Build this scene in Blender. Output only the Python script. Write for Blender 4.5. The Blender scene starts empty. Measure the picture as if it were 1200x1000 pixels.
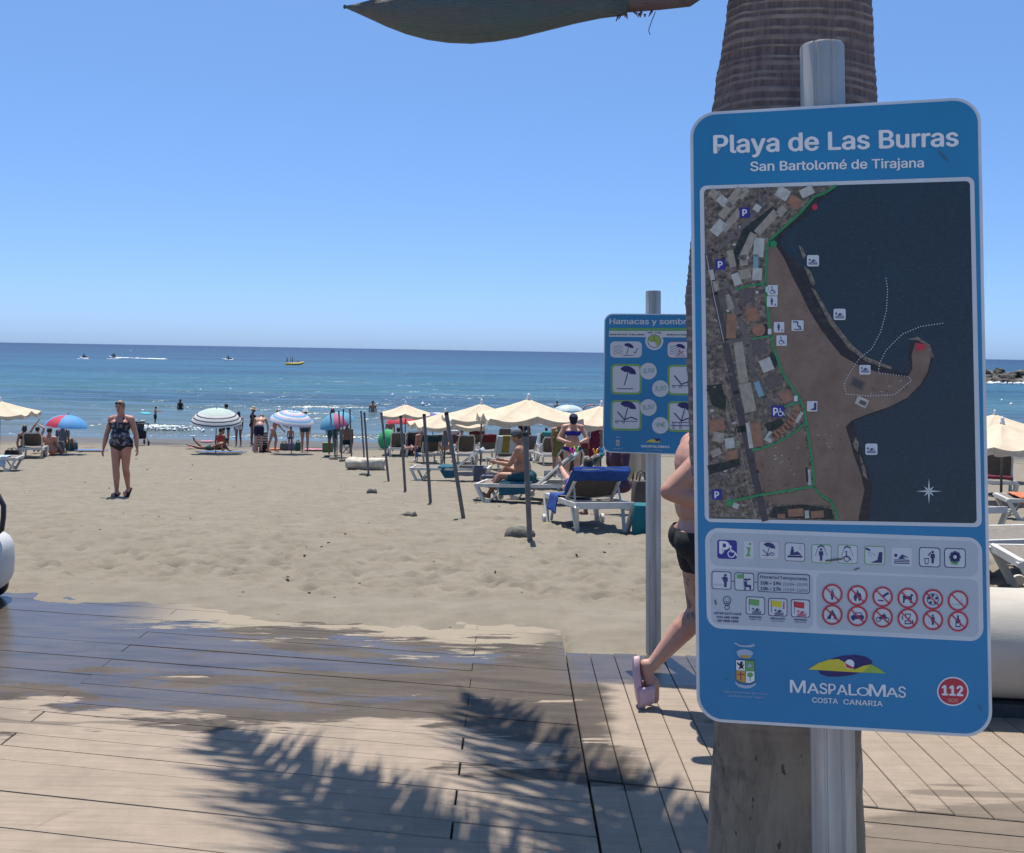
import bpy, bmesh, math, random
import numpy as np
from mathutils import Vector, Matrix, noise as mnoise
R_ = math.radians
random.seed(7)
rng = np.random.default_rng(11)
scene = bpy.context.scene
COL = scene.collection

# ------------------------------------------------------------------ camera
CAM_H = 1.85
F_PX = 1180.0                      # focal length in pixels of the 1200 px wide photograph
ROLL = 0.0171
cam_data = bpy.data.cameras.new('camera')
cam = bpy.data.objects.new('camera', cam_data)
COL.objects.link(cam)
cam.location = (0, 0, CAM_H)
cam.rotation_mode = 'XYZ'
CAM_M = Matrix.Rotation(R_(90), 3, 'X') @ Matrix.Rotation(ROLL, 3, 'Z')
cam.rotation_euler = CAM_M.to_euler('XYZ')
cam_data.sensor_fit = 'HORIZONTAL'
cam_data.sensor_width = 36.0
cam_data.lens = F_PX / 1200.0 * 36.0
cam_data.shift_y = -(500 - 411.5) / 1200.0
cam_data.clip_start = 0.05
cam_data.clip_end = 60000
scene.camera = cam

# ------------------------------------------------------------------ sky, sun, exposure
SUN_EL, SUN_AZ = R_(73), R_(-18)          # azimuth from +Y, negative = left of the view
world = bpy.data.worlds.new('World')
scene.world = world
world.use_nodes = True
wn = world.node_tree
for n in list(wn.nodes): wn.nodes.remove(n)
sky = wn.nodes.new('ShaderNodeTexSky')
sky.sky_type = 'NISHITA'
sky.sun_disc = False
sky.sun_elevation = SUN_EL
sky.sun_rotation = SUN_AZ
sky.altitude = 0
sky.air_density = 0.5
sky.dust_density = 0.95
sky.ozone_density = 8.0
bg = wn.nodes.new('ShaderNodeBackground')
bg.inputs['Strength'].default_value = 0.143
wo = wn.nodes.new('ShaderNodeOutputWorld')
# hazy subtropical sky: the clear-air model blended with an even pale blue
mixs = wn.nodes.new('ShaderNodeMix'); mixs.data_type = 'RGBA'
mixs.inputs['Factor'].default_value = 0.35
mixs.inputs['B'].default_value = (0.85, 2.4, 5.25, 1)
wn.links.new(sky.outputs[0], mixs.inputs['A'])
wn.links.new(mixs.outputs['Result'], bg.inputs['Color'])
wn.links.new(bg.outputs[0], wo.inputs['Surface'])
sun_data = bpy.data.lights.new('sun', 'SUN')
sun_data.energy = 5.0
sun_data.angle = R_(0.53)
sun_data.color = (1.0, 0.93, 0.83)
sun = bpy.data.objects.new('sun', sun_data)
COL.objects.link(sun)
sun_dir = Vector((math.sin(SUN_AZ) * math.cos(SUN_EL), math.cos(SUN_AZ) * math.cos(SUN_EL), math.sin(SUN_EL)))
sun.rotation_euler = (-sun_dir).to_track_quat('-Z', 'Y').to_euler()
sun.location = (0, 0, 30)
scene.view_settings.view_transform = 'Standard'
scene.view_settings.look = 'None'
scene.view_settings.gamma = 1.0
scene.view_settings.exposure = 0.45
scene.cycles.use_denoising = True
scene.cycles.max_bounces = 6

# ------------------------------------------------------------------ helpers
def srgb(r, g, b):
    f = lambda v: (v / 255 / 12.92) if v / 255 <= 0.04045 else ((v / 255 + 0.055) / 1.055) ** 2.4
    return (f(r), f(g), f(b), 1.0)

MATS = {}
def mat(name, col, rough=0.6, col2=None, scale=6.0, bump=0.0, bscale=40.0, metallic=0.0, spec=0.4, stretch=(1, 1, 1), sss=0.0, coat=0.0, trans=0.0):
    """procedural principled material: two tones mixed by noise, optional bump"""
    if name in MATS: return MATS[name]
    m = bpy.data.materials.new(name); m.use_nodes = True
    nt = m.node_tree; b = nt.nodes['Principled BSDF']
    col = tuple(col[:3]) + (1,)
    b.inputs['Roughness'].default_value = rough
    b.inputs['Metallic'].default_value = metallic
    b.inputs['Specular IOR Level'].default_value = spec
    if coat: b.inputs['Coat Weight'].default_value = coat
    if sss:
        b.inputs['Subsurface Weight'].default_value = sss
        b.inputs['Subsurface Radius'].default_value = (0.012, 0.005, 0.003)
    tc = nt.nodes.new('ShaderNodeTexCoord'); mp = nt.nodes.new('ShaderNodeMapping')
    mp.inputs['Scale'].default_value = stretch
    nt.links.new(tc.outputs['Object'], mp.inputs['Vector'])
    ns = nt.nodes.new('ShaderNodeTexNoise'); ns.inputs['Scale'].default_value = scale; ns.inputs['Detail'].default_value = 6
    nt.links.new(mp.outputs[0], ns.inputs['Vector'])
    if col2 is None: col2 = tuple(min(1, c * 0.8) for c in col[:3])
    mx = nt.nodes.new('ShaderNodeMix'); mx.data_type = 'RGBA'
    rmp = nt.nodes.new('ShaderNodeMapRange'); rmp.inputs['From Min'].default_value = 0.35; rmp.inputs['From Max'].default_value = 0.65
    nt.links.new(ns.outputs['Fac'], rmp.inputs['Value'])
    nt.links.new(rmp.outputs[0], mx.inputs['Factor'])
    mx.inputs['A'].default_value = col; mx.inputs['B'].default_value = tuple(col2[:3]) + (1,)
    nt.links.new(mx.outputs['Result'], b.inputs['Base Color'])
    if bump:
        n2 = nt.nodes.new('ShaderNodeTexNoise'); n2.inputs['Scale'].default_value = bscale; n2.inputs['Detail'].default_value = 5
        nt.links.new(mp.outputs[0], n2.inputs['Vector'])
        bp = nt.nodes.new('ShaderNodeBump'); bp.inputs['Strength'].default_value = bump; bp.inputs['Distance'].default_value = 0.02
        nt.links.new(n2.outputs['Fac'], bp.inputs['Height']); nt.links.new(bp.outputs[0], b.inputs['Normal'])
    if trans:
        tl = nt.nodes.new('ShaderNodeBsdfTranslucent'); nt.links.new(mx.outputs['Result'], tl.inputs['Color'])
        ms = nt.nodes.new('ShaderNodeMixShader'); ms.inputs[0].default_value = trans
        nt.links.new(b.outputs[0], ms.inputs[1]); nt.links.new(tl.outputs[0], ms.inputs[2])
        nt.links.new(ms.outputs[0], nt.nodes['Material Output'].inputs['Surface'])
    MATS[name] = m
    return m

class MB:
    """collects faces, builds one mesh object"""
    def __init__(s): s.v = []; s.f = []; s.m = []
    def add(s, vs, fs, mi=0):
        o = len(s.v); s.v += [tuple(p) for p in vs]
        s.f += [tuple(i + o for i in f) for f in fs]; s.m += [mi] * len(fs)
    def box(s, c, size, M=None, mi=0, taper=1.0):
        c = Vector(c); hx, hy, hz = size[0] / 2, size[1] / 2, size[2] / 2
        vs = []
        for z in (-hz, hz):
            k = taper if z > 0 else 1
            for x, y in ((-hx, -hy), (hx, -hy), (hx, hy), (-hx, hy)):
                p = Vector((x * k, y * k, z)); vs.append(c + (M @ p if M else p))
        s.add(vs, [(3, 2, 1, 0), (4, 5, 6, 7), (0, 1, 5, 4), (1, 2, 6, 5), (2, 3, 7, 6), (3, 0, 4, 7)], mi)
    def tube(s, pts, rad, seg=8, mi=0, caps=True, flat=1.0, up=None):
        pts = [Vector(p) for p in pts]; n = len(pts)
        if not hasattr(rad, '__len__'): rad = [rad] * n
        vs = []; fs = []
        a0 = None
        for i, p in enumerate(pts):
            t = (pts[min(i + 1, n - 1)] - pts[max(i - 1, 0)]).normalized()
            if a0 is None:
                ref = Vector(up) if up else (Vector((0, 0, 1)) if abs(t.z) < 0.9 else Vector((0, 1, 0)))
                a0 = t.cross(ref).normalized()
            else:
                a0 = (a0 - t * a0.dot(t)).normalized()
            b0 = t.cross(a0)
            for k in range(seg):
                an = 2 * math.pi * k / seg
                vs.append(p + a0 * math.cos(an) * rad[i] + b0 * math.sin(an) * rad[i] * flat)
        for i in range(n - 1):
            for k in range(seg):
                k2 = (k + 1) % seg
                fs.append((i * seg + k, i * seg + k2, (i + 1) * seg + k2, (i + 1) * seg + k))
        if caps:
            fs.append(tuple(range(seg - 1, -1, -1))); fs.append(tuple((n - 1) * seg + k for k in range(seg)))
        s.add(vs, fs, mi)
    def capsule(s, p0, p1, r0, r1, seg=12, mi=0):
        p0, p1 = Vector(p0), Vector(p1); d = p1 - p0; L = d.length
        t = d / L if L > 1e-6 else Vector((0, 0, 1))
        pts, rr = [], []
        for a in (-85, -60, -30, 0):
            pts.append(p0 + t * r0 * math.sin(R_(a))); rr.append(r0 * math.cos(R_(a)))
        for a in (0, 30, 60, 85):
            pts.append(p1 + t * r1 * math.sin(R_(a))); rr.append(r1 * math.cos(R_(a)))
        s.tube(pts, rr, seg, mi)
    def ell(s, c, r, M=None, nu=16, nv=10, mi=0):
        c = Vector(c); vs = []; fs = []
        for j in range(1, nv):
            th = math.pi * j / nv
            for i in range(nu):
                ph = 2 * math.pi * i / nu
                p = Vector((r[0] * math.sin(th) * math.cos(ph), r[1] * math.sin(th) * math.sin(ph), r[2] * math.cos(th)))
                vs.append(c + (M @ p if M else p))
        top = Vector((0, 0, r[2])); vs.append(c + (M @ top if M else top)); vs.append(c - (M @ top if M else top))
        T, B = len(vs) - 2, len(vs) - 1
        for j in range(nv - 2):
            for i in range(nu):
                i2 = (i + 1) % nu
                fs.append((j * nu + i, (j + 1) * nu + i, (j + 1) * nu + i2, j * nu + i2))
        for i in range(nu):
            i2 = (i + 1) % nu
            fs.append((T, i, i2)); fs.append((B, (nv - 2) * nu + i2, (nv - 2) * nu + i))
        s.add(vs, fs, mi)
    def lathe(s, prof, seg=24, c=(0, 0, 0), mi=0, caps=True):
        c = Vector(c); vs = []; fs = []; n = len(prof)
        for r, z in prof:
            for k in range(seg):
                a = 2 * math.pi * k / seg
                vs.append(c + Vector((r * math.cos(a), r * math.sin(a), z)))
        for i in range(n - 1):
            for k in range(seg):
                k2 = (k + 1) % seg
                fs.append((i * seg + k, i * seg + k2, (i + 1) * seg + k2, (i + 1) * seg + k))
        if caps:
            fs.append(tuple(range(seg - 1, -1, -1))); fs.append(tuple((n - 1) * seg + k for k in range(seg)))
        s.add(vs, fs, mi)
    def grid(s, P, mi=0, close_u=False):
        """P[i][j] -> 3D points"""
        nr, nc = len(P), len(P[0]); vs = [p for row in P for p in row]; fs = []
        for i in range(nr - 1):
            for j in range(nc if close_u else nc - 1):
                j2 = (j + 1) % nc
                fs.append((i * nc + j, i * nc + j2, (i + 1) * nc + j2, (i + 1) * nc + j))
        s.add(vs, fs, mi)
    def build(s, name, m, parent=None, smooth=True, sharp=None):
        me = bpy.data.meshes.new(name); me.from_pydata(s.v, [], s.f); me.update()
        return link_mesh(name, me, m, parent, smooth, s.m, sharp)

def link_mesh(name, me, m, parent=None, smooth=True, mi=None, sharp=None):
    for x in (m if isinstance(m, (list, tuple)) else [m]): me.materials.append(x)
    if mi is not None and len(mi) == len(me.polygons): me.polygons.foreach_set('material_index', mi)
    me.polygons.foreach_set('use_smooth', [smooth] * len(me.polygons))
    if sharp is not None and smooth: me.set_sharp_from_angle(angle=R_(sharp))
    o = bpy.data.objects.new(name, me); COL.objects.link(o)
    if parent: o.parent = parent
    return o

def tag(o, label=None, cat=None, group=None, kind=None):
    if label: o['label'] = label
    if cat: o['category'] = cat
    if group: o['group'] = group
    if kind: o['kind'] = kind
    return o

def thing(name, label, cat, loc=(0, 0, 0), rz=0.0, group=None):
    o = bpy.data.objects.new(name, None); COL.objects.link(o)
    o.empty_display_size = 0.1
    o.location = loc; o.rotation_euler = (0, 0, rz)
    return tag(o, label, cat, group)

# ---- where things stand: a pixel of the photograph cast onto the ground
def ray(px, py):
    return (CAM_M @ Vector(((px - 600) / F_PX, -(py - 411.5) / F_PX, -1))).normalized()
PROF = [(-50, 0), (6.6, 0.0), (7.4, -0.02), (10.5, -0.13), (13.5, -0.42), (17, -0.76), (25, -1.42), (33, -1.95), (41, -2.40), (50, -2.78), (60, -3.3), (120, -7)]
PY = np.array([p[0] for p in PROF]); PZ = np.array([p[1] for p in PROF])
def zg(y): return float(np.interp(y, PY, PZ))
SEA_Z = -2.78
def gp(px, py):
    d = ray(px, py); lo, hi = 1.0, 400.0
    f = lambda t: (CAM_H + d.z * t) - max(zg(d.y * t), SEA_Z)
    for _ in range(60):
        mid = (lo + hi) / 2
        if f(mid) > 0: lo = mid
        else: hi = mid
    return Vector((d.x * lo, d.y * lo, CAM_H + d.z * lo))
def at(px, py, Y):
    d = ray(px, py); return Vector((0, 0, CAM_H)) + d * (Y / d.y)
# ------------------------------------------------------------------ ground: boardwalk
def vnoise(x, y, seed=0):
    """smooth 2D value noise, numpy"""
    xi = np.floor(x).astype(np.int64); yi = np.floor(y).astype(np.int64)
    xf = x - xi; yf = y - yi
    def h(a, b):
        n = (a * 374761393 + b * 668265263 + seed * 974711) & 0x7fffffff
        n = ((n ^ (n >> 13)) * 1274126177) & 0x7fffffff
        return ((n ^ (n >> 16)) & 0xffff) / 65535.0
    u = xf * xf * (3 - 2 * xf); v = yf * yf * (3 - 2 * yf)
    return (h(xi, yi) * (1 - u) + h(xi + 1, yi) * u) * (1 - v) + (h(xi, yi + 1) * (1 - u) + h(xi + 1, yi + 1) * u) * v
def fbm(x, y, oct=4, seed=0):
    a, t, s = 1.0, 0.0, 0.0
    for o in range(oct):
        t = t + a * vnoise(x * 2 ** o, y * 2 ** o, seed + o); s += a; a *= 0.5
    return t / s - 0.5

def nodes_of(m): return m.node_tree.nodes, m.node_tree.links
def N(nt, t, **kw):
    n = nt.nodes.new(t)
    for k, v in kw.items():
        if k in n.inputs: n.inputs[k].default_value = v
        else: setattr(n, k, v)
    return n
def mathn(nt, op, a, b=None, c=None, clamp=False):
    n = nt.nodes.new('ShaderNodeMath'); n.operation = op; n.use_clamp = clamp
    for i, x in enumerate((a, b, c)):
        if x is None: continue
        if isinstance(x, (int, float)): n.inputs[i].default_value = x
        else: nt.links.new(x, n.inputs[i])
    return n.outputs[0]
def ramp(nt, v, a, b, smooth=True):
    n = nt.nodes.new('ShaderNodeMapRange'); n.interpolation_type = 'SMOOTHSTEP' if smooth else 'LINEAR'
    n.inputs['From Min'].default_value = a; n.inputs['From Max'].default_value = b
    nt.links.new(v, n.inputs['Value']); return n.outputs[0]
def mixc(nt, f, a, b):
    n = nt.nodes.new('ShaderNodeMix'); n.data_type = 'RGBA'
    if isinstance(f, (int, float)): n.inputs['Factor'].default_value = f
    else: nt.links.new(f, n.inputs['Factor'])
    for k, x in (('A', a), ('B', b)):
        if isinstance(x, tuple): n.inputs[k].default_value = tuple(x[:3]) + (1,)
        else: nt.links.new(x, n.inputs[k])
    return n.outputs['Result']
def noise(nt, vec, scale, detail=5, rough=0.55, dist=0.0, stretch=None):
    if stretch:
        mp = nt.nodes.new('ShaderNodeMapping'); mp.inputs['Scale'].default_value = stretch
        nt.links.new(vec, mp.inputs['Vector']); vec = mp.outputs[0]
    n = nt.nodes.new('ShaderNodeTexNoise'); n.inputs['Scale'].default_value = scale
    n.inputs['Detail'].default_value = detail; n.inputs['Roughness'].default_value = rough; n.inputs['Distortion'].default_value = dist
    nt.links.new(vec, n.inputs['Vector']); return n.outputs['Fac']

def plank_material():
    m = bpy.data.materials.new('weathered_deck_board'); m.use_nodes = True
    nt = m.node_tree; b = nt.nodes['Principled BSDF']
    geo = nt.nodes.new('ShaderNodeNewGeometry'); pos = geo.outputs['Position']
    sep = nt.nodes.new('ShaderNodeSeparateXYZ'); nt.links.new(pos, sep.inputs[0])
    X, Y = sep.outputs['X'], sep.outputs['Y']
    oi = nt.nodes.new('ShaderNodeObjectInfo')
    # dry board colour, a little different board to board
    grain = noise(nt, pos, 9, 6, 0.6)
    blot = noise(nt, pos, 1.7, 5, 0.6)
    dry = mixc(nt, ramp(nt, grain, 0.3, 0.72), (0.298, 0.242, 0.188), (0.248, 0.202, 0.156))
    dry = mixc(nt, mathn(nt, 'MULTIPLY', oi.outputs['Random'], 0.45), dry, (0.25, 0.203, 0.155))
    dry = mixc(nt, ramp(nt, blot, 0.52, 0.75), dry, (0.20, 0.165, 0.128))
    strk = noise(nt, pos, 3.0, 5, 0.6, 0.1, (0.5, 14, 1))
    dry = mixc(nt, mathn(nt, 'MULTIPLY', ramp(nt, strk, 0.42, 0.72), 0.55), dry, (0.185, 0.15, 0.115))
    speck = noise(nt, pos, 70, 2, 0.5)
    dry = mixc(nt, mathn(nt, 'MULTIPLY', ramp(nt, speck, 0.70, 0.78), 0.6), dry, (0.09, 0.07, 0.055))
    stain = ramp(nt, noise(nt, pos, 3.3, 4, 0.6, 0.5), 0.66, 0.72)
    dry = mixc(nt, mathn(nt, 'MULTIPLY', stain, 0.35), dry, (0.15, 0.11, 0.085))
    # where water from the foot showers has run: a long uneven patch with tongues along the boards
    warp = noise(nt, pos, 1.1, 5, 0.6, 0.0, (0.55, 1.6, 1))
    fine = noise(nt, pos, 4.0, 5, 0.65, 0.3, (0.5, 2.2, 1))
    w1 = mathn(nt, 'ADD', mathn(nt, 'MULTIPLY', mathn(nt, 'SUBTRACT', warp, 0.5), 2.4), mathn(nt, 'MULTIPLY', mathn(nt, 'SUBTRACT', fine, 0.5), 0.9))
    # distance into the patch: near border tilts with the boards
    near = mathn(nt, 'SUBTRACT', Y, mathn(nt, 'ADD', mathn(nt, 'MULTIPLY', X, -0.20), 4.62))
    far = mathn(nt, 'SUBTRACT', mathn(nt, 'ADD', mathn(nt, 'ADD', mathn(nt, 'MULTIPLY', X, -0.17), 6.85), mathn(nt, 'MULTIPLY', ramp(nt, X, -1.9, -2.6), 0.6)), Y)
    edge = mathn(nt, 'MINIMUM', near, far)
    isl = ramp(nt, noise(nt, pos, 1.25, 6, 0.65, 0.3, (0.42, 2.6, 1)), 0.605, 0.64)
    wet0 = mathn(nt, 'SUBTRACT', mathn(nt, 'ADD', edge, mathn(nt, 'MULTIPLY', w1, 0.85)), mathn(nt, 'MULTIPLY', isl, mathn(nt, 'MULTIPLY', ramp(nt, X, -3.0, -0.8), 1.6)))
    right = mathn(nt, 'SUBTRACT', 0.55, X)
    wetA = mathn(nt, 'MINIMUM', ramp(nt, wet0, -0.06, 0.05), ramp(nt, mathn(nt, 'ADD', right, mathn(nt, 'MULTIPLY', w1, 0.3)), -0.05, 0.1))
    # strip at the far end of the right-hand boards
    st = mathn(nt, 'SUBTRACT', Y, mathn(nt, 'ADD', 5.60, mathn(nt, 'MULTIPLY', w1, 0.22)))
    wetB = mathn(nt, 'MINIMUM', ramp(nt, st, -0.02, 0.06), ramp(nt, X, 0.2, 0.5))
    # damp tongues in the near right corner and the left edge
    cr = mathn(nt, 'ADD', mathn(nt, 'SUBTRACT', mathn(nt, 'MULTIPLY', mathn(nt, 'SUBTRACT', X, 1.0), 0.35), mathn(nt, 'SUBTRACT', Y, 3.90)), mathn(nt, 'MULTIPLY', w1, 0.45))
    wetC = mathn(nt, 'MULTIPLY', mathn(nt, 'MINIMUM', ramp(nt, cr, -0.02, 0.08), ramp(nt, X, 0.9, 1.2)), 0.6)
    spot = mathn(nt, 'MULTIPLY', ramp(nt, noise(nt, pos, 0.9, 4, 0.5, 0.2, (0.5, 3.0, 1)), 0.645, 0.66), 0.55)
    damp = mathn(nt, 'MAXIMUM', mathn(nt, 'MAXIMUM', wetA, wetB), mathn(nt, 'MAXIMUM', wetC, spot))
    # standing film: inside the patch only
    film0 = mathn(nt, 'ADD', mathn(nt, 'SUBTRACT', edge, 0.80), mathn(nt, 'MULTIPLY', mathn(nt, 'SUBTRACT', noise(nt, pos, 1.5, 7, 0.68, 0.6, (0.5, 1.7, 1)), 0.47), 5.0))
    left = mathn(nt, 'MULTIPLY', mathn(nt, 'ADD', X, 1.2), -0.40)
    film = mathn(nt, 'MULTIPLY', ramp(nt, mathn(nt, 'ADD', film0, left), -0.05, 0.25), wetA)
    film = mathn(nt, 'MAXIMUM', film, mathn(nt, 'MULTIPLY', wetB, 0.8))
    wetcol = mixc(nt, ramp(nt, fine, 0.35, 0.7), (0.084, 0.067, 0.051), (0.046, 0.038, 0.030))
    col = mixc(nt, mathn(nt, 'MULTIPLY', damp, 0.95), dry, wetcol)
    # sand trodden over the far boards and lying in drifts
    sn = mathn(nt, 'ADD', noise(nt, pos, 2.6, 6, 0.65, 0.3, (0.45, 2.0, 1)), mathn(nt, 'MULTIPLY', mathn(nt, 'SUBTRACT', mathn(nt, 'ADD', Y, mathn(nt, 'MULTIPLY', X, 0.16)), 6.12), 0.42))
    sandm = ramp(nt, sn, 0.575, 0.625)
    sandm = mathn(nt, 'MULTIPLY', sandm, ramp(nt, X, -2.9, -1.9))
    sandm = mathn(nt, 'MULTIPLY', sandm, ramp(nt, mathn(nt, 'SUBTRACT', 0.5, X), 0.0, 0.5))
    col = mixc(nt, sandm, col, (0.245, 0.21, 0.155))
    nt.links.new(col, b.inputs['Base Color'])
    filmd = mathn(nt, 'MULTIPLY', film, mathn(nt, 'SUBTRACT', 1.0, sandm))
    dampd = mathn(nt, 'MULTIPLY', damp, mathn(nt, 'SUBTRACT', 1.0, sandm))
    rg = mathn(nt, 'SUBTRACT', mathn(nt, 'SUBTRACT', 0.85, mathn(nt, 'MULTIPLY', dampd, 0.25)), mathn(nt, 'MULTIPLY', filmd, 0.40))
    nt.links.new(rg, b.inputs['Roughness'])
    nt.links.new(mathn(nt, 'ADD', mathn(nt, 'SUBTRACT', 0.3, mathn(nt, 'MULTIPLY', dampd, 0.17)), mathn(nt, 'MULTIPLY', filmd, 0.36)), b.inputs['Specular IOR Level'])
    bp = nt.nodes.new('ShaderNodeBump'); bp.inputs['Distance'].default_value = 0.004
    nt.links.new(mathn(nt, 'SUBTRACT', 0.6, mathn(nt, 'MULTIPLY', filmd, 0.45)), bp.inputs['Strength'])
    nt.links.new(mathn(nt, 'ADD', noise(nt, pos, 60, 4, 0.6), mathn(nt, 'MULTIPLY', sandm, 2.0)), bp.inputs['Height'])
    nt.links.new(bp.outputs[0], b.inputs['Normal'])
    return m
PLANK = plank_material()

boardwalk = bpy.data.objects.new('boardwalk', None); COL.objects.link(boardwalk); tag(boardwalk, kind='structure')
mb = MB(); mb.box((0, 4.10, -0.10), (40, 4.1, 0.10)); o = mb.build('subframe', mat('dark_subframe', (0.085, 0.072, 0.058), 0.9), boardwalk, False)
def plank(poly, z=0.0, t=0.0032):
    """one board: outline (CCW) with a small chamfer"""
    c = Vector((sum(p[0] for p in poly) / len(poly), sum(p[1] for p in poly) / len(poly)))
    n = len(poly)
    ins = []
    for p in poly:
        d = Vector((p[0], p[1])) - c; L = d.length
        ins.append((p[0] - math.copysign(min(t, abs(d.x)), d.x), p[1] - math.copysign(min(t, abs(d.y)), d.y)))
    dz = random.uniform(-0.0015, 0.0015) + z
    tilt = random.uniform(-0.001, 0.001)
    vs = [(p[0], p[1], -0.03) for p in poly] + [(p[0], p[1], dz - t + tilt * (i % 2)) for i, p in enumerate(poly)] + [(p[0], p[1], dz + tilt * (i % 2)) for i, p in enumerate(ins)]
    fs = []
    for k in (0, n):
        for i in range(n):
            j = (i + 1) % n; fs.append((k + i, k + j, k + n + j, k + n + i))
    fs.append(tuple(2 * n + i for i in range(n)))
    me = bpy.data.meshes.new('plank'); me.from_pydata(vs, [], fs); me.update()
    link_mesh('plank', me, PLANK, boardwalk, False)
SK = math.tan(R_(10.5)); BW = 0.143; GAP = 0.0042; SEAM = 0.36
# left field: long boards running across the view, ends cut along the seam
row = 0; y0 = 2.2
while True:
    ya = y0 + row * BW; gq = GAP if ya < 4.75 else 0.0016; yb = ya + BW - gq          # heights at x = 0
    if ya > 7.02: break
    ends = [SEAM - 0.004, -0.2 if row % 2 else -2.32, -4.4 if row % 2 else -6.5, -8.6 if row % 2 else -10.7, -12.8]
    for i in range(len(ends) - 1):
        xr, xl = ends[i] - (gq if i else 0), ends[i + 1] + gq
        plank([(xl, ya - xl * SK), (xr, ya - xr * SK), (xr, yb - xr * SK), (xl, yb - xl * SK)], t=0.0032 if ya < 4.75 else 0.0012)
    row += 1
# right field: boards running towards the sea
i = 0
while True:
    xa = SEAM + 0.004 + i * 0.147; xb = xa + 0.1428
    if xa > 5.6: break
    ycut = lambda x: 4.42 - x * SK
    plank([(xa, ycut(xa) + 0.006), (xb, ycut(xb) + 0.006), (xb, 6.18 + random.uniform(-.02, .02)), (xa, 6.18 + random.uniform(-.02, .02))])
    if xb < 1.02:
        plank([(xa + 0.003, 2.06), (xb + 0.003, 2.06), (xb + 0.003, ycut(xb) - 0.008), (xa + 0.003, ycut(xa) - 0.008)])
    i += 1
k = 0
while True:
    ya = 4.42 - 0.008 - (k + 1) * 0.13; yb = ya + 0.1258
    if ya < 2.2: break
    xl = 1.045
    for xl, xr in ((1.045, 3.2 if k % 2 else 2.5), (3.206 if k % 2 else 2.506, 6.0)):
        plank([(xl, ya - xl * SK), (xr, ya - xr * SK), (xr, yb - xr * SK), (xl, yb - xl * SK)])
    k += 1

# unseen paving under and behind the camera, added to bounce sun onto the sign
PAVE = mat('bounce_paving_mat', (0.38, 0.345, 0.29), 0.85, (0.32, 0.29, 0.245), 1.2, 0.3, 30)
mb = MB(); mb.box((0, -12.95, -0.045), (80, 30, 0.10)); tag(mb.build('bounce_paving', PAVE, None, False), kind='structure')
# ------------------------------------------------------------------ ground: beach
def sand_material():
    m = bpy.data.materials.new('beach_sand'); m.use_nodes = True
    nt = m.node_tree; b = nt.nodes['Principled BSDF']
    geo = nt.nodes.new('ShaderNodeNewGeometry'); pos = geo.outputs['Position']
    sep = nt.nodes.new('ShaderNodeSeparateXYZ'); nt.links.new(pos, sep.inputs[0])
    Y = sep.outputs['Y']
    g1 = noise(nt, pos, 3.0, 6, 0.6); g2 = noise(nt, pos, 0.35, 4, 0.5)
    col = mixc(nt, ramp(nt, g1, 0.3, 0.7), (0.212, 0.188, 0.146), (0.170, 0.151, 0.116))
    col = mixc(nt, mathn(nt, 'MULTIPLY', ramp(nt, g2, 0.4, 0.7), 0.5), col, (0.185, 0.163, 0.124))
    grains = noise(nt, pos, 260, 2, 0.5)
    col = mixc(nt, mathn(nt, 'MULTIPLY', ramp(nt, grains, 0.55, 0.8), 0.35), col, (0.09, 0.075, 0.06))
    bits = noise(nt, pos, 22, 2, 0.5)
    col = mixc(nt, mathn(nt, 'MULTIPLY', ramp(nt, bits, 0.735, 0.75), 0.8), col, (0.05, 0.04, 0.03))
    # damp sand towards the water line, with weed lines
    wob = mathn(nt, 'ADD', Y, mathn(nt, 'MULTIPLY', mathn(nt, 'SUBTRACT', noise(nt, pos, 0.12, 5, 0.6), 0.5), 9.0))
    wet = ramp(nt, wob, 41.5, 46.0)
    col = mixc(nt, mathn(nt, 'MULTIPLY', wet, 0.75), col, (0.07, 0.06, 0.046))
    weed = mathn(nt, 'MULTIPLY', mathn(nt, 'MULTIPLY', ramp(nt, noise(nt, pos, 0.55, 6, 0.7, 0.0, (0.5, 1.5, 1)), 0.52, 0.60), ramp(nt, wob, 40.5, 42.5)), mathn(nt, 'SUBTRACT', 1.0, ramp(nt, wob, 45.5, 48.0)))
    col = mixc(nt, mathn(nt, 'MULTIPLY', weed, 0.75), col, (0.04, 0.035, 0.022))
    nt.links.new(col, b.inputs['Base Color'])
    nt.links.new(mathn(nt, 'SUBTRACT', 0.95, mathn(nt, 'MULTIPLY', wet, 0.45)), b.inputs['Roughness'])
    b.inputs['Specular IOR Level'].default_value = 0.25
    bp = nt.nodes.new('ShaderNodeBump'); bp.inputs['Strength'].default_value = 0.55; bp.inputs['Distance'].default_value = 0.02
    nt.links.new(mathn(nt, 'ADD', noise(nt, pos, 14, 5, 0.6), mathn(nt, 'MULTIPLY', grains, 0.25)), bp.inputs['Height'])
    nt.links.new(bp.outputs[0], b.inputs['Normal'])
    return m
SAND = sand_material()
NR, NC = 500, 440
ys = 5.75 * (60 / 5.75) ** (np.arange(NR) / (NR - 1))
ts = np.linspace(-1, 1, NC)
YY = np.repeat(ys[:, None], NC, 1)
XX = ts[None, :] * (YY * 0.66 + 2.4)
base = np.interp(YY, PY, PZ)
amp = np.interp(YY, [5, 7.3, 8.2, 30, 42, 46, 60], [0, 0.25, 1, 1, 0.6, 0.15, 0.1])
ZZ = base + amp * (0.035 * fbm(XX * 1.6, YY * 1.6, 4, 3) + 0.05 * fbm(XX * 0.3, YY * 0.3, 3, 9) + 0.040 * fbm(XX * 6, YY * 6, 3, 21))
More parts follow.
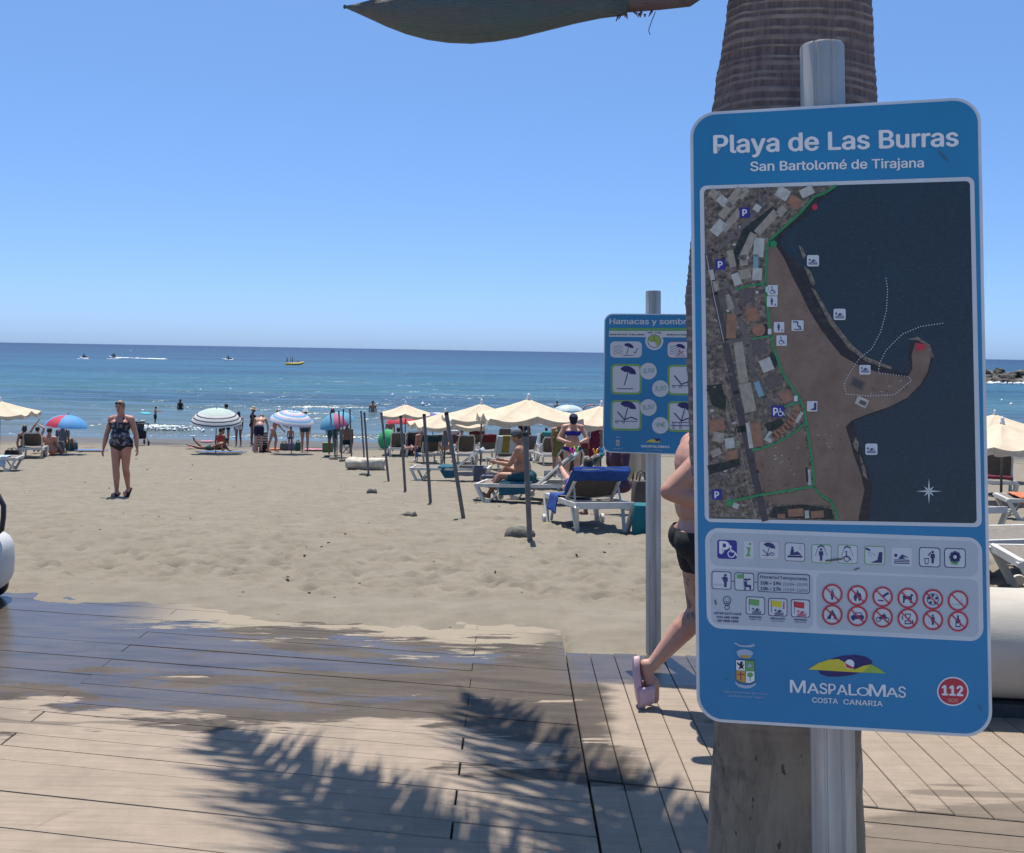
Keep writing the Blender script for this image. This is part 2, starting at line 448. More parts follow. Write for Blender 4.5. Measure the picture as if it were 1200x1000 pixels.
# footprints and scuffs
nd = 11000
fy = 7.6 * (42 / 7.6) ** rng.random(nd); fx = (rng.random(nd) * 2 - 1) * (fy * 0.62 + 1)
for q in range(nd):
    a = rng.random() * 6.28; r1 = rng.uniform(0.07, 0.15); r2 = r1 * rng.uniform(0.4, 0.75); dep = rng.uniform(0.010, 0.034)
    i0, i1 = np.searchsorted(ys, [fy[q] - 0.4, fy[q] + 0.4])
    w = fy[q] * 0.66 + 2.4
    j0, j1 = np.searchsorted(ts, [(fx[q] - 0.45) / w, (fx[q] + 0.45) / w])
    if i1 <= i0 or j1 <= j0: continue
    dx = XX[i0:i1, j0:j1] - fx[q]; dy = YY[i0:i1, j0:j1] - fy[q]
    u = (dx * math.cos(a) + dy * math.sin(a)) / r1; v = (-dx * math.sin(a) + dy * math.cos(a)) / r2
    d2 = u * u + v * v
    ZZ[i0:i1, j0:j1] += -dep * np.exp(-d2 * 1.6) + dep * 0.45 * np.exp(-(np.sqrt(d2) - 1.25) ** 2 * 5)
# drift over the edge of the boards
front = np.where(XX < SEAM + 0.02, 6.86 - XX * SK * 0.40 - 0.36 * np.clip((XX + 2.3) / 0.8, 0, 1), 6.12)
front = np.where(XX < SEAM + 0.02, front - np.clip((XX + 2.3) / 0.6, 0, 1) * np.clip((0.35 - XX) / 0.4, 0, 1) * 0.0, front)
d = (YY - front)
drift = np.clip((d - 0.25) * 0.12, -0.06, 0.030) + 0.05 * fbm(XX * 1.6, YY * 3.5, 4, 33) + 0.03 * fbm(XX * 6, YY * 9, 3, 37)
blend = np.clip((d - 0.2) / 1.2, 0, 1); blend = blend * blend * (3 - 2 * blend)
ZZ = np.where(d < 1.4, ZZ * blend + drift * (1 - blend), ZZ)
bm_v = np.stack([XX, YY, ZZ], -1).reshape(-1, 3)
idx = np.arange(NR * NC).reshape(NR, NC)
fc = np.stack([idx[:-1, :-1], idx[:-1, 1:], idx[1:, 1:], idx[1:, :-1]], -1).reshape(-1, 4)
def np_mesh(name, v, f):
    me = bpy.data.meshes.new(name)
    me.vertices.add(len(v)); me.vertices.foreach_set('co', v.astype(np.float32).ravel())
    me.loops.add(f.size); me.loops.foreach_set('vertex_index', f.astype(np.int32).ravel())
    me.polygons.add(len(f)); me.polygons.foreach_set('loop_start', np.arange(0, f.size, f.shape[1], dtype=np.int32))
    me.update(calc_edges=True); me.validate()
    return me
o = link_mesh('beach', np_mesh('beach', bm_v, fc), SAND); tag(o, kind='structure')
mb = MB()
prof2 = [(-60, -0.35), (9, -0.5), (17, -1.2), (25, -1.9), (41, -2.85), (50, -3.2), (130, -9)]
mb.grid([[(x, y, z) for x in (-260, -30, 30, 260)] for y, z in prof2])
tag(mb.build('ground', SAND), kind='structure')

def zgr(x, y):
    """height of the built beach at a point"""
    if y < 5.9 or y > 59: return zg(y)
    i = min(max(np.searchsorted(ys, y), 1), NR - 1); t = x / (y * 0.66 + 2.4); j = min(max(int((t + 1) / 2 * (NC - 1)), 0), NC - 1)
    return float(ZZ[i, j])

# shell bits, pebbles and scraps of weed lying about
mb = MB(); rr = random.Random(21)
for i in range(240):
    y = 7.4 * (40 / 7.4) ** rr.random(); x = rr.uniform(-1, 1) * (y * 0.6 + 0.5); r = rr.uniform(0.004, 0.010) * (1 + y / 16)
    mb.ell((x, y, zgr(x, y) + r * .2), (r * rr.uniform(.8, 1.9), r, r * .55), Matrix.Rotation(rr.uniform(0, 3), 3, 'Z'), 6, 4)
tag(mb.build('pebbles', mat('dark_pebble', (0.07, 0.06, 0.048), 0.8, (0.14, 0.12, 0.095), 9)), 'scattered dark pebbles and shell bits on the sand', 'pebbles', kind='stuff')
# ------------------------------------------------------------------ sea
def sea_material():
    m = bpy.data.materials.new('sea_water'); m.use_nodes = True
    nt = m.node_tree; b = nt.nodes['Principled BSDF']
    geo = nt.nodes.new('ShaderNodeNewGeometry'); pos = geo.outputs['Position']
    sep = nt.nodes.new('ShaderNodeSeparateXYZ'); nt.links.new(pos, sep.inputs[0])
    Y = sep.outputs['Y']; X = sep.outputs['X']
    lg = mathn(nt, 'LOGARITHM', mathn(nt, 'MAXIMUM', Y, 1.0), 10.0)
    lw = mathn(nt, 'ADD', lg, mathn(nt, 'MULTIPLY', mathn(nt, 'SUBTRACT', noise(nt, pos, 0.03, 4, 0.6, 0, (0.35, 1, 1)), 0.5), 0.25))
    cr = nt.nodes.new('ShaderNodeValToRGB'); e = cr.color_ramp.elements
    nt.links.new(ramp(nt, lw, 1.65, 3.4, False), cr.inputs[0])
    stops = [(0.0, (0.105, 0.125, 0.115)), (0.09, (0.080, 0.122, 0.128)), (0.22, (0.038, 0.108, 0.128)), (0.38, (0.018, 0.082, 0.135)), (0.6, (0.008, 0.055, 0.125)), (1.0, (0.005, 0.032, 0.10))]
    e[0].position = stops[0][0]; e[0].color = stops[0][1] + (1,)
    e[1].position = stops[-1][0]; e[1].color = stops[-1][1] + (1,)
    for p, c in stops[1:-1]:
        x = e.new(p); x.color = c + (1,)
    patch = noise(nt, pos, 0.02, 5, 0.6, 0, (0.25, 1, 1))
    col = mixc(nt, mathn(nt, 'MULTIPLY', ramp(nt, patch, 0.44, 0.60), 0.55), cr.outputs[0], (0.008, 0.032, 0.065))
    # whitecaps and glints of foam
    cap = noise(nt, pos, 0.35, 3, 0.6, 0.3, (0.35, 1.2, 1))
    capm = mathn(nt, 'MULTIPLY', ramp(nt, cap, 0.785, 0.80), ramp(nt, Y, 105, 150))
    col = mixc(nt, capm, col, (0.75, 0.8, 0.82))
    nt.links.new(col, b.inputs['Base Color'])
    nt.links.new(mathn(nt, 'ADD', 0.24, mathn(nt, 'ADD', mathn(nt, 'MULTIPLY', capm, 0.5), mathn(nt, 'MULTIPLY', ramp(nt, lg, 1.8, 2.8), 0.22))), b.inputs['Roughness'])
    b.inputs['IOR'].default_value = 1.33
    b.inputs['Specular IOR Level'].default_value = 0.5
    bp = nt.nodes.new('ShaderNodeBump'); bp.inputs['Strength'].default_value = 1.0; bp.inputs['Distance'].default_value = 0.45
    hh = mathn(nt, 'MULTIPLY', noise(nt, pos, 0.045, 4, 0.55, 0.3, (0.3, 1, 1)), 6.0)
    h = mathn(nt, 'ADD', hh, mathn(nt, 'ADD', mathn(nt, 'MULTIPLY', noise(nt, pos, 0.55, 5, 0.6, 0.3, (0.45, 1, 1)), 1.0), mathn(nt, 'MULTIPLY', noise(nt, pos, 0.14, 4, 0.6, 0.2, (0.4, 1, 1)), 2.6)))
    nt.links.new(h, bp.inputs['Height'])
    nt.links.new(bp.outputs[0], b.inputs['Normal'])
    return m
SEA = sea_material()
yr = np.concatenate([44 * (420 / 44) ** (np.arange(330) / 329), 420 * (28000 / 420) ** (np.arange(1, 40) / 39)])
ncs = 200; tt = np.linspace(-1, 1, ncs)
SY = np.repeat(yr[:, None], ncs, 1); SX = tt[None, :] * (SY * 0.95 + 40)
wa = np.interp(SY, [44, 49, 54, 75, 140, 300], [0.0, 0.015, 0.06, 0.08, 0.07, 0.0])
ph = SY * (2 * np.pi / 4.4) + 5.0 * fbm(SX * 0.05, SY * 0.05, 3, 5)
SZ = SEA_Z + wa * (np.sin(ph) + 0.6 * np.sin(ph * 1.7 + SX * 0.25) + 2.2 * fbm(SX * 0.35, SY * 0.8, 3, 8))
# the last small breaker on the left
crest = 55.5 + 1.2 * fbm(SX * 0.08, SY * 0 + 1.0, 3, 2)
bk = np.exp(-((SY - crest) / 0.8) ** 2) * np.clip((SX + 23.5) / 3, 0, 1) * np.clip((-15 - SX) / 3, 0, 1)
SZ = SZ + 0.26 * bk
sv = np.stack([SX, SY, SZ], -1).reshape(-1, 3)
si = np.arange(SY.size).reshape(SY.shape)
sf = np.stack([si[:-1, :-1], si[:-1, 1:], si[1:, 1:], si[1:, :-1]], -1).reshape(-1, 4)
o = link_mesh('sea', np_mesh('sea', sv, sf), SEA); tag(o, kind='structure')
# foam of that breaker and lace along the water line
FOAM = mat('sea_foam', (0.82, 0.85, 0.86), 0.8, (0.62, 0.68, 0.70), 3.0, 0.5, 8)
mb = MB(); rr = random.Random(4)
def clump(x, y, z, r, fl=0.45):
    M = Matrix.Rotation(rr.uniform(0, 6.28), 3, 'Z')
    mb.ell((x, y, z), (r * rr.uniform(1.0, 2.6), r * rr.uniform(0.6, 1.1), r * fl * rr.uniform(0.6, 1.3)), M, 7, 4)
for i in range(900):
    x = rr.triangular(-22.0, -15.8, -18.8); k = 1 - abs((x + 18.9) / 3.2) ** 2
    cy = 55.5 + 1.2 * float(fbm(np.array([x * 0.08]), np.array([1.0]), 3, 2)[0])
    clump(x, cy + rr.gauss(-0.5, 0.4), SEA_Z + 0.05 + 0.20 * max(0, k) * rr.random(), rr.uniform(0.03, 0.08), 0.6)
for i in range(330):
    x = rr.uniform(-30, 24); cy = 51.2 + 1.6 * float(fbm(np.array([x * 0.11]), np.array([4.0]), 3, 12)[0])
    if float(fbm(np.array([x * 0.23]), np.array([9.0]), 2, 6)[0]) < 0.07: continue
    clump(x, cy + rr.gauss(0, 0.12), SEA_Z + 0.015, rr.uniform(0.02, 0.05), 0.25)
tag(mb.build('sea_foam', FOAM), 'broken white foam of the small breaker and the shoreline', 'foam', kind='stuff')
# ------------------------------------------------------------------ information signs
def flat(name, col, rough=0.42, var=0.88, scale=9.0):
    return mat('print_' + name, col, rough, tuple(c * var for c in col[:3]), scale, spec=0.35)
P_BLUE = flat('sign_blue', (0.022, 0.215, 0.43), 0.38, 0.86, 2.5)
P_WHITE = flat('white', (0.74, 0.75, 0.77), 0.45, 0.93)
P_GREY = flat('light_grey', (0.56, 0.59, 0.62), 0.42, 0.94)
P_FIELD = flat('field_grey', (0.44, 0.48, 0.52), 0.42, 0.95)
P_NAVY = flat('navy', (0.025, 0.022, 0.13))
P_PARK = flat('parking_blue', (0.035, 0.03, 0.26))
P_GREEN = flat('route_green', (0.03, 0.27, 0.10))
P_LEAF = flat('leaf_green', (0.14, 0.36, 0.12))
P_RED = flat('red', (0.50, 0.035, 0.06))
P_YELLOW = flat('yellow', (0.66, 0.56, 0.045))
P_LIME = flat('lime', (0.30, 0.44, 0.08))
P_BLACK = flat('black', (0.02, 0.02, 0.025))
P_DKBLUE = flat('pictogram_blue', (0.03, 0.04, 0.15))
P_ORANGE = flat('tile_roof', (0.33, 0.17, 0.11), 0.5, 0.75, 60)
P_ROOF = flat('pale_roof', (0.37, 0.33, 0.27), 0.5, 0.72, 70)
P_ROOF2 = flat('white_roof', (0.50, 0.50, 0.46), 0.5, 0.75, 70)
P_ROOF3 = flat('dark_roof', (0.13, 0.11, 0.105), 0.5, 0.75, 70)
P_ROAD = flat('map_road', (0.15, 0.135, 0.13), 0.5, 0.82, 40)
P_TRACK = flat('map_dark_road', (0.075, 0.068, 0.072), 0.5, 0.8, 40)
P_POOL = flat('map_pool', (0.20, 0.36, 0.42), 0.5)
P_TREES = flat('map_trees', (0.032, 0.042, 0.038), 0.5, 0.5, 90)
P_PINK = flat('salmon_tag', (0.62, 0.33, 0.28))
P_GOLD = flat('gold', (0.52, 0.33, 0.06))
P_FADE = flat('faded_white', (0.36, 0.45, 0.56), 0.45, 0.9)
P_MINT = flat('marker_green', (0.26, 0.46, 0.40), 0.5, 0.75, 120)

def aerial(name, stops, sc, stretch=(1, 1, 1), extra=None):
    m = bpy.data.materials.new('print_' + name); m.use_nodes = True
    nt = m.node_tree; b = nt.nodes['Principled BSDF']; b.inputs['Roughness'].default_value = 0.42; b.inputs['Specular IOR Level'].default_value = 0.35
    tc = nt.nodes.new('ShaderNodeTexCoord')
    n1 = noise(nt, tc.outputs['Object'], sc, 8, 0.68, 0.4, stretch)
    cr = nt.nodes.new('ShaderNodeValToRGB'); e = cr.color_ramp.elements
    e[0].position, e[0].color = stops[0][0], stops[0][1] + (1,)
    e[1].position, e[1].color = stops[-1][0], stops[-1][1] + (1,)
    for p, c in stops[1:-1]: e.new(p).color = c + (1,)
    nt.links.new(n1, cr.inputs[0])
    col = cr.outputs[0]
    if extra:
        n2 = noise(nt, tc.outputs['Object'], extra[0], 4, 0.6, 0.2, extra[3] if len(extra) > 3 else None)
        col = mixc(nt, mathn(nt, 'MULTIPLY', ramp(nt, n2, 0.5, 0.72), extra[2]), col, extra[1])
    nt.links.new(col, b.inputs['Base Color'])
    return m
A_SEA = aerial('map_sea', [(0.25, (0.013, 0.027, 0.042)), (0.55, (0.021, 0.041, 0.060)), (0.72, (0.040, 0.066, 0.088))], 150, (0.7, 1, 1.4), (4, (0.02, 0.05, 0.085), 0.6))
A_TOWN = aerial('map_town', [(0.36, (0.04, 0.042, 0.04)), (0.45, (0.105, 0.085, 0.068)), (0.55, (0.195, 0.155, 0.12)), (0.66, (0.33, 0.275, 0.215))], 80, extra=(14, (0.05, 0.055, 0.045), 0.6))
A_SAND = aerial('map_beach', [(0.3, (0.15, 0.098, 0.072)), (0.5, (0.195, 0.135, 0.10)), (0.7, (0.235, 0.165, 0.125))], 14, extra=(40, (0.14, 0.09, 0.07), 0.4))
A_REEF = aerial('map_reef', [(0.3, (0.012, 0.014, 0.02)), (0.55, (0.03, 0.027, 0.028)), (0.75, (0.075, 0.06, 0.05))], 60)
A_ROCK = aerial('map_rock', [(0.35, (0.06, 0.05, 0.045)), (0.5, (0.17, 0.14, 0.11)), (0.68, (0.30, 0.26, 0.21))], 130)

import os
FONT = None
try:      # the sans serif that ships inside Blender; without it the built-in face is used
    FONT = bpy.data.fonts.load(os.path.join(bpy.utils.system_resource('DATAFILES'), 'fonts', 'Inter.woff2'))
except Exception: FONT = None
def glyphs(s, bold=0.0):
    cu = bpy.data.curves.new('t', 'FONT'); cu.body = s; cu.size = 1.0; cu.offset = bold; cu.resolution_u = 3
    if FONT: cu.font = FONT
    ob = bpy.data.objects.new('t', cu); COL.objects.link(ob)
    dg = bpy.context.evaluated_depsgraph_get(); ev = ob.evaluated_get(dg); me = ev.to_mesh()
    v = [(p.co.x, p.co.y) for p in me.vertices]; f = [tuple(p.vertices) for p in me.polygons]
    ev.to_mesh_clear(); bpy.data.objects.remove(ob); bpy.data.curves.remove(cu)
    return v, f
CAP = max(p[1] for p in glyphs('H')[0])

class Sheet:
    """flat print on a panel; drawn in photograph pixels, stored in panel metres"""
    def __init__(s, root, ctr, M):
        s.root, s.c, s.M = root, Vector(ctr), M; s.n = M @ Vector((0, -1, 0)); s.Mi = M.transposed()
        s.new()
    def new(s): s.mb = MB(); s.mats = []
    def loc(s, px, py, lay):
        d = ray(px, py); o = Vector((0, 0, CAM_H)); t = (s.c - o).dot(s.n) / d.dot(s.n)
        q = s.Mi @ (o + d * t - s.c)
        return (q.x, -0.0125 - 0.00035 * lay, q.z)
    def mi(s, m):
        if m not in s.mats: s.mats.append(m)
        return s.mats.index(m)
    def face(s, pts, m, lay):
        vs = [s.loc(x, y, lay) for x, y in pts]
        a = sum(vs[i][0] * vs[(i + 1) % len(vs)][2] - vs[(i + 1) % len(vs)][0] * vs[i][2] for i in range(len(vs)))
        if a < 0: vs = vs[::-1]
        s.mb.add(vs, [tuple(range(len(vs)))], s.mi(m))
    def poly(s, pts, m, lay=2):
        # triangulate concave outlines
        from mathutils.geometry import tessellate_polygon
        for t in tessellate_polygon([[Vector((x, y, 0)) for x, y in pts]]): s.face([pts[i] for i in t], m, lay)
    def circ(s, x, y, r, m, lay=3, n=20, ry=None): s.face([(x + r * math.cos(6.2832 * k / n), y + (ry or r) * math.sin(6.2832 * k / n)) for k in range(n)], m, lay)
    def ring(s, x, y, r, w, m, lay=3, n=28):
        for k in range(n):
            a, b = 6.2832 * k / n, 6.2832 * (k + 1) / n
            s.face([(x + q * math.cos(t), y + q * math.sin(t)) for q, t in ((r, a), (r, b), (r - w, b), (r - w, a))], m, lay)
    def line(s, pts, w, m, lay=3):
        for (x0, y0), (x1, y1) in zip(pts, pts[1:]):
            L = math.hypot(x1 - x0, y1 - y0) or 1; nx, ny = -(y1 - y0) / L * w / 2, (x1 - x0) / L * w / 2
            ex, ey = (x1 - x0) / L * w * 0.25, (y1 - y0) / L * w * 0.25
            s.face([(x0 + nx - ex, y0 + ny - ey), (x1 + nx + ex, y1 + ny + ey), (x1 - nx + ex, y1 - ny + ey), (x0 - nx - ex, y0 - ny - ey)], m, lay)
    def quad_round(s, q, r, m, lay):
        """rounded quadrilateral TL TR BR BL"""
        q = [Vector(p) for p in q]; out = []
        for i in range(4):
            p, a, b = q[i], (q[i - 1] - q[i]).normalized(), (q[(i + 1) % 4] - q[i]).normalized()
            for k in range(7):
                t = k / 6; u = (1 - t) ** 2; w = t * t
                # quarter arc by angle
                an = t * math.pi / 2; out.append(p + a * r * (1 - math.sin(an)) + b * r * (1 - math.cos(an)))
        s.face([tuple(p) for p in out], m, lay)
    def frame(s, x, y, w, h, m, lay=3, t=1.0, fill=None, r=3.0, sl=0.04):
        q = lambda e: [(x - w / 2 + e, y - h / 2 + e - sl * w / 2), (x + w / 2 - e, y - h / 2 + e + sl * w / 2), (x + w / 2 - e, y + h / 2 - e + sl * w / 2), (x - w / 2 + e, y + h / 2 - e - sl * w / 2)]
        s.quad_round(q(0), r, m, lay); s.quad_round(q(t), r - t * 0.5, fill or P_GREY, lay + 1)
    def text(s, t, p0, p1, cap, m, lay=4, bold=0.0, up=(-0.017, -1)):
        v, f = glyphs(t)
        x0, x1 = min(p[0] for p in v), max(p[0] for p in v)
        # heavier strokes: the outline laid a few times, shifted by a fraction of the stroke
        for n_, (ax, ay) in enumerate([(0, 0)] if bold <= 0 else [(-bold, 0), (bold, 0), (0, -bold * .6), (0, bold * .6), (-bold * .5, 0), (bold * .5, 0)]):
            for fc in f:
                s.face([(p0[0] + (p1[0] - p0[0]) * (v[i][0] + ax - x0) / (x1 - x0) + up[0] * (v[i][1] + ay) / CAP * cap,
                         p0[1] + (p1[1] - p0[1]) * (v[i][0] + ax - x0) / (x1 - x0) + up[1] * (v[i][1] + ay) / CAP * cap) for i in fc], m, lay + 0.3 * n_)
    def done(s, name, parent=None, label=None):
        o = s.mb.build(name, s.mats, parent or s.root, False)
        if label: o['label'] = label
        s.new(); return o

def rounded_panel(w, h, r, t0, t1, n=10, inset=0.0):
    pts = []
    for cx, cz, a0 in ((w / 2 - r, h / 2 - r, 0), (-w / 2 + r, h / 2 - r, 90), (-w / 2 + r, -h / 2 + r, 180), (w / 2 - r, -h / 2 + r, 270)):
        for k in range(n + 1):
            a = R_(a0 + 90 * k / n); pts.append((cx + (r) * math.cos(a), cz + r * math.sin(a)))
    m = MB(); k = len(pts)
    vs = [(x, t0, z) for x, z in pts] + [(x, t1, z) for x, z in pts]
    fs = [tuple(range(k)), tuple(range(2 * k - 1, k - 1, -1))] + [(i, k + i, k + (i + 1) % k, (i + 1) % k) for i in range(k)]
    m.add(vs, fs); return m
ALU = mat('brushed_aluminium', (0.46, 0.45, 0.43), 0.42, (0.33, 0.325, 0.31), 3.0, 0.08, 60, 0.45, 0.5, (8, 8, 1))
ALU2 = mat('sign_rim_aluminium', (0.66, 0.68, 0.70), 0.5, (0.55, 0.57, 0.59), 5.0, metallic=0.35)

def make_post(root, p_top, p_bot, r, Minv):
    """fluted aluminium post, from ground to top, in the coordinates of its sign"""
    m = MB(); p0, p1 = Minv @ Vector(p_bot), Minv @ Vector(p_top)
    t = (p1 - p0).normalized(); a = t.cross(Vector((0, 1, 0))).normalized(); b = t.cross(a)
    ring = []
    for k in range(96):
        an = 2 * math.pi * k / 96; g = (k % 12); rr = r * (0.93 if g in (5, 6) else 1.0)
        ring.append((rr * math.cos(an), rr * math.sin(an)))
    P = [[p + a * x + b * y for x, y in ring] for p in (p0, p1 - t * 0.006)]
    P.append([p1 + a * x * 0.94 + b * y * 0.94 for x, y in ring])
    m.grid(P, close_u=True)
    n = len(m.v); m.f.append(tuple(range(n - 96, n))); m.m.append(0)
    return m.build('post', ALU, root, True, 30)

def sign_root(name, label, c, yaw, lean, roll):
    M = Matrix.Rotation(yaw, 3, 'Z') @ Matrix.Rotation(lean, 3, 'X') @ Matrix.Rotation(roll, 3, 'Y')
    o = thing(name, label, 'sign'); o.matrix_world = Matrix.Translation(c) @ M.to_4x4()
    return o, M

# ---- the large map sign
C1 = Vector((0.78344893, 2.43118524, 1.70974578))
sgn, M1 = sign_root('beach_map_sign', 'tall blue beach map sign with satellite map on an aluminium post', C1, -0.198568, -0.01888565, -0.02869637)
W1, H1 = 0.6756, 1.5
rounded_panel(W1, H1, 0.062, 0.012, -0.009).build('panel', ALU2, sgn, False)
rounded_panel(W1 - 0.016, H1 - 0.016, 0.055, 0.0, -0.0122).build('panel_face', P_BLUE, sgn, False)
M1i = (Matrix.Translation(C1) @ M1.to_4x4()).inverted()
pt, pb = at(963, 53, 2.53), at(977.5, 1000, 2.53)
pd = (pb - pt).normalized(); pb = pt + pd * ((pt.z + 0.02) / -pd.z)
make_post(sgn, pt, pb, 0.0535, M1i)
for zz in (0.55, -0.55):
    m = MB(); m.box((0.0, 0.030, zz), (0.30, 0.035, 0.045)); m.build('bracket', ALU, sgn, False)
S = Sheet(sgn, C1, M1)
S.text('Playa de Las Burras', (837, 181), (1121, 172.5), 20.5, P_WHITE, 2, 0.024); S.done('title_lettering')
S.text('San Bartolomé de Tirajana', (879.5, 201.8), (1081, 197.5), 10.6, P_WHITE, 2, 0.02); S.done('subtitle_lettering')
# map
S.quad_round([(820, 219), (1140, 208.5), (1149, 617), (826, 611)], 8, P_GREY, 1)
S.quad_round([(825, 223), (1135, 213.5), (1143, 612.5), (831, 607)], 5, A_SEA, 2)
o = S.done('map_sea')
mp_ = o
coast = [(825.5, 226), (830, 222.9), (982, 218.3), (975, 226), (962, 236), (949.6, 250), (935, 262), (922.6, 272), (914, 284), (920, 296), (931, 305), (945, 320), (955, 341), (970, 377), (992, 407), (1014, 423), (1046, 434), (1062, 438), (1066, 430), (1062, 412), (1066, 401), (1078, 400), (1089, 407), (1092, 420), (1088, 437), (1078, 453), (1062, 468), (1040, 479), (1016, 487), (1000, 494), (1003, 508), (1008, 524), (1014, 545), (1022, 570), (1018, 590), (1017, 609.5), (831, 606.8)]
S.poly(coast, A_REEF, 3)
town = [(825.5, 226), (830, 222.9), (980, 218.4), (966, 228), (954, 233), (936, 253), (915, 271.5), (901, 284), (898, 297), (898, 335), (902, 386), (906, 408), (917, 439), (936, 466), (942, 479), (945, 500), (951, 540), (954, 571), (960, 579), (973, 587), (980, 608.8), (831, 606.6)]
beach = [(898, 290), (909, 289.7), (915, 298), (920, 307), (928, 325), (936, 340), (948, 365), (963, 389), (985, 417), (1003, 427), (1028, 437), (1062, 442.8), (1068, 432.5), (1067, 417), (1071, 402), (1086, 406), (1089, 420), (1085.8, 435.6), (1077, 451), (1062, 466), (1040, 477), (1016, 485), (997, 492.6), (990, 500), (996, 519), (999, 531), (1008, 556), (1012, 574), (1006, 602), (1005, 609.4), (980, 608.8), (973, 587), (960, 579), (954, 571), (951, 540), (945, 500), (942, 479), (936, 466), (917, 439), (906, 408), (902, 386), (898, 340)]
S.poly(town, A_TOWN, 4); S.poly(beach, A_SAND, 4)
# open ground inside the town
for q in ([(884, 529), (905, 522), (925, 512), (941, 500), (947, 545), (951, 568), (920, 573), (891, 577)], [(892, 582), (922, 577), (952, 572), (962, 583), (974, 592), (960, 591), (905, 590)]): S.poly(q, A_SAND, 5)
# rocks along the shore
for q in ([(935, 288), (939, 290), (944, 300), (941, 305)], [(941, 312), (949, 318), (955, 333), (951, 336)], [(950, 338), (955, 341), (976, 377), (998, 405), (1015, 419), (1044, 430), (1043, 433), (1014, 424), (994, 409), (971, 379)], [(1002, 512), (1006, 520), (1004, 530), (998, 521)], [(1006, 531), (1012, 545), (1016, 562), (1010, 556)], [(1062, 398), (1074, 395), (1088, 404), (1093, 418), (1090, 420), (1085, 406), (1074, 399)]): S.poly(q, A_ROCK, 5)
# trees and dark planting
for q in ([(870, 270), (905, 243), (912, 248), (880, 280), (868, 300), (864, 318), (858, 300)], [(828, 452), (845, 450), (851, 468), (850, 482), (834, 474)], [(829, 545), (850, 541), (866, 535), (868, 545), (831, 556)], [(905, 594), (940, 590), (974, 596), (977, 608), (902, 606)], [(895, 497), (915, 490), (920, 499), (900, 506)], [(886, 385), (898, 379), (901, 392), (886, 396)], [(903, 412), (912, 424), (908, 432), (899, 424)], [(860, 500), (874, 498), (876, 506), (862, 507)]): S.poly(q, P_TREES, 5)
# roads
S.line([(830, 300), (838, 345), (850, 400), (862, 460), (880, 540), (896, 608)], 8, P_TRACK, 5)
S.line([(852, 340), (866, 370), (876, 405), (884, 440), (896, 465), (905, 480)], 5.5, P_ROAD, 5)
S.line([(900, 222), (890, 245), (862, 275), (838, 296), (846, 330), (858, 346)], 4.5, P_ROAD, 5)
S.line([(828, 404), (850, 401), (880, 397)], 3.2, P_ROAD, 6)
S.line([(858, 575), (862, 585), (868, 606)], 3, P_ROAD, 5)
S.line([(832.5, 557), (842, 556.5), (851, 561), (857, 569), (859, 578), (856, 588)], 3, P_ROAD, 5)
S.line([(828, 300), (836, 345), (848, 400)], 0.8, P_ROOF2, 6)
S.line([(848, 440), (862, 500), (885, 607)], 0.6, P_ROOF, 6)
# buildings
def bq(x, y, w, h, a, m, lay=6):
    ca, sa = math.cos(R_(a)), math.sin(R_(a))
    S.face([(x + u * ca - v * sa, y + u * sa + v * ca) for u, v in ((-w / 2, -h / 2), (w / 2, -h / 2), (w / 2, h / 2), (-w / 2, h / 2))], m, lay)
for b_ in [(837, 229, 12, 9, 40, P_ROOF), (846, 236, 14, 10, 40, P_ROOF2), (851, 248, 9, 20, 40, P_ROOF), (860, 233, 10, 26, 38, P_ROOF), (842, 268, 12, 18, 40, P_ROOF2), (857, 260, 8, 30, 40, P_ROOF), (871, 228, 8, 14, 40, P_ROOF), (917, 228, 15, 13, 30, P_ROOF2), (931, 238, 15, 12, 35, P_ORANGE), (945, 226, 16, 10, -25, P_ROOF2), (887, 245, 8, 8, 35, P_ROOF2), (915, 249, 9, 12, 40, P_ROOF), (898, 262, 9, 34, 42, P_ROOF), (876, 290, 9, 34, 25, P_ROOF), (871, 306, 9, 12, -8, P_ROOF), (889, 291, 12, 22, 5, P_ROOF2), (857, 304, 8, 20, -12, P_ROOF), (873, 322, 13, 11, -8, P_ROOF), (887, 322, 11, 14, 4, P_ROOF2), (863, 328, 9, 14, -20, P_ROOF2), (834, 323, 6, 12, -14, P_ROOF2), (839, 336, 6, 12, -14, P_ROOF),
           (847, 352, 9, 24, -10, P_ROOF3), (854, 355, 8, 18, -20, P_ROOF), (875, 348, 17, 16, -8, P_ROOF3), (881, 369, 14, 16, -6, P_ORANGE), (857, 383, 11, 28, 2, P_ORANGE), (890, 407, 17, 17, -8, P_ROOF3), (898, 428, 14, 15, -22, P_ROOF2), (905, 446, 18, 16, -30, P_ROOF3), (868, 425, 11, 48, -8, P_ROOF), (876, 466, 14, 34, -12, P_ROOF), (921, 465, 13, 13, -30, P_ORANGE), (889, 456, 6.5, 18, -20, P_POOL), (885.5, 307, 6, 16, 0, P_POOL),
           (886, 509, 13, 28, -8, P_ORANGE), (878, 510, 5, 30, -8, P_ROOF2), (902, 512, 9, 12, 30, P_ROOF2), (855, 519, 11, 12, -8, P_ROOF2), (857, 533, 14, 10, -8, P_ORANGE), (839, 530, 12, 8, -25, P_ROOF), (842, 512, 13, 11, 10, P_ROOF), (932, 600, 18, 9, -4, P_ORANGE), (957, 602, 15, 8, -4, P_ORANGE), (915, 604, 9, 5, -4, P_ORANGE), (945, 602, 5, 9, -4, P_ROOF2), (947.5, 559, 4, 18, -4, P_ROOF2), (945, 556, 2.5, 17, -4, P_BLACK), (862, 592, 7, 6, 20, P_ROOF2), (840, 498, 18, 14, -10, P_ORANGE)]: bq(*b_)
S.circ(889, 387, 7.5, P_ORANGE, 6)
for k in range(9):
    t = k / 8; x, y = 936 - 28 * t ** 1.3, 478 + 33 * t ** 0.75
    bq(x - 3, y + 1, 8, 8, 45, P_ORANGE)
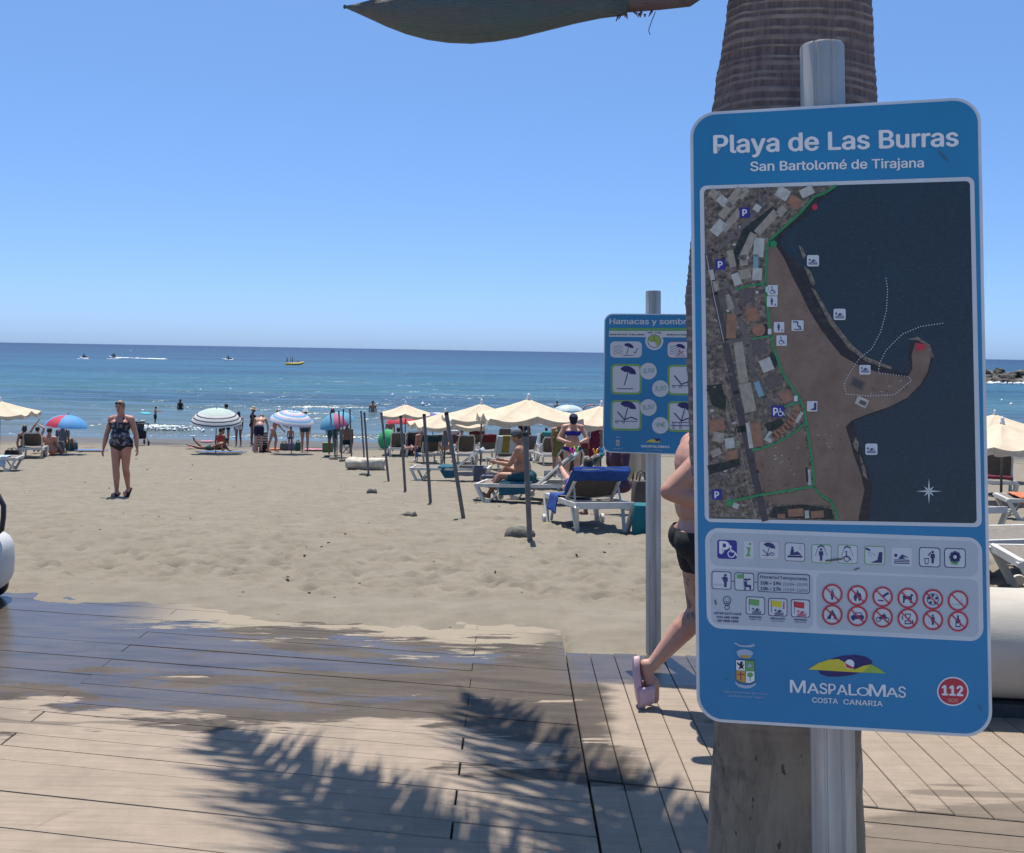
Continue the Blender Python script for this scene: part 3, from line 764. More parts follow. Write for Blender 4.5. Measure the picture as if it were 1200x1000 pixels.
bq(936, 489, 4, 14, 30, P_ROOF2, 7)
bq(1004, 450, 17, 11, 25, P_ROOF3); bq(1004, 450, 12, 7, 25, P_TRACK, 7); bq(1009, 471, 14, 10, 25, P_ROOF2); bq(1010, 472, 8, 5, 25, P_ROOF3, 7)
rq = random.Random(3)
for k in range(60):
    x, y = (rq.uniform(897, 935), rq.uniform(520, 572)) if k < 26 else (rq.uniform(1018, 1062), rq.uniform(446, 462)) if k < 44 else (rq.uniform(955, 985), rq.uniform(495, 530))
    bq(x, y, rq.uniform(0.8, 2.2), rq.uniform(0.6, 1.4), rq.uniform(-40, 40), rq.choice([P_TRACK, P_ROOF2, P_TRACK]), 6)
for k in range(70):
    x = rq.uniform(828, 896); y = rq.uniform(226, 600)
    bq(x, y, rq.uniform(1.5, 5), rq.uniform(1.2, 4), rq.choice([-10, 38, -20]), rq.choice([P_ROOF2, P_ROOF3, P_TREES, P_ROOF]), 5)
S.done('map_land')
GL = 8
for w, pts in ((2.6, [(979, 219), (966, 227.6), (953.7, 232), (936, 252), (914.5, 271), (901, 283), (897.6, 296), (897.6, 315), (896.5, 335), (897, 345), (901.8, 386), (906, 408), (917, 438.7), (935.7, 466), (941.8, 479), (945, 500), (951, 540), (954, 571), (960, 579), (972.7, 587), (978, 597), (980.5, 608.5)]), (2.2, [(896, 333), (878, 335.6), (862, 340)]), (2, [(904, 394), (880, 397.5)]), (2, [(939, 471), (918, 476.5)]), (2.3, [(942.7, 495.6), (927.7, 509), (908.7, 519), (891, 525.7), (881, 527)]), (2.6, [(953.8, 569), (921, 574.7), (889.7, 579.5), (859.6, 586)])):
    S.line(pts, w, P_GREEN, GL)
S.circ(855, 588.5, 4, P_GREEN, GL); S.circ(906, 287, 4, P_GREEN, GL)
S.done('walking_route')
dots = [(1037, 327), (1039, 341), (1037.5, 365), (1031, 389), (1020.5, 409), (1006.5, 420), (994, 438.7), (988, 451), (991, 461.8), (1015.9, 464), (1046.7, 462.7), (1066.7, 446), (1063.7, 441.8), (1028, 437), (1029.7, 426), (1037, 411), (1056, 392), (1077.5, 383), (1105, 379)]
acc = 0.0
for (x0, y0), (x1, y1) in zip(dots, dots[1:]):
    L = math.hypot(x1 - x0, y1 - y0)
    while acc < L:
        t = acc / L; S.circ(x0 + (x1 - x0) * t, y0 + (y1 - y0) * t, 0.7, P_GREY, 7, 6); acc += 3.2
    acc -= L
S.done('boat_lane_marking')
def pbox(x, y, s, wheel=False):
    S.frame(x, y, s, s, P_PARK, 9, 0.6, P_PARK, 1.0, 0.0); S.text('P', (x - s * .2, y + s * .32), (x + s * .2, y + s * .32), s * .62, P_WHITE, 11, 0.03); S.done('parking_symbol')
pbox(872.5, 250.5, 12); pbox(844, 311, 12); pbox(840, 579, 12)
S.frame(911, 482, 15, 13, P_PARK, 9, 0.6, P_PARK, 1.0, 0); S.text('P', (906, 486.5), (911, 486.5), 8.5, P_WHITE, 11, 0.03); S.ring(914, 484.5, 3, 0.8, P_WHITE, 11, 12); S.line([(913.6, 478.5), (914, 482.5), (917, 483), (918.5, 486.5)], 0.9, P_WHITE, 11); S.done('parking_symbol')
def swim(x, y, s, lay, c=P_DKBLUE):
    S.circ(x - s * .33, y - s * .08, s * .10, c, lay, 10)
    S.poly([(x - s * .22, y + s * .12), (x + s * .02, y - s * .14), (x + s * .34, y + s * .02), (x + s * .32, y + s * .06), (x + s * .06, y - s * .02), (x + s * .2, y + s * .12)], c, lay)
    for k in range(3): S.line([(x - s * .42, y + s * (.17 + .09 * k)), (x + s * .42, y + s * (.19 + .09 * k))], s * .05, c, lay)
def figure(x, y, s, lay, c=P_DKBLUE):
    S.circ(x, y - s * .36, s * .09, c, lay, 10); S.poly([(x - s * .14, y - s * .24), (x + s * .14, y - s * .24), (x + s * .16, y + s * .05), (x + s * .09, y + s * .05), (x + s * .08, y + s * .42), (x - s * .08, y + s * .42), (x - s * .09, y + s * .05), (x - s * .16, y + s * .05)], c, lay)
def wheelchair(x, y, s, lay, c=P_DKBLUE):
    S.ring(x - s * .05, y + s * .18, s * .24, s * .06, c, lay, 16); S.circ(x - s * .08, y - s * .36, s * .07, c, lay, 8); S.line([(x - s * .08, y - s * .28), (x - s * .05, y + s * .04), (x + s * .16, y + s * .06), (x + s * .3, y + s * .3)], s * .08, c, lay)
for x, y in ((952, 306.5), (983, 369), (1020, 526)):
    S.frame(x, y, 14, 13, P_WHITE, 9, 0.5, P_GREY, 2, 0); swim(x, y, 12, 11); S.done('bathing_symbol')
S.frame(1012.5, 433.5, 13, 11, P_WHITE, 9, 0.5, P_GREY, 1.5, 0); swim(1012.5, 432.5, 11, 11); S.done('boat_symbol')
for x, y, k in ((905, 341, 'w'), (904.5, 354, 'f'), (912.5, 384, 'f'), (934, 382, 'c'), (915.5, 399.5, 'w'), (951, 476, 'b')):
    S.frame(x, y, 12 if k != 'c' else 14, 12, P_WHITE, 9, 0.5, P_GREY, 1, 0)
    if k == 'w': wheelchair(x, y, 11, 11)
    elif k == 'f': figure(x - .5, y, 10, 11); S.line([(x + 3.5, y + 3), (x + 3.5, y + 4.6)], 1.3, P_DKBLUE, 11)
    elif k == 'c': S.line([(x - 4, y + 4.5), (x + 5, y + 4.5)], 1, P_DKBLUE, 11); S.line([(x, y - 2), (x + .8, y + 1), (x + 3, y + 1), (x + 3, y + 4)], 1.4, P_DKBLUE, 11); S.circ(x, y - 3.5, 1.1, P_DKBLUE, 11, 8); S.line([(x - 5, y - 4), (x - 1, y - 4.5)], 1.4, P_DKBLUE, 11)
    else: S.poly([(x - 3, y + 4.5), (x + 5, y + 4.5), (x + 5, y - 4), (x + 2.2, y - 4), (x + 2, y + 2)], P_DKBLUE, 11)
    S.done('service_symbol')
for x, y in ((901.5, 389), (899, 340), (932, 467)): S.frame(x, y, 4, 6.5, P_WHITE, 9, 0.4, P_GREY, .8, 0); S.done('path_number_tag')
S.circ(954, 244, 3.6, P_RED, 9, 8); S.done('red_map_mark'); S.poly([(1072, 402), (1083, 404), (1081, 411), (1076, 410), (1073, 414)], P_RED, 9); S.done('red_map_mark')
for k in range(8):
    a = k * math.pi / 4; L = 15 if k % 2 == 0 else 8; b_ = a + 0.32; c_ = a - 0.32
    S.face([(1087 + L * math.cos(a), 575 + L * math.sin(a)), (1087 + 3.4 * math.cos(b_), 575 + 3.4 * math.sin(b_)), (1087, 575), (1087 + 3.4 * math.cos(c_), 575 + 3.4 * math.sin(c_))], P_GREY, 8)
S.done('compass_rose')
# legend
S.quad_round([(826, 617.5), (1149, 629.5), (1151, 750.5), (828.5, 734.5)], 16, P_GREY, 1)
S.quad_round([(832, 623), (1144, 634), (1144.5, 675), (832.5, 662)], 10, P_FIELD, 2)
S.quad_round([(832, 665), (952, 671), (952.5, 735.5), (834, 730)], 8, P_FIELD, 2)
S.quad_round([(956, 670.5), (1144.5, 678), (1145, 745), (956.5, 735.5)], 8, P_FIELD, 2)
S.done('legend_board')
S.frame(852, 643, 23, 22, P_PARK, 3, 1, P_PARK, 3); S.text('P', (844, 647.5), (854, 648), 14, P_WHITE, 5, 0.04); S.ring(857, 648, 4.6, 1.1, P_WHITE, 5, 16); S.circ(856, 639.5, 1.4, P_WHITE, 5, 8); S.line([(856, 641), (857, 645.5), (861, 646), (863.5, 650.5)], 1.4, P_WHITE, 5); S.done('pictogram')
S.frame(877, 643.5, 11, 21, P_GREY, 3, 0.4, P_GREY, 2); S.circ(878.6, 636.6, 1.5, P_LEAF, 5, 12); S.poly([(874.6, 640.4), (879.4, 640.2), (878, 649), (879.6, 649), (879.2, 651), (873.4, 651), (873.8, 649), (875.4, 649), (876.2, 642.2), (874.4, 642.4)], P_LEAF, 5); S.done('pictogram')
def parasol(x, y, s, lay, c=P_DKBLUE, chair=True):
    tilt = 0.33
    def q(u, v): return (x + s * (u * math.cos(tilt) - v * math.sin(tilt)), y + s * (u * math.sin(tilt) + v * math.cos(tilt)))
    S.poly([q(.5 * math.cos(R_(180 + 6 * k)), -.28 + .34 * math.sin(R_(180 + 6 * k))) for k in range(31)] + [q(.16, -.20), q(0, -.30), q(-.16, -.20)], c, lay)
    S.line([q(0, -.3), q(.05, .55)], s * .06, c, lay)
    if chair:
        S.line([(x - s * .45, y), (x - s * .05, y + s * .38), (x + s * .3, y + s * .22), (x + s * .52, y + s * .36)], s * .07, c, lay)
        S.line([(x - s * .5, y + s * .44), (x + s * .45, y + s * .44)], s * .05, c, lay)
S.frame(901, 644, 23, 21, P_PINK, 3, 0.5, P_GREY, 3); parasol(900, 643.5, 14, 5); S.text('€', (906, 643), (910, 643), 6.5, P_FIELD, 5); S.done('pictogram')
S.frame(931, 646, 23.5, 21.5, P_TRACK, 3, 0.7, P_GREY, 3); S.circ(928, 641, 1.5, P_DKBLUE, 5, 8); S.poly([(926.5, 642.5), (929.5, 642.5), (930, 646.5), (934, 645), (939, 649.5), (925, 649.5)], P_DKBLUE, 5); S.line([(923, 651), (939, 651.4)], 2.2, P_NAVY, 5); S.text('€', (935.5, 644), (939.5, 644), 6, P_FIELD, 5); S.done('pictogram')
def shower(x, y, lay):
    S.line([(x - 3.5, y - 8), (x, y - 9.6), (x + 3.5, y - 8)], 1.6, P_DKBLUE, lay)
    for k in (-1, 1): S.line([(x + k * 3.5, y - 7), (x + k * 7, y + 2)], 0.5, P_NAVY, lay)
S.frame(962, 648, 23.5, 22, P_LEAF, 3, 0.9, P_GREY, 3); figure(961.5, 649, 17, 5); shower(961.5, 648, 5); S.done('pictogram')
S.frame(992.5, 648.5, 23.5, 22, P_LEAF, 3, 0.9, P_GREY, 3); wheelchair(992, 651, 15, 5); shower(992, 649, 5); S.done('pictogram')
S.frame(1024, 650, 24, 22, P_LEAF, 3, 0.9, P_GREY, 3); S.poly([(1029, 646), (1033, 646), (1032.5, 658.5), (1019, 658.5), (1027, 655)], P_DKBLUE, 5); S.line([(1014, 642), (1018, 643.5)], 2.4, P_DKBLUE, 5); S.line([(1018, 645), (1025, 650)], 0.4, P_NAVY, 5); S.line([(1016, 646), (1021, 652)], 0.4, P_NAVY, 5); S.done('pictogram')
S.frame(1055.5, 651.5, 24, 22, P_GREY, 3, 0.5, P_GREY, 3); swim(1055.5, 651.5, 21, 5); S.done('pictogram')
S.frame(1088, 652, 25, 23, P_NAVY, 3, 1.0, P_GREY, 3.5); figure(1091.5, 652, 17, 5); S.line([(1086.5, 650), (1089, 646.5)], 1.4, P_DKBLUE, 5); S.poly([(1081.5, 653), (1087.5, 653), (1086.3, 660), (1082.6, 660)], P_DKBLUE, 5); S.poly([(1082.5, 654), (1086.5, 654), (1085.7, 659), (1083.3, 659)], P_GREY, 6); S.done('pictogram')
S.frame(1117.5, 653, 25, 23, P_NAVY, 3, 1.0, P_GREY, 3.5)
for k in range(8): S.circ(1117.5 + 4.6 * math.cos(k * .785), 651.5 + 4.6 * math.sin(k * .785), 2.3, P_DKBLUE, 6, 8)
S.circ(1117.5, 651.5, 4.2, P_DKBLUE, 6); S.circ(1117.5, 651.5, 2.2, P_GREY, 7); S.poly([(1110, 652), (1117, 658.5), (1124, 654), (1120, 661), (1113.5, 660)], P_LEAF, 5); S.done('pictogram')
S.frame(845.5, 679, 23, 21, P_NAVY, 3, 0.9, P_GREY, 3); figure(850, 679.5, 18, 5); S.line([(846, 677), (849, 675)], 1.6, P_DKBLUE, 5); S.line([(837, 684), (847, 684.3)], 2.6, P_FIELD, 5); S.done('pictogram')
S.frame(872, 680.5, 23, 21, P_NAVY, 3, 0.9, P_GREY, 3); S.poly([(863, 672), (871, 671.5), (871.5, 676.5), (863.4, 677)], P_LEAF, 5); S.line([(871, 671), (872, 690)], 0.6, P_NAVY, 5); S.circ(873.5, 678, 1.6, P_DKBLUE, 5, 8); S.poly([(872, 680), (875, 680), (875.5, 684), (880, 684.5), (880, 690), (878, 690), (877.8, 687), (872.5, 686.5)], P_DKBLUE, 5); S.line([(875, 678.5), (879, 677.5)], 1.8, P_DKBLUE, 5); S.line([(873.5, 687), (873, 691)], 1, P_DKBLUE, 5); S.done('pictogram')
S.line([(857.3, 680), (860.3, 680.2)], 0.8, P_NAVY, 3); S.line([(883.7, 681), (887.5, 681.3)], 0.8, P_NAVY, 3)
S.frame(918, 682.3, 61, 22.5, P_NAVY, 3, 0.9, P_FIELD, 3); S.text('Horario/Temporada', (890.5, 676.4), (945, 679), 3.4, P_NAVY, 5, 0.01); S.text('10h – 19h', (891, 683.7), (914.5, 684.6), 3.8, P_NAVY, 5, 0.03); S.text('(16/06-15/09)', (917.5, 684.8), (945.8, 685.8), 3.4, P_NAVY, 5); S.text('10h – 17h', (891, 690.3), (914.5, 691.2), 3.8, P_NAVY, 5, 0.03); S.text('(16/09-15/06)', (917.5, 691.4), (945.8, 692.6), 3.4, P_NAVY, 5); S.done('timetable')
S.ring(852, 702, 4.8, 0.9, P_DKBLUE, 4); S.line([(848.5, 705.5), (850.6, 708.5), (853.4, 708.5), (855.5, 705.5)], 0.8, P_DKBLUE, 4); S.ring(852, 710.5, 3, 0.8, P_DKBLUE, 4); S.line([(849.8, 703), (852, 704.8), (854.2, 703)], 0.7, P_DKBLUE, 4); S.circ(850.4, 700.6, .6, P_DKBLUE, 4, 6); S.circ(853.6, 700.6, .6, P_DKBLUE, 4, 6); S.done('pictogram')
S.text('USTED ESTÁ AQUÍ', (836.8, 718.2), (868.4, 719.6), 2.3, P_NAVY, 4, 0.02); S.text('YOU ARE HERE', (839.5, 722.9), (865.6, 724), 2.4, P_NAVY, 4, 0.02); S.text('SIE SIND HIER', (840.5, 727), (865, 728.2), 2.4, P_NAVY, 4, 0.02); S.done('you_are_here_lettering')
for x, y, m, t1, t2 in ((885, 708.5, P_LEAF, 'PERMITIDO', 'PERMITTED'), (911, 710.3, P_YELLOW, 'PRECAUCIÓN', 'CAUTION'), (937.5, 711.6, P_RED, 'PROHIBIDO', 'PROHIBITED')):
    S.frame(x, y, 22.5, 21, P_NAVY, 3, 0.9, P_GREY, 3); S.line([(x - 7.6, y - 8), (x - 7.2, y + 6)], 0.6, P_NAVY, 5); S.poly([(x - 7.5, y - 8.5), (x - 3, y - 7.6), (x + 4.5, y - 6.8), (x + 4.2, y + .2), (x - 2, y - .4), (x - 7.2, y - 1.6)], m, 5); swim(x + 1.5, y + 4.5, 12.5, 6, P_DKBLUE if m != P_RED else P_RED)
    if m == P_YELLOW: S.line([(x + 7.2, y - 6), (x + 7, y + 2)], 1.4, P_RED, 6)
    S.done('pictogram')
    w = len(t1) * .83
    S.text(t1, (x - w, y + 13.9), (x + w, y + 14.5), 1.8, P_NAVY, 4, 0.02); S.text(t2, (x - w * .9, y + 16.6), (x + w * .9, y + 17.2), 1.6, P_NAVY, 4); S.done('flag_lettering')
def icon(k, x, y):
    L = 5; c = P_DKBLUE
    if k == 0: figure(x, y + 1, 13, L); S.line([(x - 3, y - 6), (x + 3, y - 6)], 1.6, P_FIELD, L)
    if k == 1: S.poly([(x - 4.5, y + 2), (x - 3, y - 2), (x - 1.5, y), (x, y - 7), (x + 2, y - 2), (x + 3.5, y - 3), (x + 4.8, y + 2), (x + 3, y + 6.5), (x - 3, y + 6.5)], c, L); S.poly([(x - 1.5, y + 6.5), (x, y + 1.5), (x + 1.8, y + 6.5)], P_GREY, L + 1)
    if k == 2: S.poly([(x - 1, y - 1), (x + 6, y - 5.5), (x + 8, y - 3.5), (x + 2, y)], c, L); S.line([(x - 5, y + 4), (x + 1, y + 4.8)], 1.4, c, L)
    if k == 3: S.poly([(x - 6, y - 3), (x + 3, y - 2), (x + 4, y - 5), (x + 7, y - 3.5), (x + 5, y - 1.5), (x + 4.5, y + 6), (x + 3, y + 6), (x + 2.4, y + 1.5), (x - 3.2, y + 1.2), (x - 4, y + 6), (x - 5.4, y + 6), (x - 5.4, y)], c, L)
    if k == 4:
        S.ring(x, y, 7, 0.8, c, L)
        for a in range(5): S.circ(x + 4.4 * math.cos(a * 1.257 - 1.57), y + 4.4 * math.sin(a * 1.257 - 1.57), 1.8, c, L, 6)
    if k == 5: S.line([(x - 6, y + 4.4), (x + 2, y + 4.6)], 2.4, P_FIELD, L); S.line([(x - 2.5, y - 3), (x + 2, y + 1)], 0.9, P_FIELD, L); S.poly([(x + 3.2, y - 3), (x + 5.2, y - 2.5), (x + 5.4, y + 2), (x + 7, y + 5), (x + 3.4, y + 5)], P_FIELD, L)
    if k == 6: S.poly([(x, y - 6), (x + 6.5, y + 5.5), (x - 6.5, y + 5)], c, L); S.poly([(x, y - 2), (x + 2, y + 5), (x - 2, y + 5)], P_GREY, L + 1)
    if k == 7: S.poly([(x - 7.5, y + 3.5), (x - 7.5, y), (x - 5, y - 1), (x - 3.5, y - 4), (x + 4.5, y - 4), (x + 6, y - 1), (x + 7.5, y), (x + 7.5, y + 3.5)], c, L); S.circ(x - 4.5, y + 3.8, 1.8, c, L + 1, 8); S.circ(x + 4.5, y + 3.8, 1.8, c, L + 1, 8); S.poly([(x - 4, y - 1.2), (x - 2.8, y - 3), (x + 3.8, y - 3), (x + 4.8, y - 1.2)], P_GREY, L + 1)
    if k == 8: S.ring(x - 4.6, y + 2.4, 3, 0.9, c, L, 14); S.ring(x + 5, y + 2.6, 3, 0.9, c, L, 14); S.poly([(x - 5, y + 2), (x - 1, y - 3), (x + 4, y - 3), (x + 2, y + 2.4)], c, L); S.line([(x + 1.5, y - 4.5), (x + 5, y + 2)], 1, c, L)
    if k == 9: S.poly([(x - 3, y - 6), (x + 4, y - 5.6), (x + 2.6, y), (x - 1.6, y)], c, L); S.poly([(x - 2, y - 4.8), (x + 2.8, y - 4.6), (x + 1.6, y - 1), (x - 1, y - 1)], P_GREY, L + 1); S.line([(x - 3, y + 2.5), (x + 3.5, y + 2.8), (x + 3.5, y + 6), (x - 3, y + 6), (x - 3, y + 2.5)], 1.1, c, L); S.line([(x - 6.5, y - 3), (x - 5.8, y + 1)], 1.2, c, L); S.line([(x + 5.5, y + 2), (x + 6.2, y + 5.5)], 1.2, c, L)
    if k == 10: figure(x, y, 14, L); S.line([(x - 4.5, y + 1), (x - 4.2, y + 5)], 1, P_FIELD, L)
    if k == 11: S.poly([(x - .9, y - 7), (x + .9, y - 7), (x + 1, y - 3), (x + 2.8, y - .5), (x + 3, y + 7), (x - 3, y + 7), (x - 2.8, y - .5), (x - 1, y - 3)], c, L); S.poly([(x - 1.8, y + 2.6), (x + 1.8, y + 2.6), (x + 1.8, y + 5.6), (x - 1.8, y + 5.6)], P_GREY, L + 1)
for k in range(12):
    x = 974.5 + (k % 6) * 29.3; y = (695 if k < 6 else 718.9) + (k % 6) * 1.52
    S.circ(x, y, 11.5, P_GREY, 3, 28); S.ring(x, y, 12, 2.1, P_RED, 8); icon(k, x, y); S.line([(x - 7.6, y - 7.6), (x + 7.6, y + 7.6)], 1.5, P_RED, 8); S.done('prohibition_roundel')
# crest, tourist-board mark, emergency number
x, y = 873, 783
S.poly([(859.8, 752), (862, 751.4), (866, 754), (873, 755), (880, 754), (883.5, 752.6), (884.5, 755), (880, 757), (873, 756.8), (866, 756)], P_FADE, 3)
S.poly([(863, 762), (866, 760.2), (872, 759), (879, 760.6), (882.8, 763.4), (881, 767), (878, 770), (867.5, 769), (864, 766)], P_FADE, 3); S.poly([(867.6, 765.8), (878.6, 766.6), (878, 770), (867.6, 769)], P_GOLD, 4)
S.poly([(861.6, 771.2), (884, 772), (884.4, 797), (879, 799.6), (873, 799.2), (866, 797.6), (862.6, 795.4)], P_TRACK, 3)
S.poly([(862.4, 772), (872.7, 772.4), (873, 784.4), (862.8, 783.6)], P_WHITE, 4); S.poly([(873.4, 772.4), (883.4, 772.8), (883.8, 784.8), (873.6, 784.4)], P_LEAF, 4)
S.poly([(862.8, 784.2), (873, 784.8), (873.4, 798.4), (867, 797), (863, 794.6)], P_GOLD, 4); S.poly([(873.8, 784.8), (883.8, 785.2), (884, 796), (879, 798.6), (873.8, 798.4)], P_WHITE, 4)
S.poly([(864, 774), (866.5, 776.4), (868, 773.4), (870.6, 773.8), (869.6, 777.4), (872, 776.6), (870.4, 780.2), (872, 782.6), (869, 781.4), (865, 782.8), (867, 779), (863.6, 776.6)], P_BLACK, 5)
S.line([(867.8, 786), (868, 795.4)], 1.5, P_RED, 5); S.line([(864.4, 788.4), (871.4, 788.8)], 1.5, P_RED, 5)
S.circ(878.8, 789, 3.6, P_LEAF, 5, 12, 2.9); S.line([(878.8, 790), (878.9, 796)], 0.8, P_LEAF, 5)
S.circ(878.4, 778.4, 2.3, P_FADE, 5, 10)
S.poly([(861.4, 796), (865, 799.6), (873, 801.4), (881, 800.6), (885.4, 798), (885, 801.4), (879, 804.6), (872, 804.8), (865.4, 803), (862, 799.6)], P_FADE, 4)
S.done('coat_of_arms')
S.text('Ilustre Ayuntamiento de la Villa de', (848, 809.5), (899.6, 812.4), 2.4, P_FADE, 3); S.text('San Bartolomé de Tirajana', (853.6, 814.2), (894, 816.6), 2.4, P_FADE, 3); S.done('council_lettering')
q = lambda a, b: (915 + a / 7.5, 755 + b / 7.5)
S.poly([q(430, 118), q(520, 92), q(640, 80), q(740, 98), q(790, 130), q(795, 165), q(640, 215), q(560, 160)], P_NAVY, 3)
S.poly([q(320, 216), q(700, 234), q(620, 258), q(500, 274), q(400, 270), q(345, 250)], P_NAVY, 3)
S.poly([q(235, 208), q(330, 150), q(420, 122), q(500, 118), q(560, 148), q(640, 208), q(720, 176), q(790, 164), q(850, 196), q(915, 244), q(640, 232), q(430, 220)], P_YELLOW, 4)
S.poly([q(790, 164), q(850, 196), q(915, 244), q(710, 234)], P_LIME, 5)
S.circ(*q(597, 162), 5.6, P_WHITE, 5); S.poly([q(556, 150), q(640, 194), q(605, 200), q(570, 190)], P_RED, 6)
S.done('tourist_board_mark')
xs_ = [(80, 212, 'M', 108), (228, 330, 'A', 88), (338, 402, 'S', 92), (415, 476, 'P', 90), (488, 580, 'A', 86), (592, 660, 'L', 96), (664, 768, 'O', 72), (770, 912, 'M', 104), (918, 1022, 'A', 80), (1026, 1088, 'S', 96)]
for a, b, t, hh in xs_:
    base_ = 408 + (a - 80) * 0.046
    S.text(t, q(a, base_), q(b, base_ + (b - a) * 0.046), hh / 7.5, P_WHITE, 3, 0.012)
S.done('resort_lettering')
S.text('COSTA', q(272, 496), q(495, 508), 5.8, P_WHITE, 3, 0.015); S.text('CANARIA', q(545, 512), q(886, 530), 5.8, P_WHITE, 3, 0.015); S.done('resort_lettering')
S.circ(1115, 808.3, 18.4, P_WHITE, 3, 36, 17); S.circ(1115, 808.3, 16.8, P_RED, 4, 36, 15.4); S.text('112', (1102.8, 812.2), (1126.4, 813.2), 11, P_WHITE, 5, 0.045); S.text('SOS', (1109.5, 820.6), (1120.5, 821), 4.2, P_PINK, 5, 0.02); S.done('emergency_number')
# scratches and sticker remnants
for (x0, y0, x1, y1, w) in ((1098, 178, 1109, 190, 1.1), (967, 656, 985, 654, 2.0), (985, 654, 990, 651, 1.2), (1000, 666.5, 1006, 664.5, 1.2), (838, 702, 839, 707, 1.6), (849.5, 794.5, 852, 794.6, 1), (1145, 824, 1148, 831, 1)): S.line([(x0, y0), (x1, y1)], w, P_ROOF3, 10); S.done('scratch')

# ---- the price sign further back
C2 = Vector((0.8745, 6.16, 1.664))
sg2, M2 = sign_root('price_sign', 'smaller blue price sign with parasol pictograms, half hidden behind the map sign', C2, R_(-11), 0.0, R_(-0.2))
W2, H2 = 0.622, 0.856
rounded_panel(W2, H2, 0.052, 0.012, -0.009).build('panel', ALU2, sg2, False)
rounded_panel(W2 - 0.014, H2 - 0.014, 0.046, 0.0, -0.0122).build('panel_face', P_BLUE, sg2, False)
M2i = (Matrix.Translation(C2) @ M2.to_4x4()).inverted()
pt = at(765.5, 341, 6.27); pb = at(766, 760, 6.27); pb = Vector((pb.x, pb.y, -0.06))
make_post(sg2, pt, pb, 0.047, M2i)
m = MB(); m.box((0, 0.03, 0.3), (0.26, 0.03, 0.04)); m.build('bracket', ALU, sg2, False)
m = MB(); m.box((0, 0.03, -0.3), (0.26, 0.03, 0.04)); m.build('bracket', ALU, sg2, False)
S = Sheet(sg2, C2, M2)
G = lambda a, b: (705 + a / 10.91, 360 + b / 10.91)
K = lambda a, b: (705 + a / 8.7, 420 + b / 8.7)
S.text('Hamacas y sombrillas', G(106, 218), G(1300, 222), 6.4, P_GREY, 2, 0.022, (0, -1)); S.done('title_lettering')
S.poly([G(100, 268), G(1250, 268), G(1250, 306), G(100, 304)], P_LEAF, 1); S.poly([G(98, 305), G(1250, 307), G(1250, 392), G(98, 380)], P_GREY, 1)
S.text('Retain the Hour Ticket, please', G(112, 360), G(548, 362), 1.9, P_BLACK, 2, 0.02, (0, -1)); S.text('Keep your ticket, please', G(836, 362), G(1225, 366), 1.9, P_BLACK, 2, 0.02, (0, -1))
S.done('instruction_band')
S.circ(*G(675, 436), 10.6, P_GREY, 3); S.circ(*G(675, 436), 7.9, P_BLACK, 4); S.circ(*G(675, 436), 7.2, P_GREY, 5)
cx, cy = G(675, 436)
S.poly([(cx, cy)] + [(cx + 6.9 * math.cos(R_(a)), cy + 6.9 * math.sin(R_(a))) for a in range(180, 421, 12)], P_LIME, 6)
S.line([(cx, cy), (cx, cy - 6)], 0.6, P_BLACK, 7); S.line([(cx, cy), (cx - 5, cy)], 0.6, P_BLACK, 7); S.text('9.00 - 17.00', G(592, 338), G(762, 339), 2.0, P_BLACK, 6, 0.02, (0, -1)); S.done('clock_face')
def wave(x0, y0, c):
    for k in range(4): S.line([(x0 + i * 1.5, y0 + k * 2.7 + 0.9 * math.sin(i * 1.1) + i * .12) for i in range(8)], 0.5, c, 5)
S.frame(733.8, 409.8, 37, 19, P_GREY, 3, 0.5, P_GREY, 5, 0); wave(719, 405.5, P_ROOF3); parasol(736, 409.5, 11.5, 6, P_NAVY, False); S.line([(731, 416.6), (742, 416.6)], 0.6, P_NAVY, 6); S.line([(743, 412.5), (744.3, 414.2), (747.6, 408.4)], 0.8, P_NAVY, 6); S.done('pictogram')
S.frame(801, 410, 38, 19, P_RED, 3, 0.5, P_GREY, 5, 0); wave(785, 406, P_NAVY); parasol(796.5, 410, 11, 6, P_NAVY, False); S.line([(791, 417), (803, 417.4)], 0.6, P_NAVY, 6); S.line([(796, 411), (801, 415.6)], 0.9, P_RED, 7); S.line([(801, 411), (796, 415.6)], 0.9, P_RED, 7); S.done('pictogram')
def board(x, y, k):
    S.frame(x, y, 36, 35.5, P_LIME, 3, 0.9, P_LEAF, 5, 0.01); S.frame(x, y, 31.5, 31, P_GREY, 5, .5, P_GREY, 3.5, 0.01)
    if k in (0, 2, 3): parasol(x + .5, y - 3.5 if k == 0 else y - 5, 19, 8, P_NAVY, False)
    if k == 0: S.line([(x - 10.5, y + 11), (x + 8, y + 11.2)], 0.9, P_NAVY, 8)
    if k in (1, 2, 3):
        S.line([(x - 10, y - 4 + (k == 1) * -1), (x - 2, y + 5), (x + 6, y + 2), (x + 13, y + 5)], 1.4, P_NAVY, 8); S.line([(x - 13, y + 6.5), (x + 13, y + 7)], 0.8, P_NAVY, 8)
        for dx in (-11, -3): S.ring(x + dx, y + 7.6, 1.7, 0.6, P_NAVY, 8, 10)
    if k == 3: S.line([(x - 14, y + 10.4), (x + 14, y + 10.8)], 1.0, P_NAVY, 8); [S.ring(x + dx, y + 13, 1.6, 0.6, P_NAVY, 8, 10) for dx in (-11, -3)]
    S.done('tariff_pictogram')
board(734, 444.5, 0); board(734, 486.8, 2); board(800.5, 445.5, 1); board(800.5, 488.3, 3)
for (x, y, t) in ((760, 435, '3,50'), (774, 455.5, '3,50'), (760, 477.6, '5,50'), (774, 498.5, '9€')):
    S.circ(x, y, 9.8, P_GREY, 7); w = 6.5 if t != '9€' else 5.2; S.text(t, (x - w, y + 2.5), (x + w, y + 1.5), 5.2, P_MINT, 8, 0.035, (0.1, -1)); S.done('price_sticker')
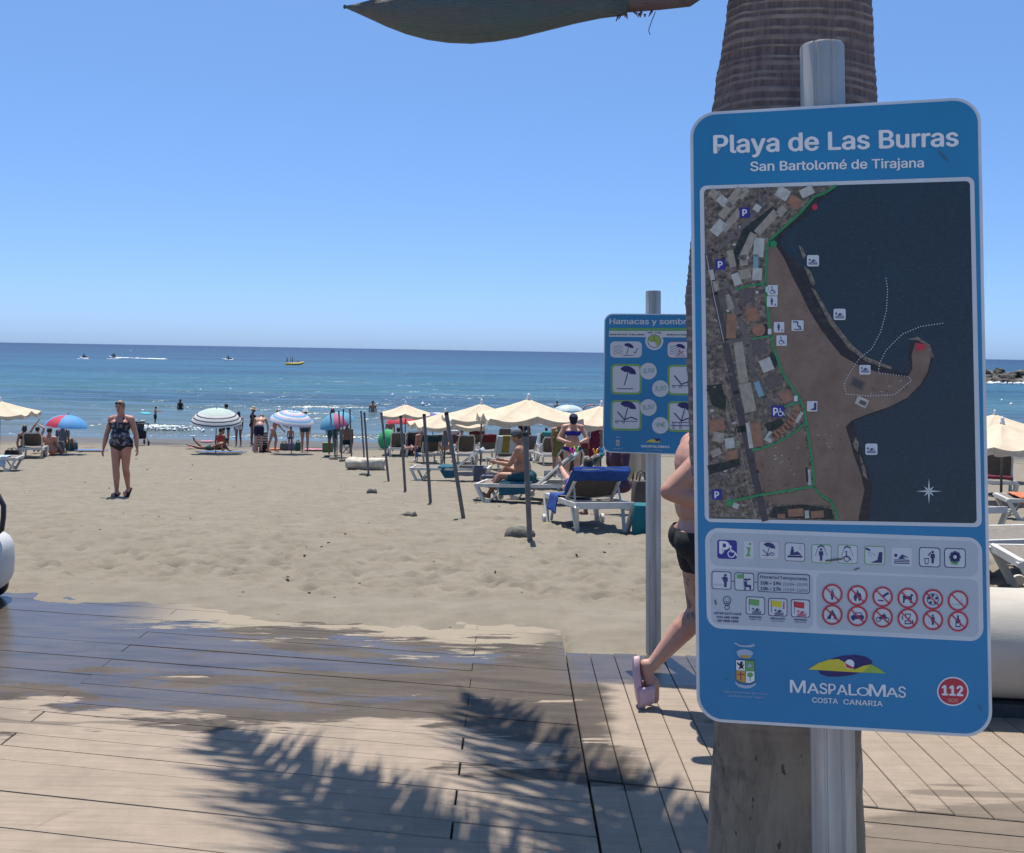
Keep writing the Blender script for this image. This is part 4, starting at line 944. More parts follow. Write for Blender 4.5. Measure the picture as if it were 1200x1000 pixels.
S.poly([K(150, 830), K(185, 830), K(188, 885), K(168, 896), K(148, 885)], P_FADE, 3); S.poly([K(155, 850), K(182, 852), K(180, 880), K(156, 878)], P_GOLD, 4); S.line([K(145, 802), K(195, 804)], .7, P_FADE, 3); S.line([K(120, 918), K(212, 922)], .6, P_FADE, 3); S.done('coat_of_arms')
S.poly([K(450, 852), K(500, 826), K(545, 818), K(590, 816), K(602, 828), K(590, 856)], P_NAVY, 3); S.poly([K(450, 852), K(500, 826), K(540, 824), K(565, 850), K(595, 836), K(590, 858)], P_YELLOW, 4); S.circ(*K(545, 838), 1.1, P_PINK, 5, 10); S.done('tourist_board_mark')
S.text('MASPALOMAS', K(408, 906), K(692, 914), 2.8, P_WHITE, 3, 0.03, (0, -1)); S.text('COSTA CANARIA', K(455, 938), K(625, 942), 1.5, P_FADE, 3, 0.01, (0, -1)); S.done('resort_lettering')
# ------------------------------------------------------------------ palm tree beside the sign
def bark_material():
    m = bpy.data.materials.new('palm_bark'); m.use_nodes = True
    nt = m.node_tree; b = nt.nodes['Principled BSDF']; b.inputs['Roughness'].default_value = 0.9; b.inputs['Specular IOR Level'].default_value = 0.2
    tc = nt.nodes.new('ShaderNodeTexCoord'); ob = tc.outputs['Object']
    sep = nt.nodes.new('ShaderNodeSeparateXYZ'); nt.links.new(ob, sep.inputs[0])
    at_ = nt.nodes.new('ShaderNodeAttribute'); at_.attribute_name = 'ring'
    fib = noise(nt, ob, 14, 5, 0.65, 0.2, (5, 5, 0.6)); blot = noise(nt, ob, 5, 6, 0.65)
    lowz = ramp(nt, sep.outputs['Z'], 1.2, 0.6)
    light = mixc(nt, ramp(nt, blot, 0.3, 0.7), (0.33, 0.27, 0.235), (0.25, 0.20, 0.18))
    dark = mixc(nt, ramp(nt, fib, 0.35, 0.7), (0.11, 0.085, 0.088), (0.19, 0.15, 0.145))
    col = mixc(nt, at_.outputs['Fac'], dark, light)
    smoothc = mixc(nt, ramp(nt, noise(nt, ob, 7, 6, 0.7, 0.0, (1.5, 1.5, 0.5)), 0.35, 0.7), (0.36, 0.275, 0.19), (0.22, 0.165, 0.115))
    smoothc = mixc(nt, ramp(nt, noise(nt, ob, 3.2, 5, 0.7), 0.55, 0.7), smoothc, (0.10, 0.08, 0.07))
    pit = noise(nt, ob, 45, 2, 0.5, 0, (1, 1, 0.4))
    smoothc = mixc(nt, mathn(nt, 'MULTIPLY', ramp(nt, pit, 0.66, 0.72), 0.8), smoothc, (0.05, 0.04, 0.035))
    col = mixc(nt, lowz, col, smoothc)
    nt.links.new(col, b.inputs['Base Color'])
    bp = nt.nodes.new('ShaderNodeBump'); bp.inputs['Strength'].default_value = 0.8; bp.inputs['Distance'].default_value = 0.012
    nt.links.new(mathn(nt, 'ADD', fib, mathn(nt, 'MULTIPLY', blot, 0.6)), bp.inputs['Height']); nt.links.new(bp.outputs[0], b.inputs['Normal'])
    return m
BARK = bark_material()
PX0, PY0 = 0.825, 3.0
palm = thing('palm_tree', 'thick ringed palm trunk standing right behind the map sign', 'palm tree', (PX0, PY0, 0))
tz = [-0.05, 0.0, 0.12, 0.35, 0.72, 1.1, 1.55, 2.0, 2.3, 2.58, 2.77, 2.9, 3.3, 4.0]
tr = [0.265, 0.262, 0.248, 0.229, 0.211, 0.235, 0.285, 0.307, 0.285, 0.237, 0.216, 0.204, 0.175, 0.15]
ox = [0.025, 0.025, 0.018, 0.012, 0.012, 0.006, 0.0, 0.0, 0.0, 0.0, 0.008, 0.012, 0.02, 0.02]
zs = []; rg_ = []; z = -0.05; rp = random.Random(5)
while z < 4.0:
    w = rp.uniform(0.007, 0.026) * (1.6 if rp.random() < 0.15 else 1); lw = rp.uniform(0.005, 0.020)
    for f_, v in ((0.0, 0.0), (w * .5, -0.35), (w, 0.0), (w + lw * .25, 1.0), (w + lw * .8, 0.9)):
        zs.append(z + f_); rg_.append(v)
    z += w + lw
nseg = 72; V = []; RA = []
for zz, g in zip(zs, rg_):
    r0 = float(np.interp(zz, tz, tr)); x0 = float(np.interp(zz, tz, ox))
    for k in range(nseg):
        a = 2 * math.pi * k / nseg
        wob = 0.012 * math.sin(a + zz * 2.1) + 0.008 * math.sin(2 * a + zz * 5) + 0.004 * mnoise.noise((3 * math.cos(a), 3 * math.sin(a), zz * 3))
        amp_ = 0.0015 * min(1, max(0.12, (zz - 0.5) / 0.7))
        nz = mnoise.noise((5 * math.cos(a), 5 * math.sin(a), zz * 14))
        r = r0 + amp_ * g + 0.004 * nz + 0.0025 * mnoise.noise((30 * math.cos(a), 30 * math.sin(a), zz * 8))
        V.append((x0 + r * math.cos(a), r * math.sin(a), zz + wob)); RA.append(max(0, g) * max(0, 0.62 + 0.9 * nz))
n = len(zs)
fcs = [(i * nseg + k, i * nseg + (k + 1) % nseg, (i + 1) * nseg + (k + 1) % nseg, (i + 1) * nseg + k) for i in range(n - 1) for k in range(nseg)]
me = bpy.data.meshes.new('trunk'); me.from_pydata(V, [], fcs); me.update()
atr = me.attributes.new('ring', 'FLOAT', 'POINT'); atr.data.foreach_set('value', RA)
link_mesh('trunk', me, BARK, palm, True)
SHAFT = mat('palm_crownshaft', (0.10, 0.13, 0.04), 0.5, (0.16, 0.13, 0.06), 4, stretch=(3, 3, 0.5))
mb = MB(); mb.lathe([(0.16, 3.9), (0.19, 4.05), (0.17, 4.3), (0.10, 4.62), (0.03, 4.8)], 20, (0.02, 0, 0)); mb.build('crownshaft', SHAFT, palm)
FROND = mat('palm_frond', (0.055, 0.09, 0.022), 0.45, (0.085, 0.10, 0.03), 3, trans=0.25)
def frond(tipx, tipy, tipz, arch, width=0.42, n=190, seed=0):
    rf = random.Random(seed); m = MB()
    a = Vector((0.02, 0, 4.5)); t = Vector((tipx - PX0, tipy - PY0, tipz)); c = (a + t) / 2 + Vector((0, 0, arch * 2))
    bz = lambda u: a * (1 - u) ** 2 + c * 2 * u * (1 - u) + t * u * u
    pts = [bz(i / 16) for i in range(17)]
    m.tube(pts, [0.028 * (1 - i / 16) + 0.004 for i in range(17)], 6)
    for i in range(n):
        u = 0.14 + 0.86 * i / (n - 1); p = bz(u); d = (bz(min(1, u + .02)) - bz(max(0, u - .02))).normalized()
        side = d.cross(Vector((0, 0, 1))).normalized()
        L = 1.35 * width * (math.sin(math.pi * min(1, u * 0.93 + 0.10)) ** 0.6) * (1 if u < .9 else 0.75)
        for sg in (-1, 1):
            dirv = (side * sg + d * rf.uniform(0.6, 1.6) + Vector((0, 0, rf.uniform(-0.7, 0.5)))).normalized()
            Lq = L * rf.uniform(0.6, 1.25); w = 0.021
            q1 = p + dirv * Lq * 0.5; q2 = p + dirv * Lq + Vector((0, 0, -0.12 * Lq / 0.4))
            wv = d * w
            m.add([p - wv * .6, p + wv * .6, q1 + wv, q1 - wv, q2], [(0, 1, 2, 3), (3, 2, 4)])
    m.build('frond', FROND, palm, False)
for i, (x, y, zt, ar, wd) in enumerate([(-1.92, 6.30, 4.45, 0.35, 0.55), (-0.70, 6.88, 4.5, 0.35, 0.50), (-1.25, 5.85, 4.5, 0.45, 0.50), (-0.05, 5.9, 4.6, 0.40, 0.50), (0.35, 5.55, 4.7, 0.5, 0.45), (-2.0, 4.3, 4.5, 0.3, 0.45), (-2.3, 2.6, 4.3, 0.4, 0.45), (-1.2, 0.2, 4.3, 0.4, 0.45), (0.9, -0.6, 4.3, 0.4, 0.45), (3.0, 0.6, 4.3, 0.4, 0.45), (3.6, 2.2, 4.4, 0.3, 0.42), (0.0, 4.6, 4.9, 0.5, 0.45)]):
    frond(x, y, zt, ar, wd, seed=i)
# the dead flower sheath hanging into the top of the view
SPA = mat('dried_sheath', (0.072, 0.112, 0.118), 0.6, (0.105, 0.098, 0.098), 3.0, 0.6, 40, stretch=(0.6, 5, 9))
D_ = 2.86
low = [(402, 8), (416, 14), (432, 21), (452, 30), (475, 38.5), (500, 45), (525, 48.5), (552, 49.5), (580, 47), (608, 42.5), (640, 35), (675, 26.5), (705, 20.5), (735, 17)]
topc = [(402, 8), (416, 5.5), (432, 2), (452, -4), (475, -9), (500, -13), (525, -15), (552, -16), (580, -16), (608, -15), (640, -13), (675, -10), (705, -8), (735, -5)]
mb = MB(); P = []
for i, ((x0, y0), (x1, y1)) in enumerate(zip(low, topc)):
    a, b = at(x0, y0, D_), at(x1, y1, D_); c = (a + b) / 2; h = (a - b).length / 2 + 0.001
    row_ = []
    for k in range(13):
        an = R_(-150 + 300 * k / 12)      # open towards the top
        row_.append(c + Vector((0, math.sin(an) * h * 1.15, -math.cos(an) * h)) - Vector((PX0, PY0, 0)))
    P.append(row_)
mb.grid(P)
o = mb.build('flower_sheath', SPA, palm)
md = o.modifiers.new('thick', 'SOLIDIFY'); md.thickness = 0.008
o['label'] = 'dried boat-shaped grey-green sheath hanging at the top edge'
STK = mat('sheath_stalk', (0.085, 0.06, 0.07), 0.8, (0.13, 0.10, 0.10), 8, 0.5, 40, stretch=(0.5, 3, 3))
mb = MB(); off = Vector((PX0, PY0, 0))
pts = [at(700, 3, D_) - off, at(738, 4, D_) - off, at(775, 2, D_) - off, at(808, 0, D_ + 0.02) - off, at(822, -10, D_ + 0.05) - off, at(850, -60, D_ + 0.1) - off, Vector((0.02, 0, 3.5))]
mb.tube(pts, [0.022, 0.034, 0.031, 0.026, 0.028, 0.032, 0.05], 10, flat=0.7)
rs = random.Random(8)
for k in range(12):
    x = rs.uniform(722, 770); p = at(x, rs.uniform(12, 17), D_ + rs.uniform(-.02, .02)) - off
    mb.tube([p, p + Vector((rs.uniform(-.012, .012), 0, -rs.uniform(.006, .022)))], [0.004, 0.001], 4)
p = at(768, 14, D_) - off
mb.tube([p, at(764, 24, D_) - off, at(760, 36, D_) - off, at(762, 41, D_) - off], [0.0012] * 4, 4)
mb.build('stalk', STK, palm)

# ------------------------------------------------------------------ big pale cylinder at the right edge, white cart at the left edge
CONC = mat('pale_concrete', (0.50, 0.465, 0.40), 0.75, (0.38, 0.35, 0.295), 3, 0.06, 70, stretch=(0.5, 2, 2))
CDARK = mat('dark_base', (0.03, 0.032, 0.037), 0.7, (0.05, 0.05, 0.055))
cyl = thing('concrete_cylinder', 'large pale cylinder lying on dark runners at the right edge of the boards', 'cylinder', (2.75, 5.37, 0), R_(-4))
mb = MB(); r = 0.285; P = []
for x, k in ((-0.95, .93), (-0.93, .985), (-0.90, 1), (1.5, 1), (1.53, .985), (1.55, .93)):
    P.append([(x, r * k * math.cos(2 * math.pi * i / 48), 0.055 + r + r * k * math.sin(2 * math.pi * i / 48)) for i in range(48)])
mb.grid(P, close_u=True); nn = len(mb.v); mb.f += [tuple(range(48)), tuple(range(nn - 1, nn - 49, -1))]; mb.m += [0, 0]
mb.build('barrel', CONC, cyl, True, 40)
for s in (-1, 1):
    mb = MB(); mb.box((0.3, s * 0.15, 0.035), (2.3, 0.07, 0.07)); mb.build('runner', CDARK, cyl, False)
CW = mat('white_plastic_shell', (0.52, 0.52, 0.50), 0.4, (0.45, 0.45, 0.43), 3)
BLK = mat('black_rubber', (0.018, 0.018, 0.02), 0.5, (0.03, 0.03, 0.033))
cp = at(6, 668, 7.1)
cart = thing('beach_cart', 'rounded white cart with a black loop handle cut off by the left edge', 'cart', (cp.x - 0.36, cp.y, 0), R_(6))
mb = MB(); P = []
for i in range(17):
    v = -math.pi / 2 + math.pi * i / 16; row_ = []
    for k in range(32):
        u = 2 * math.pi * k / 32; e = lambda t, p: math.copysign(abs(t) ** p, t)
        row_.append((0.36 * e(math.cos(v), .5) * e(math.cos(u), .55), 0.30 * e(math.cos(v), .5) * e(math.sin(u), .55), 0.285 + 0.225 * e(math.sin(v), .55)))
    P.append(row_)
mb.grid(P, close_u=True); mb.build('shell', CW, cart)
mb = MB(); mb.tube([(0.30, -.05, 0.50), (0.335, -.05, 0.53), (0.345, -.05, 0.62), (0.345, -.05, 0.70), (0.31, -.05, 0.77), (0.2, -.05, 0.82), (0.05, -.05, 0.83), (-0.02, -.05, .7), (-.02, -.05, .5)], 0.024, 10, flat=0.7); mb.build('loop_handle', BLK, cart)
for sx in (-1, 1):
    for sy in (-1, 1):
        mb = MB(); M = Matrix.Rotation(R_(90), 3, 'Y')
        pr = [(0.02, -0.035), (0.075, -0.035), (0.09, -0.02), (0.09, 0.02), (0.075, 0.035), (0.02, 0.035)]
        mb.lathe(pr, 20); mb.v = [tuple(Matrix.Rotation(R_(90), 3, 'X') @ Vector(p) + Vector((sx * 0.2, sy * 0.2, 0.09))) for p in mb.v]; mb.build('wheel', BLK, cart)
# ------------------------------------------------------------------ sun loungers, parasols and poles
WHITE_PL = mat('lounger_white_frame', (0.56, 0.545, 0.50), 0.45, (0.45, 0.435, 0.39), 6)
SLING = mat('lounger_taupe_sling', (0.20, 0.175, 0.145), 0.8, (0.155, 0.135, 0.115), 20, 0.4, 300)
MESH_DK = mat('lounger_back_mesh', (0.115, 0.10, 0.088), 0.8, (0.085, 0.075, 0.068), 20, 0.4, 300)
WHEEL = mat('lounger_wheel', (0.55, 0.54, 0.50), 0.6)
CANVAS = mat('cream_canvas', (0.66, 0.56, 0.42), 0.85, (0.58, 0.48, 0.345), 3.5, 0.15, 60, trans=0.18)
CANVAS_W = mat('cream_valance', (0.62, 0.53, 0.40), 0.85, (0.52, 0.43, 0.31), 5, 0.15, 60, trans=0.18)
POLE_M = mat('grey_pole', (0.16, 0.155, 0.15), 0.55, (0.11, 0.105, 0.10), 7, metallic=0.3)
FIN = mat('white_finial', (0.75, 0.75, 0.75), 0.4)
RIB = mat('pale_rib', (0.35, 0.32, 0.27), 0.5)

def sb(mb, p0, p1, w, h):
    """straight square bar"""
    p0, p1 = Vector(p0), Vector(p1); d = p1 - p0
    M = d.to_track_quat('Z', 'Y').to_matrix(); mb.box((p0 + p1) / 2, (w, h, d.length), M)
LCACHE = {}
def copy_tree(o, parent=None):
    c = o.copy(); COL.objects.link(c); c.parent = parent
    for ch in list(o.children): copy_tree(ch, c)
    return c
def lounger_proto(alpha):
    t = thing('sun_lounger', 'x', 'sun lounger', (0, 0, -50))
    a = R_(alpha); W, zS = 0.33, 0.35
    m = MB()
    for s in (-1, 1): sb(m, (s * W, -0.93, zS), (s * W, 0.95, zS), 0.045, 0.06)
    sb(m, (-W - .02, -0.95, zS), (W + .02, -0.95, zS), 0.06, 0.075); sb(m, (-W - .02, 0.96, zS), (W + .02, 0.96, zS), 0.05, 0.06)
    sb(m, (-W, -0.15, zS - .012), (W, -0.15, zS - .012), 0.035, 0.035); sb(m, (-W, 0.5, zS - .02), (W, 0.5, zS - .02), 0.03, 0.03)
    m.build('frame', WHITE_PL, t, False)
    for s in (-1, 1):                                 # V legs at the head, slanting legs at the foot
        m = MB(); sb(m, (s * (W + .01), -0.97, zS - .01), (s * (W - .035), -0.80, 0.0), 0.05, 0.05); sb(m, (s * (W - .02), -0.58, zS - .01), (s * (W - .045), -0.76, 0.02), 0.04, 0.04); m.build('leg', WHITE_PL, t, False)
        m = MB(); sb(m, (s * W, 0.97, zS + .02), (s * (W + .02), 0.78, 0.0), 0.065, 0.055); sb(m, (s * (W - .03), 0.52, zS - .02), (s * (W - .03), 0.72, 0.04), 0.03, 0.03); m.build('leg', WHITE_PL, t, False)
        m = MB(); m.lathe([(0.015, -0.02), (0.055, -0.02), (0.06, 0), (0.055, 0.02), (0.015, 0.02)], 16)
        m.v = [tuple(Matrix.Rotation(R_(90), 3, 'Y') @ Vector(p) + Vector((s * (W + .065), 0.74, 0.058))) for p in m.v]; m.build('wheel', WHEEL, t, True, 40)
    m = MB(); P = []
    for i in range(9):
        y = -0.12 + 1.07 * i / 8; P.append([(-W + .025 + (2 * W - .05) * j / 6, y, zS + .028 - 0.022 * math.sin(math.pi * j / 6)) for j in range(7)])
    m.grid(P); o = m.build('seat_sling', SLING, t); md = o.modifiers.new('thick', 'SOLIDIFY'); md.thickness = 0.012
    bt = Vector((0, -0.15 - 0.76 * math.cos(a), zS + 0.02 + 0.76 * math.sin(a))); bb = Vector((0, -0.15, zS + 0.02))
    m = MB()
    for s in (-1, 1): m.tube([bb + Vector((s * (W - .05), 0, 0)), bb.lerp(bt, .85) + Vector((s * (W - .06), 0, 0)), bb.lerp(bt, .97) + Vector((s * (W - .10), 0, 0))], 0.024, 8)
    sb(m, bt + Vector((-W + .09, 0, 0)), bt + Vector((W - .09, 0, 0)), 0.05, 0.04); sb(m, bb.lerp(bt, .12) + Vector((-W + .06, 0, 0)), bb.lerp(bt, .12) + Vector((W - .06, 0, 0)), 0.03, 0.03)
    if alpha > 20:
        for s in (-1, 1): sb(m, bb.lerp(bt, .55) + Vector((s * (W - .06), 0, 0)), (s * (W - .05), -0.55 - .1 * math.cos(a), zS), 0.02, 0.02)
    b = m.build('backrest', WHITE_PL, t, True, 40)
    m = MB(); nrm = Vector((0, math.sin(a), math.cos(a))); P = []
    for i in range(7):
        c = bb.lerp(bt, .10 + .86 * i / 6); P.append([c + Vector((-W + .07 + (2 * W - .14) * j / 6, 0, 0)) - nrm * 0.02 * math.sin(math.pi * j / 6) for j in range(7)])
    m.grid(P); o = m.build('back_sling', MESH_DK, b); md = o.modifiers.new('thick', 'SOLIDIFY'); md.thickness = 0.012
    return t
LOUNGERS = {}
def lounger(key, px, py, ref, rz, alpha, label, base=None):
    g = base if base is not None else gp(px, py); f = Vector((-math.sin(R_(rz)), math.cos(R_(rz)), 0))
    c = g + f * 0.95 if ref == 'head' else g - f * 0.95 if ref == 'foot' else g
    if alpha not in LCACHE: o = LCACHE[alpha] = lounger_proto(alpha)
    else: o = copy_tree(LCACHE[alpha])
    zh, zf = zgr(c.x - f.x * .8, c.y - f.y * .8), zgr(c.x + f.x * .75, c.y + f.y * .75)
    o.location = (c.x, c.y, (zh + zf) / 2 - 0.012); o.rotation_euler = (math.atan2(zf - zh, 1.55), 0, R_(rz))
    tag(o, label, 'sun lounger', 'sun loungers on the sand'); LOUNGERS[key] = o
    return o
def on_lounger(key, p):
    o = LOUNGERS[key]; M = Matrix.LocRotScale(o.location, o.rotation_euler, None); return M @ Vector(p)
lounger('L1', 709, 625, 'head', 9, 30, 'near white lounger with royal blue towel over its raised back')
lounger('L2', 566, 588, 'foot', 74, 40, 'lounger under the man in the grey cap, pink and green pegs on its back')
c2 = Vector(LOUNGERS['L2'].location)
lounger('L3', 0, 0, 'mid', 66, 40, 'lounger with orange and blue pegs on its back, behind the near one', Vector((c2.x + 0.50, c2.y + 0.78, 0)))
lounger('L4', 485, 563, 'foot', 84, 35, 'side-on lounger with teal and slate towels behind the leaning poles')
lounger('L5', 597, 553, 'head', 12, 62, 'lounger with mustard towel hanging over its white back')
lounger('L6', 508, 545, 'head', 14, 50, 'lounger with dark teal towel over its back, behind a leaning pole')
lounger('L7', 548, 545, 'head', 8, 55, 'empty dark-backed lounger just left of the mustard towel one')
lounger('L8', 467, 536, 'head', 8, 48, 'lounger beside the green parasol with a dark-haired person on it')
lounger('L9', 562, 531, 'head', 8, 55, 'lounger with raised back behind the dark red towel')
lounger('L10', 593, 530, 'head', 6, 58, 'empty lounger with raised back near the water under the middle cream parasol')
lounger('L11', 648, 546, 'head', 8, 50, 'lounger directly behind the woman in the blue bikini')
lounger('L12', 642, 532, 'head', 6, 45, 'far lounger with a turquoise towel near the waterline')
lounger('L17', 672, 577, 'head', 6, 42, 'lounger right in front of the woman in the blue bikini')
lounger('L18', 575, 541, 'head', 10, 50, 'lounger just left of the mustard towel, near the middle parasol pole')
lounger('L13', 622, 541, 'head', 10, 48, 'lounger between the mustard towel and the blue bikini woman')
lounger('L14', 531, 533, 'head', 8, 52, 'far lounger just right of the long-haired woman')
lounger('L15', 688, 549, 'head', 4, 40, 'lounger partly hidden below the corner of the price sign')
lounger('L16', 486, 534, 'head', 10, 46, 'far lounger behind the second leaning pole')
lounger('La', 36, 538, 'head', 20, 40, 'dark-backed lounger in front of the woman with raised arms')
lounger('Lb', 22, 552, 'foot', -78, 10, 'flat white lounger with blue patterned cloth at the left edge')
lounger('Ra', 1182, 698, 'foot', 82, 40, 'nearest white lounger at the right edge above the pale cylinder')
lounger('Rb', 1128, 676, 'mid', -80, 12, 'flat taupe lounger right of the map sign')
lounger('Rc', 1152, 634, 'head', 16, 50, 'white lounger with pale blue towel peeking from behind the map sign')
lounger('Rd', 1175, 608, 'foot', 80, 40, 'lounger with orange towel at the right edge')
lounger('Re', 1172, 583, 'head', -22, 55, 'lounger with folded red clothes below the right cream parasol')

# ---- towels and cloths
def cloth_mat(name, c, c2=None, sc=5): return mat('cloth_' + name, c, 0.92, c2, sc, 0.3, 120)
def towel(name, label, pts, m, thick=0.010, cat='towel', wav=0.016, seed=0):
    """a cloth following rows of points (each row left..right), world space"""
    rr_ = random.Random(seed); o0 = Vector(pts[0][0]); P = []
    NI, NJ = 8, 12
    rows = []
    for r in pts:
        rows.append([Vector(r[0]).lerp(Vector(r[1]), j / NJ) for j in range(NJ + 1)])
    full = []
    for i in range(len(rows) - 1):
        for k in range(NI):
            full.append([rows[i][j].lerp(rows[i + 1][j], k / NI) for j in range(NJ + 1)])
    full.append(rows[-1])
    mb = MB(); mb.grid([[p - o0 + Vector((wav * mnoise.noise(p * 7), wav * (mnoise.noise(p * 8 + Vector((5, 0, 0))) + .5 * mnoise.noise(p * 21)), wav * (.6 * mnoise.noise(p * 6 + Vector((0, 9, 0))) + .5 * mnoise.noise(p * 19 + Vector((3, 0, 0))) + .4))) for p in r] for r in full])
    o = mb.build(name, m); o.location = o0; md = o.modifiers.new('thick', 'SOLIDIFY'); md.thickness = thick; md.offset = 1
    return tag(o, label, cat)
def back_towel(key, alpha, m, label, w=0.30, u0=0.98, drop=0.35, front=0.5, x0=0.0, name='towel'):
    """towel hung over the top of a raised back"""
    a = R_(alpha); bb = Vector((0, -0.15, 0.37)); bt = bb + Vector((0, -0.76 * math.cos(a), 0.76 * math.sin(a))); n = Vector((0, math.sin(a), math.cos(a)))
    R2 = []
    for c in (bb.lerp(bt, 1 - front) + n * .035, bb.lerp(bt, .9) + n * .035, bb.lerp(bt, 1.03) + n * .03, bb.lerp(bt, 1.035) - n * .035, bb.lerp(bt, .9) - n * .055, bb.lerp(bt, 1 - drop) - n * .06):
        R2.append([on_lounger(key, c + Vector((x0 - w, 0, 0))), on_lounger(key, c + Vector((x0 + w, 0, 0)))])
    return towel(name, label, R2, m)
T_BLUE = cloth_mat('royal_blue', (0.008, 0.042, 0.20), (0.012, 0.065, 0.28), 8)
T_LBLUE = cloth_mat('pale_blue', (0.40, 0.47, 0.52), (0.32, 0.40, 0.46))
T_TEAL = cloth_mat('teal', (0.012, 0.105, 0.145), (0.015, 0.07, 0.10))
T_SLATE = cloth_mat('slate', (0.10, 0.105, 0.14), (0.07, 0.075, 0.10))
T_MUST = cloth_mat('mustard', (0.24, 0.205, 0.045), (0.18, 0.15, 0.03))
T_DTEAL = cloth_mat('dark_teal', (0.012, 0.035, 0.05), (0.02, 0.06, 0.08))
T_RED = cloth_mat('dark_red', (0.12, 0.014, 0.03), (0.09, 0.01, 0.02))
T_ORANGE = cloth_mat('orange', (0.50, 0.17, 0.08), (0.42, 0.13, 0.06))
T_AQUA = cloth_mat('aqua', (0.03, 0.26, 0.28), (0.02, 0.19, 0.21))
T_BWAVE = cloth_mat('blue_pattern', (0.10, 0.27, 0.42), (0.55, 0.58, 0.60), 26)
T_PINK = cloth_mat('pink', (0.50, 0.12, 0.20), (0.42, 0.30, 0.32), 14)
T_SKY = cloth_mat('sky_blue', (0.06, 0.15, 0.36), (0.10, 0.20, 0.42), 14)
T_WHITE = cloth_mat('white', (0.58, 0.58, 0.57), (0.50, 0.50, 0.50))
back_towel('L1', 30, T_BLUE, 'royal blue towel draped over the near white lounger', w=0.34, drop=0.22, front=0.95)
towel('towel', 'royal blue towel end hanging off the side of the near lounger', [[on_lounger('L1', (-0.38, 0.55, 0.20)), on_lounger('L1', (-0.37, 0.05, 0.16))], [on_lounger('L1', (-0.34, 0.55, 0.395)), on_lounger('L1', (-0.34, 0.05, 0.395))], [on_lounger('L1', (0.1, 0.55, 0.385)), on_lounger('L1', (0.1, 0.05, 0.385))]], T_BLUE, seed=2)
back_towel('L2', 40, T_LBLUE, 'pale blue towel hanging down the front of the pegged lounger', w=0.20, drop=0.10, front=0.95, x0=-0.06)
towel('towel', 'dark teal towel on the seat under the man in the cap', [[on_lounger('L2', (-0.35, 0.55, 0.18)), on_lounger('L2', (-0.35, -0.02, 0.2))], [on_lounger('L2', (-0.33, 0.55, 0.395)), on_lounger('L2', (-0.33, -0.02, 0.395))], [on_lounger('L2', (0.3, 0.55, 0.39)), on_lounger('L2', (0.3, -0.02, 0.39))]], T_TEAL, seed=3)
back_towel('L3', 40, T_TEAL, 'teal towel on the lounger with orange and blue pegs', w=0.14, drop=0.35, front=0.8, x0=0.14)
towel('towel', 'teal towel across the side-on lounger', [[on_lounger('L4', (-0.36, 0.10, 0.12)), on_lounger('L4', (-0.36, -0.16, 0.14))], [on_lounger('L4', (-0.34, 0.28, 0.395)), on_lounger('L4', (-0.34, -0.16, 0.395))], [on_lounger('L4', (0.3, 0.28, 0.39)), on_lounger('L4', (0.3, -0.16, 0.39))]], T_TEAL, seed=4)
back_towel('L4', 35, T_LBLUE, 'pale towel on the raised back of the side-on lounger', w=0.28, drop=0.05, front=0.95)
towel('towel', 'slate towel hanging from the head of the side-on lounger', [[on_lounger('L4', (-0.39, -0.62, 0.06)), on_lounger('L4', (-0.39, -0.92, 0.05))], [on_lounger('L4', (-0.36, -0.62, 0.40)), on_lounger('L4', (-0.36, -0.92, 0.40))], [on_lounger('L4', (0.0, -0.62, 0.40)), on_lounger('L4', (0.0, -0.92, 0.40))]], T_SLATE, seed=5)
back_towel('L5', 62, T_LBLUE, 'pale grey-blue towel under the mustard one', w=0.26, drop=0.75, front=0.6)
o = back_towel('L5', 62, T_MUST, 'mustard towel hung over a white lounger back', w=0.11, drop=0.7, front=0.2)
o.location.z += 0.016; o.location.y -= 0.014
back_towel('L6', 50, T_DTEAL, 'dark teal towel bunched over a lounger back', w=0.33, drop=0.25, front=0.9)
towel('towel', 'blue towel on the foot of the dark teal lounger', [[on_lounger('L6', (-0.37, 0.6, 0.2)), on_lounger('L6', (-0.37, 0.2, 0.2))], [on_lounger('L6', (-0.34, 0.6, 0.4)), on_lounger('L6', (-0.34, 0.2, 0.4))], [on_lounger('L6', (0.2, 0.6, 0.39)), on_lounger('L6', (0.2, 0.2, 0.39))]], T_BLUE, seed=6)
back_towel('L9', 55, T_RED, 'dark red towel over a lounger near the water', w=0.30, drop=0.3, front=0.5, x0=-0.1)
back_towel('L12', 45, T_AQUA, 'turquoise towel on the far lounger near the waterline', w=0.2, drop=0.2, front=0.5)
back_towel('L13', 48, T_SLATE, 'slate towel over the lounger left of the blue bikini woman', w=0.28, drop=0.45, front=0.6)
back_towel('L14', 52, T_WHITE, 'white towel over a far lounger by the long-haired woman', w=0.2, drop=0.2, front=0.5)
back_towel('L18', 50, T_RED, 'wine red towel over the lounger left of the mustard towel', w=0.25, drop=0.4, front=0.5)
back_towel('L15', 40, T_RED, 'dark red towel on the lounger below the price sign corner', w=0.3, drop=0.3, front=0.7)
back_towel('Rc', 50, T_LBLUE, 'pale blue towel on the lounger behind the map sign', w=0.3, drop=0.5, front=0.6)
towel('towel', 'orange towel spread on the lounger at the right edge', [[on_lounger('Rd', (-0.35, 0.8, 0.3)), on_lounger('Rd', (-0.35, 0.0, 0.3))], [on_lounger('Rd', (-0.33, 0.8, 0.395)), on_lounger('Rd', (-0.33, 0.0, 0.395))], [on_lounger('Rd', (0.33, 0.8, 0.39)), on_lounger('Rd', (0.33, 0.0, 0.39))]], T_ORANGE, seed=7)
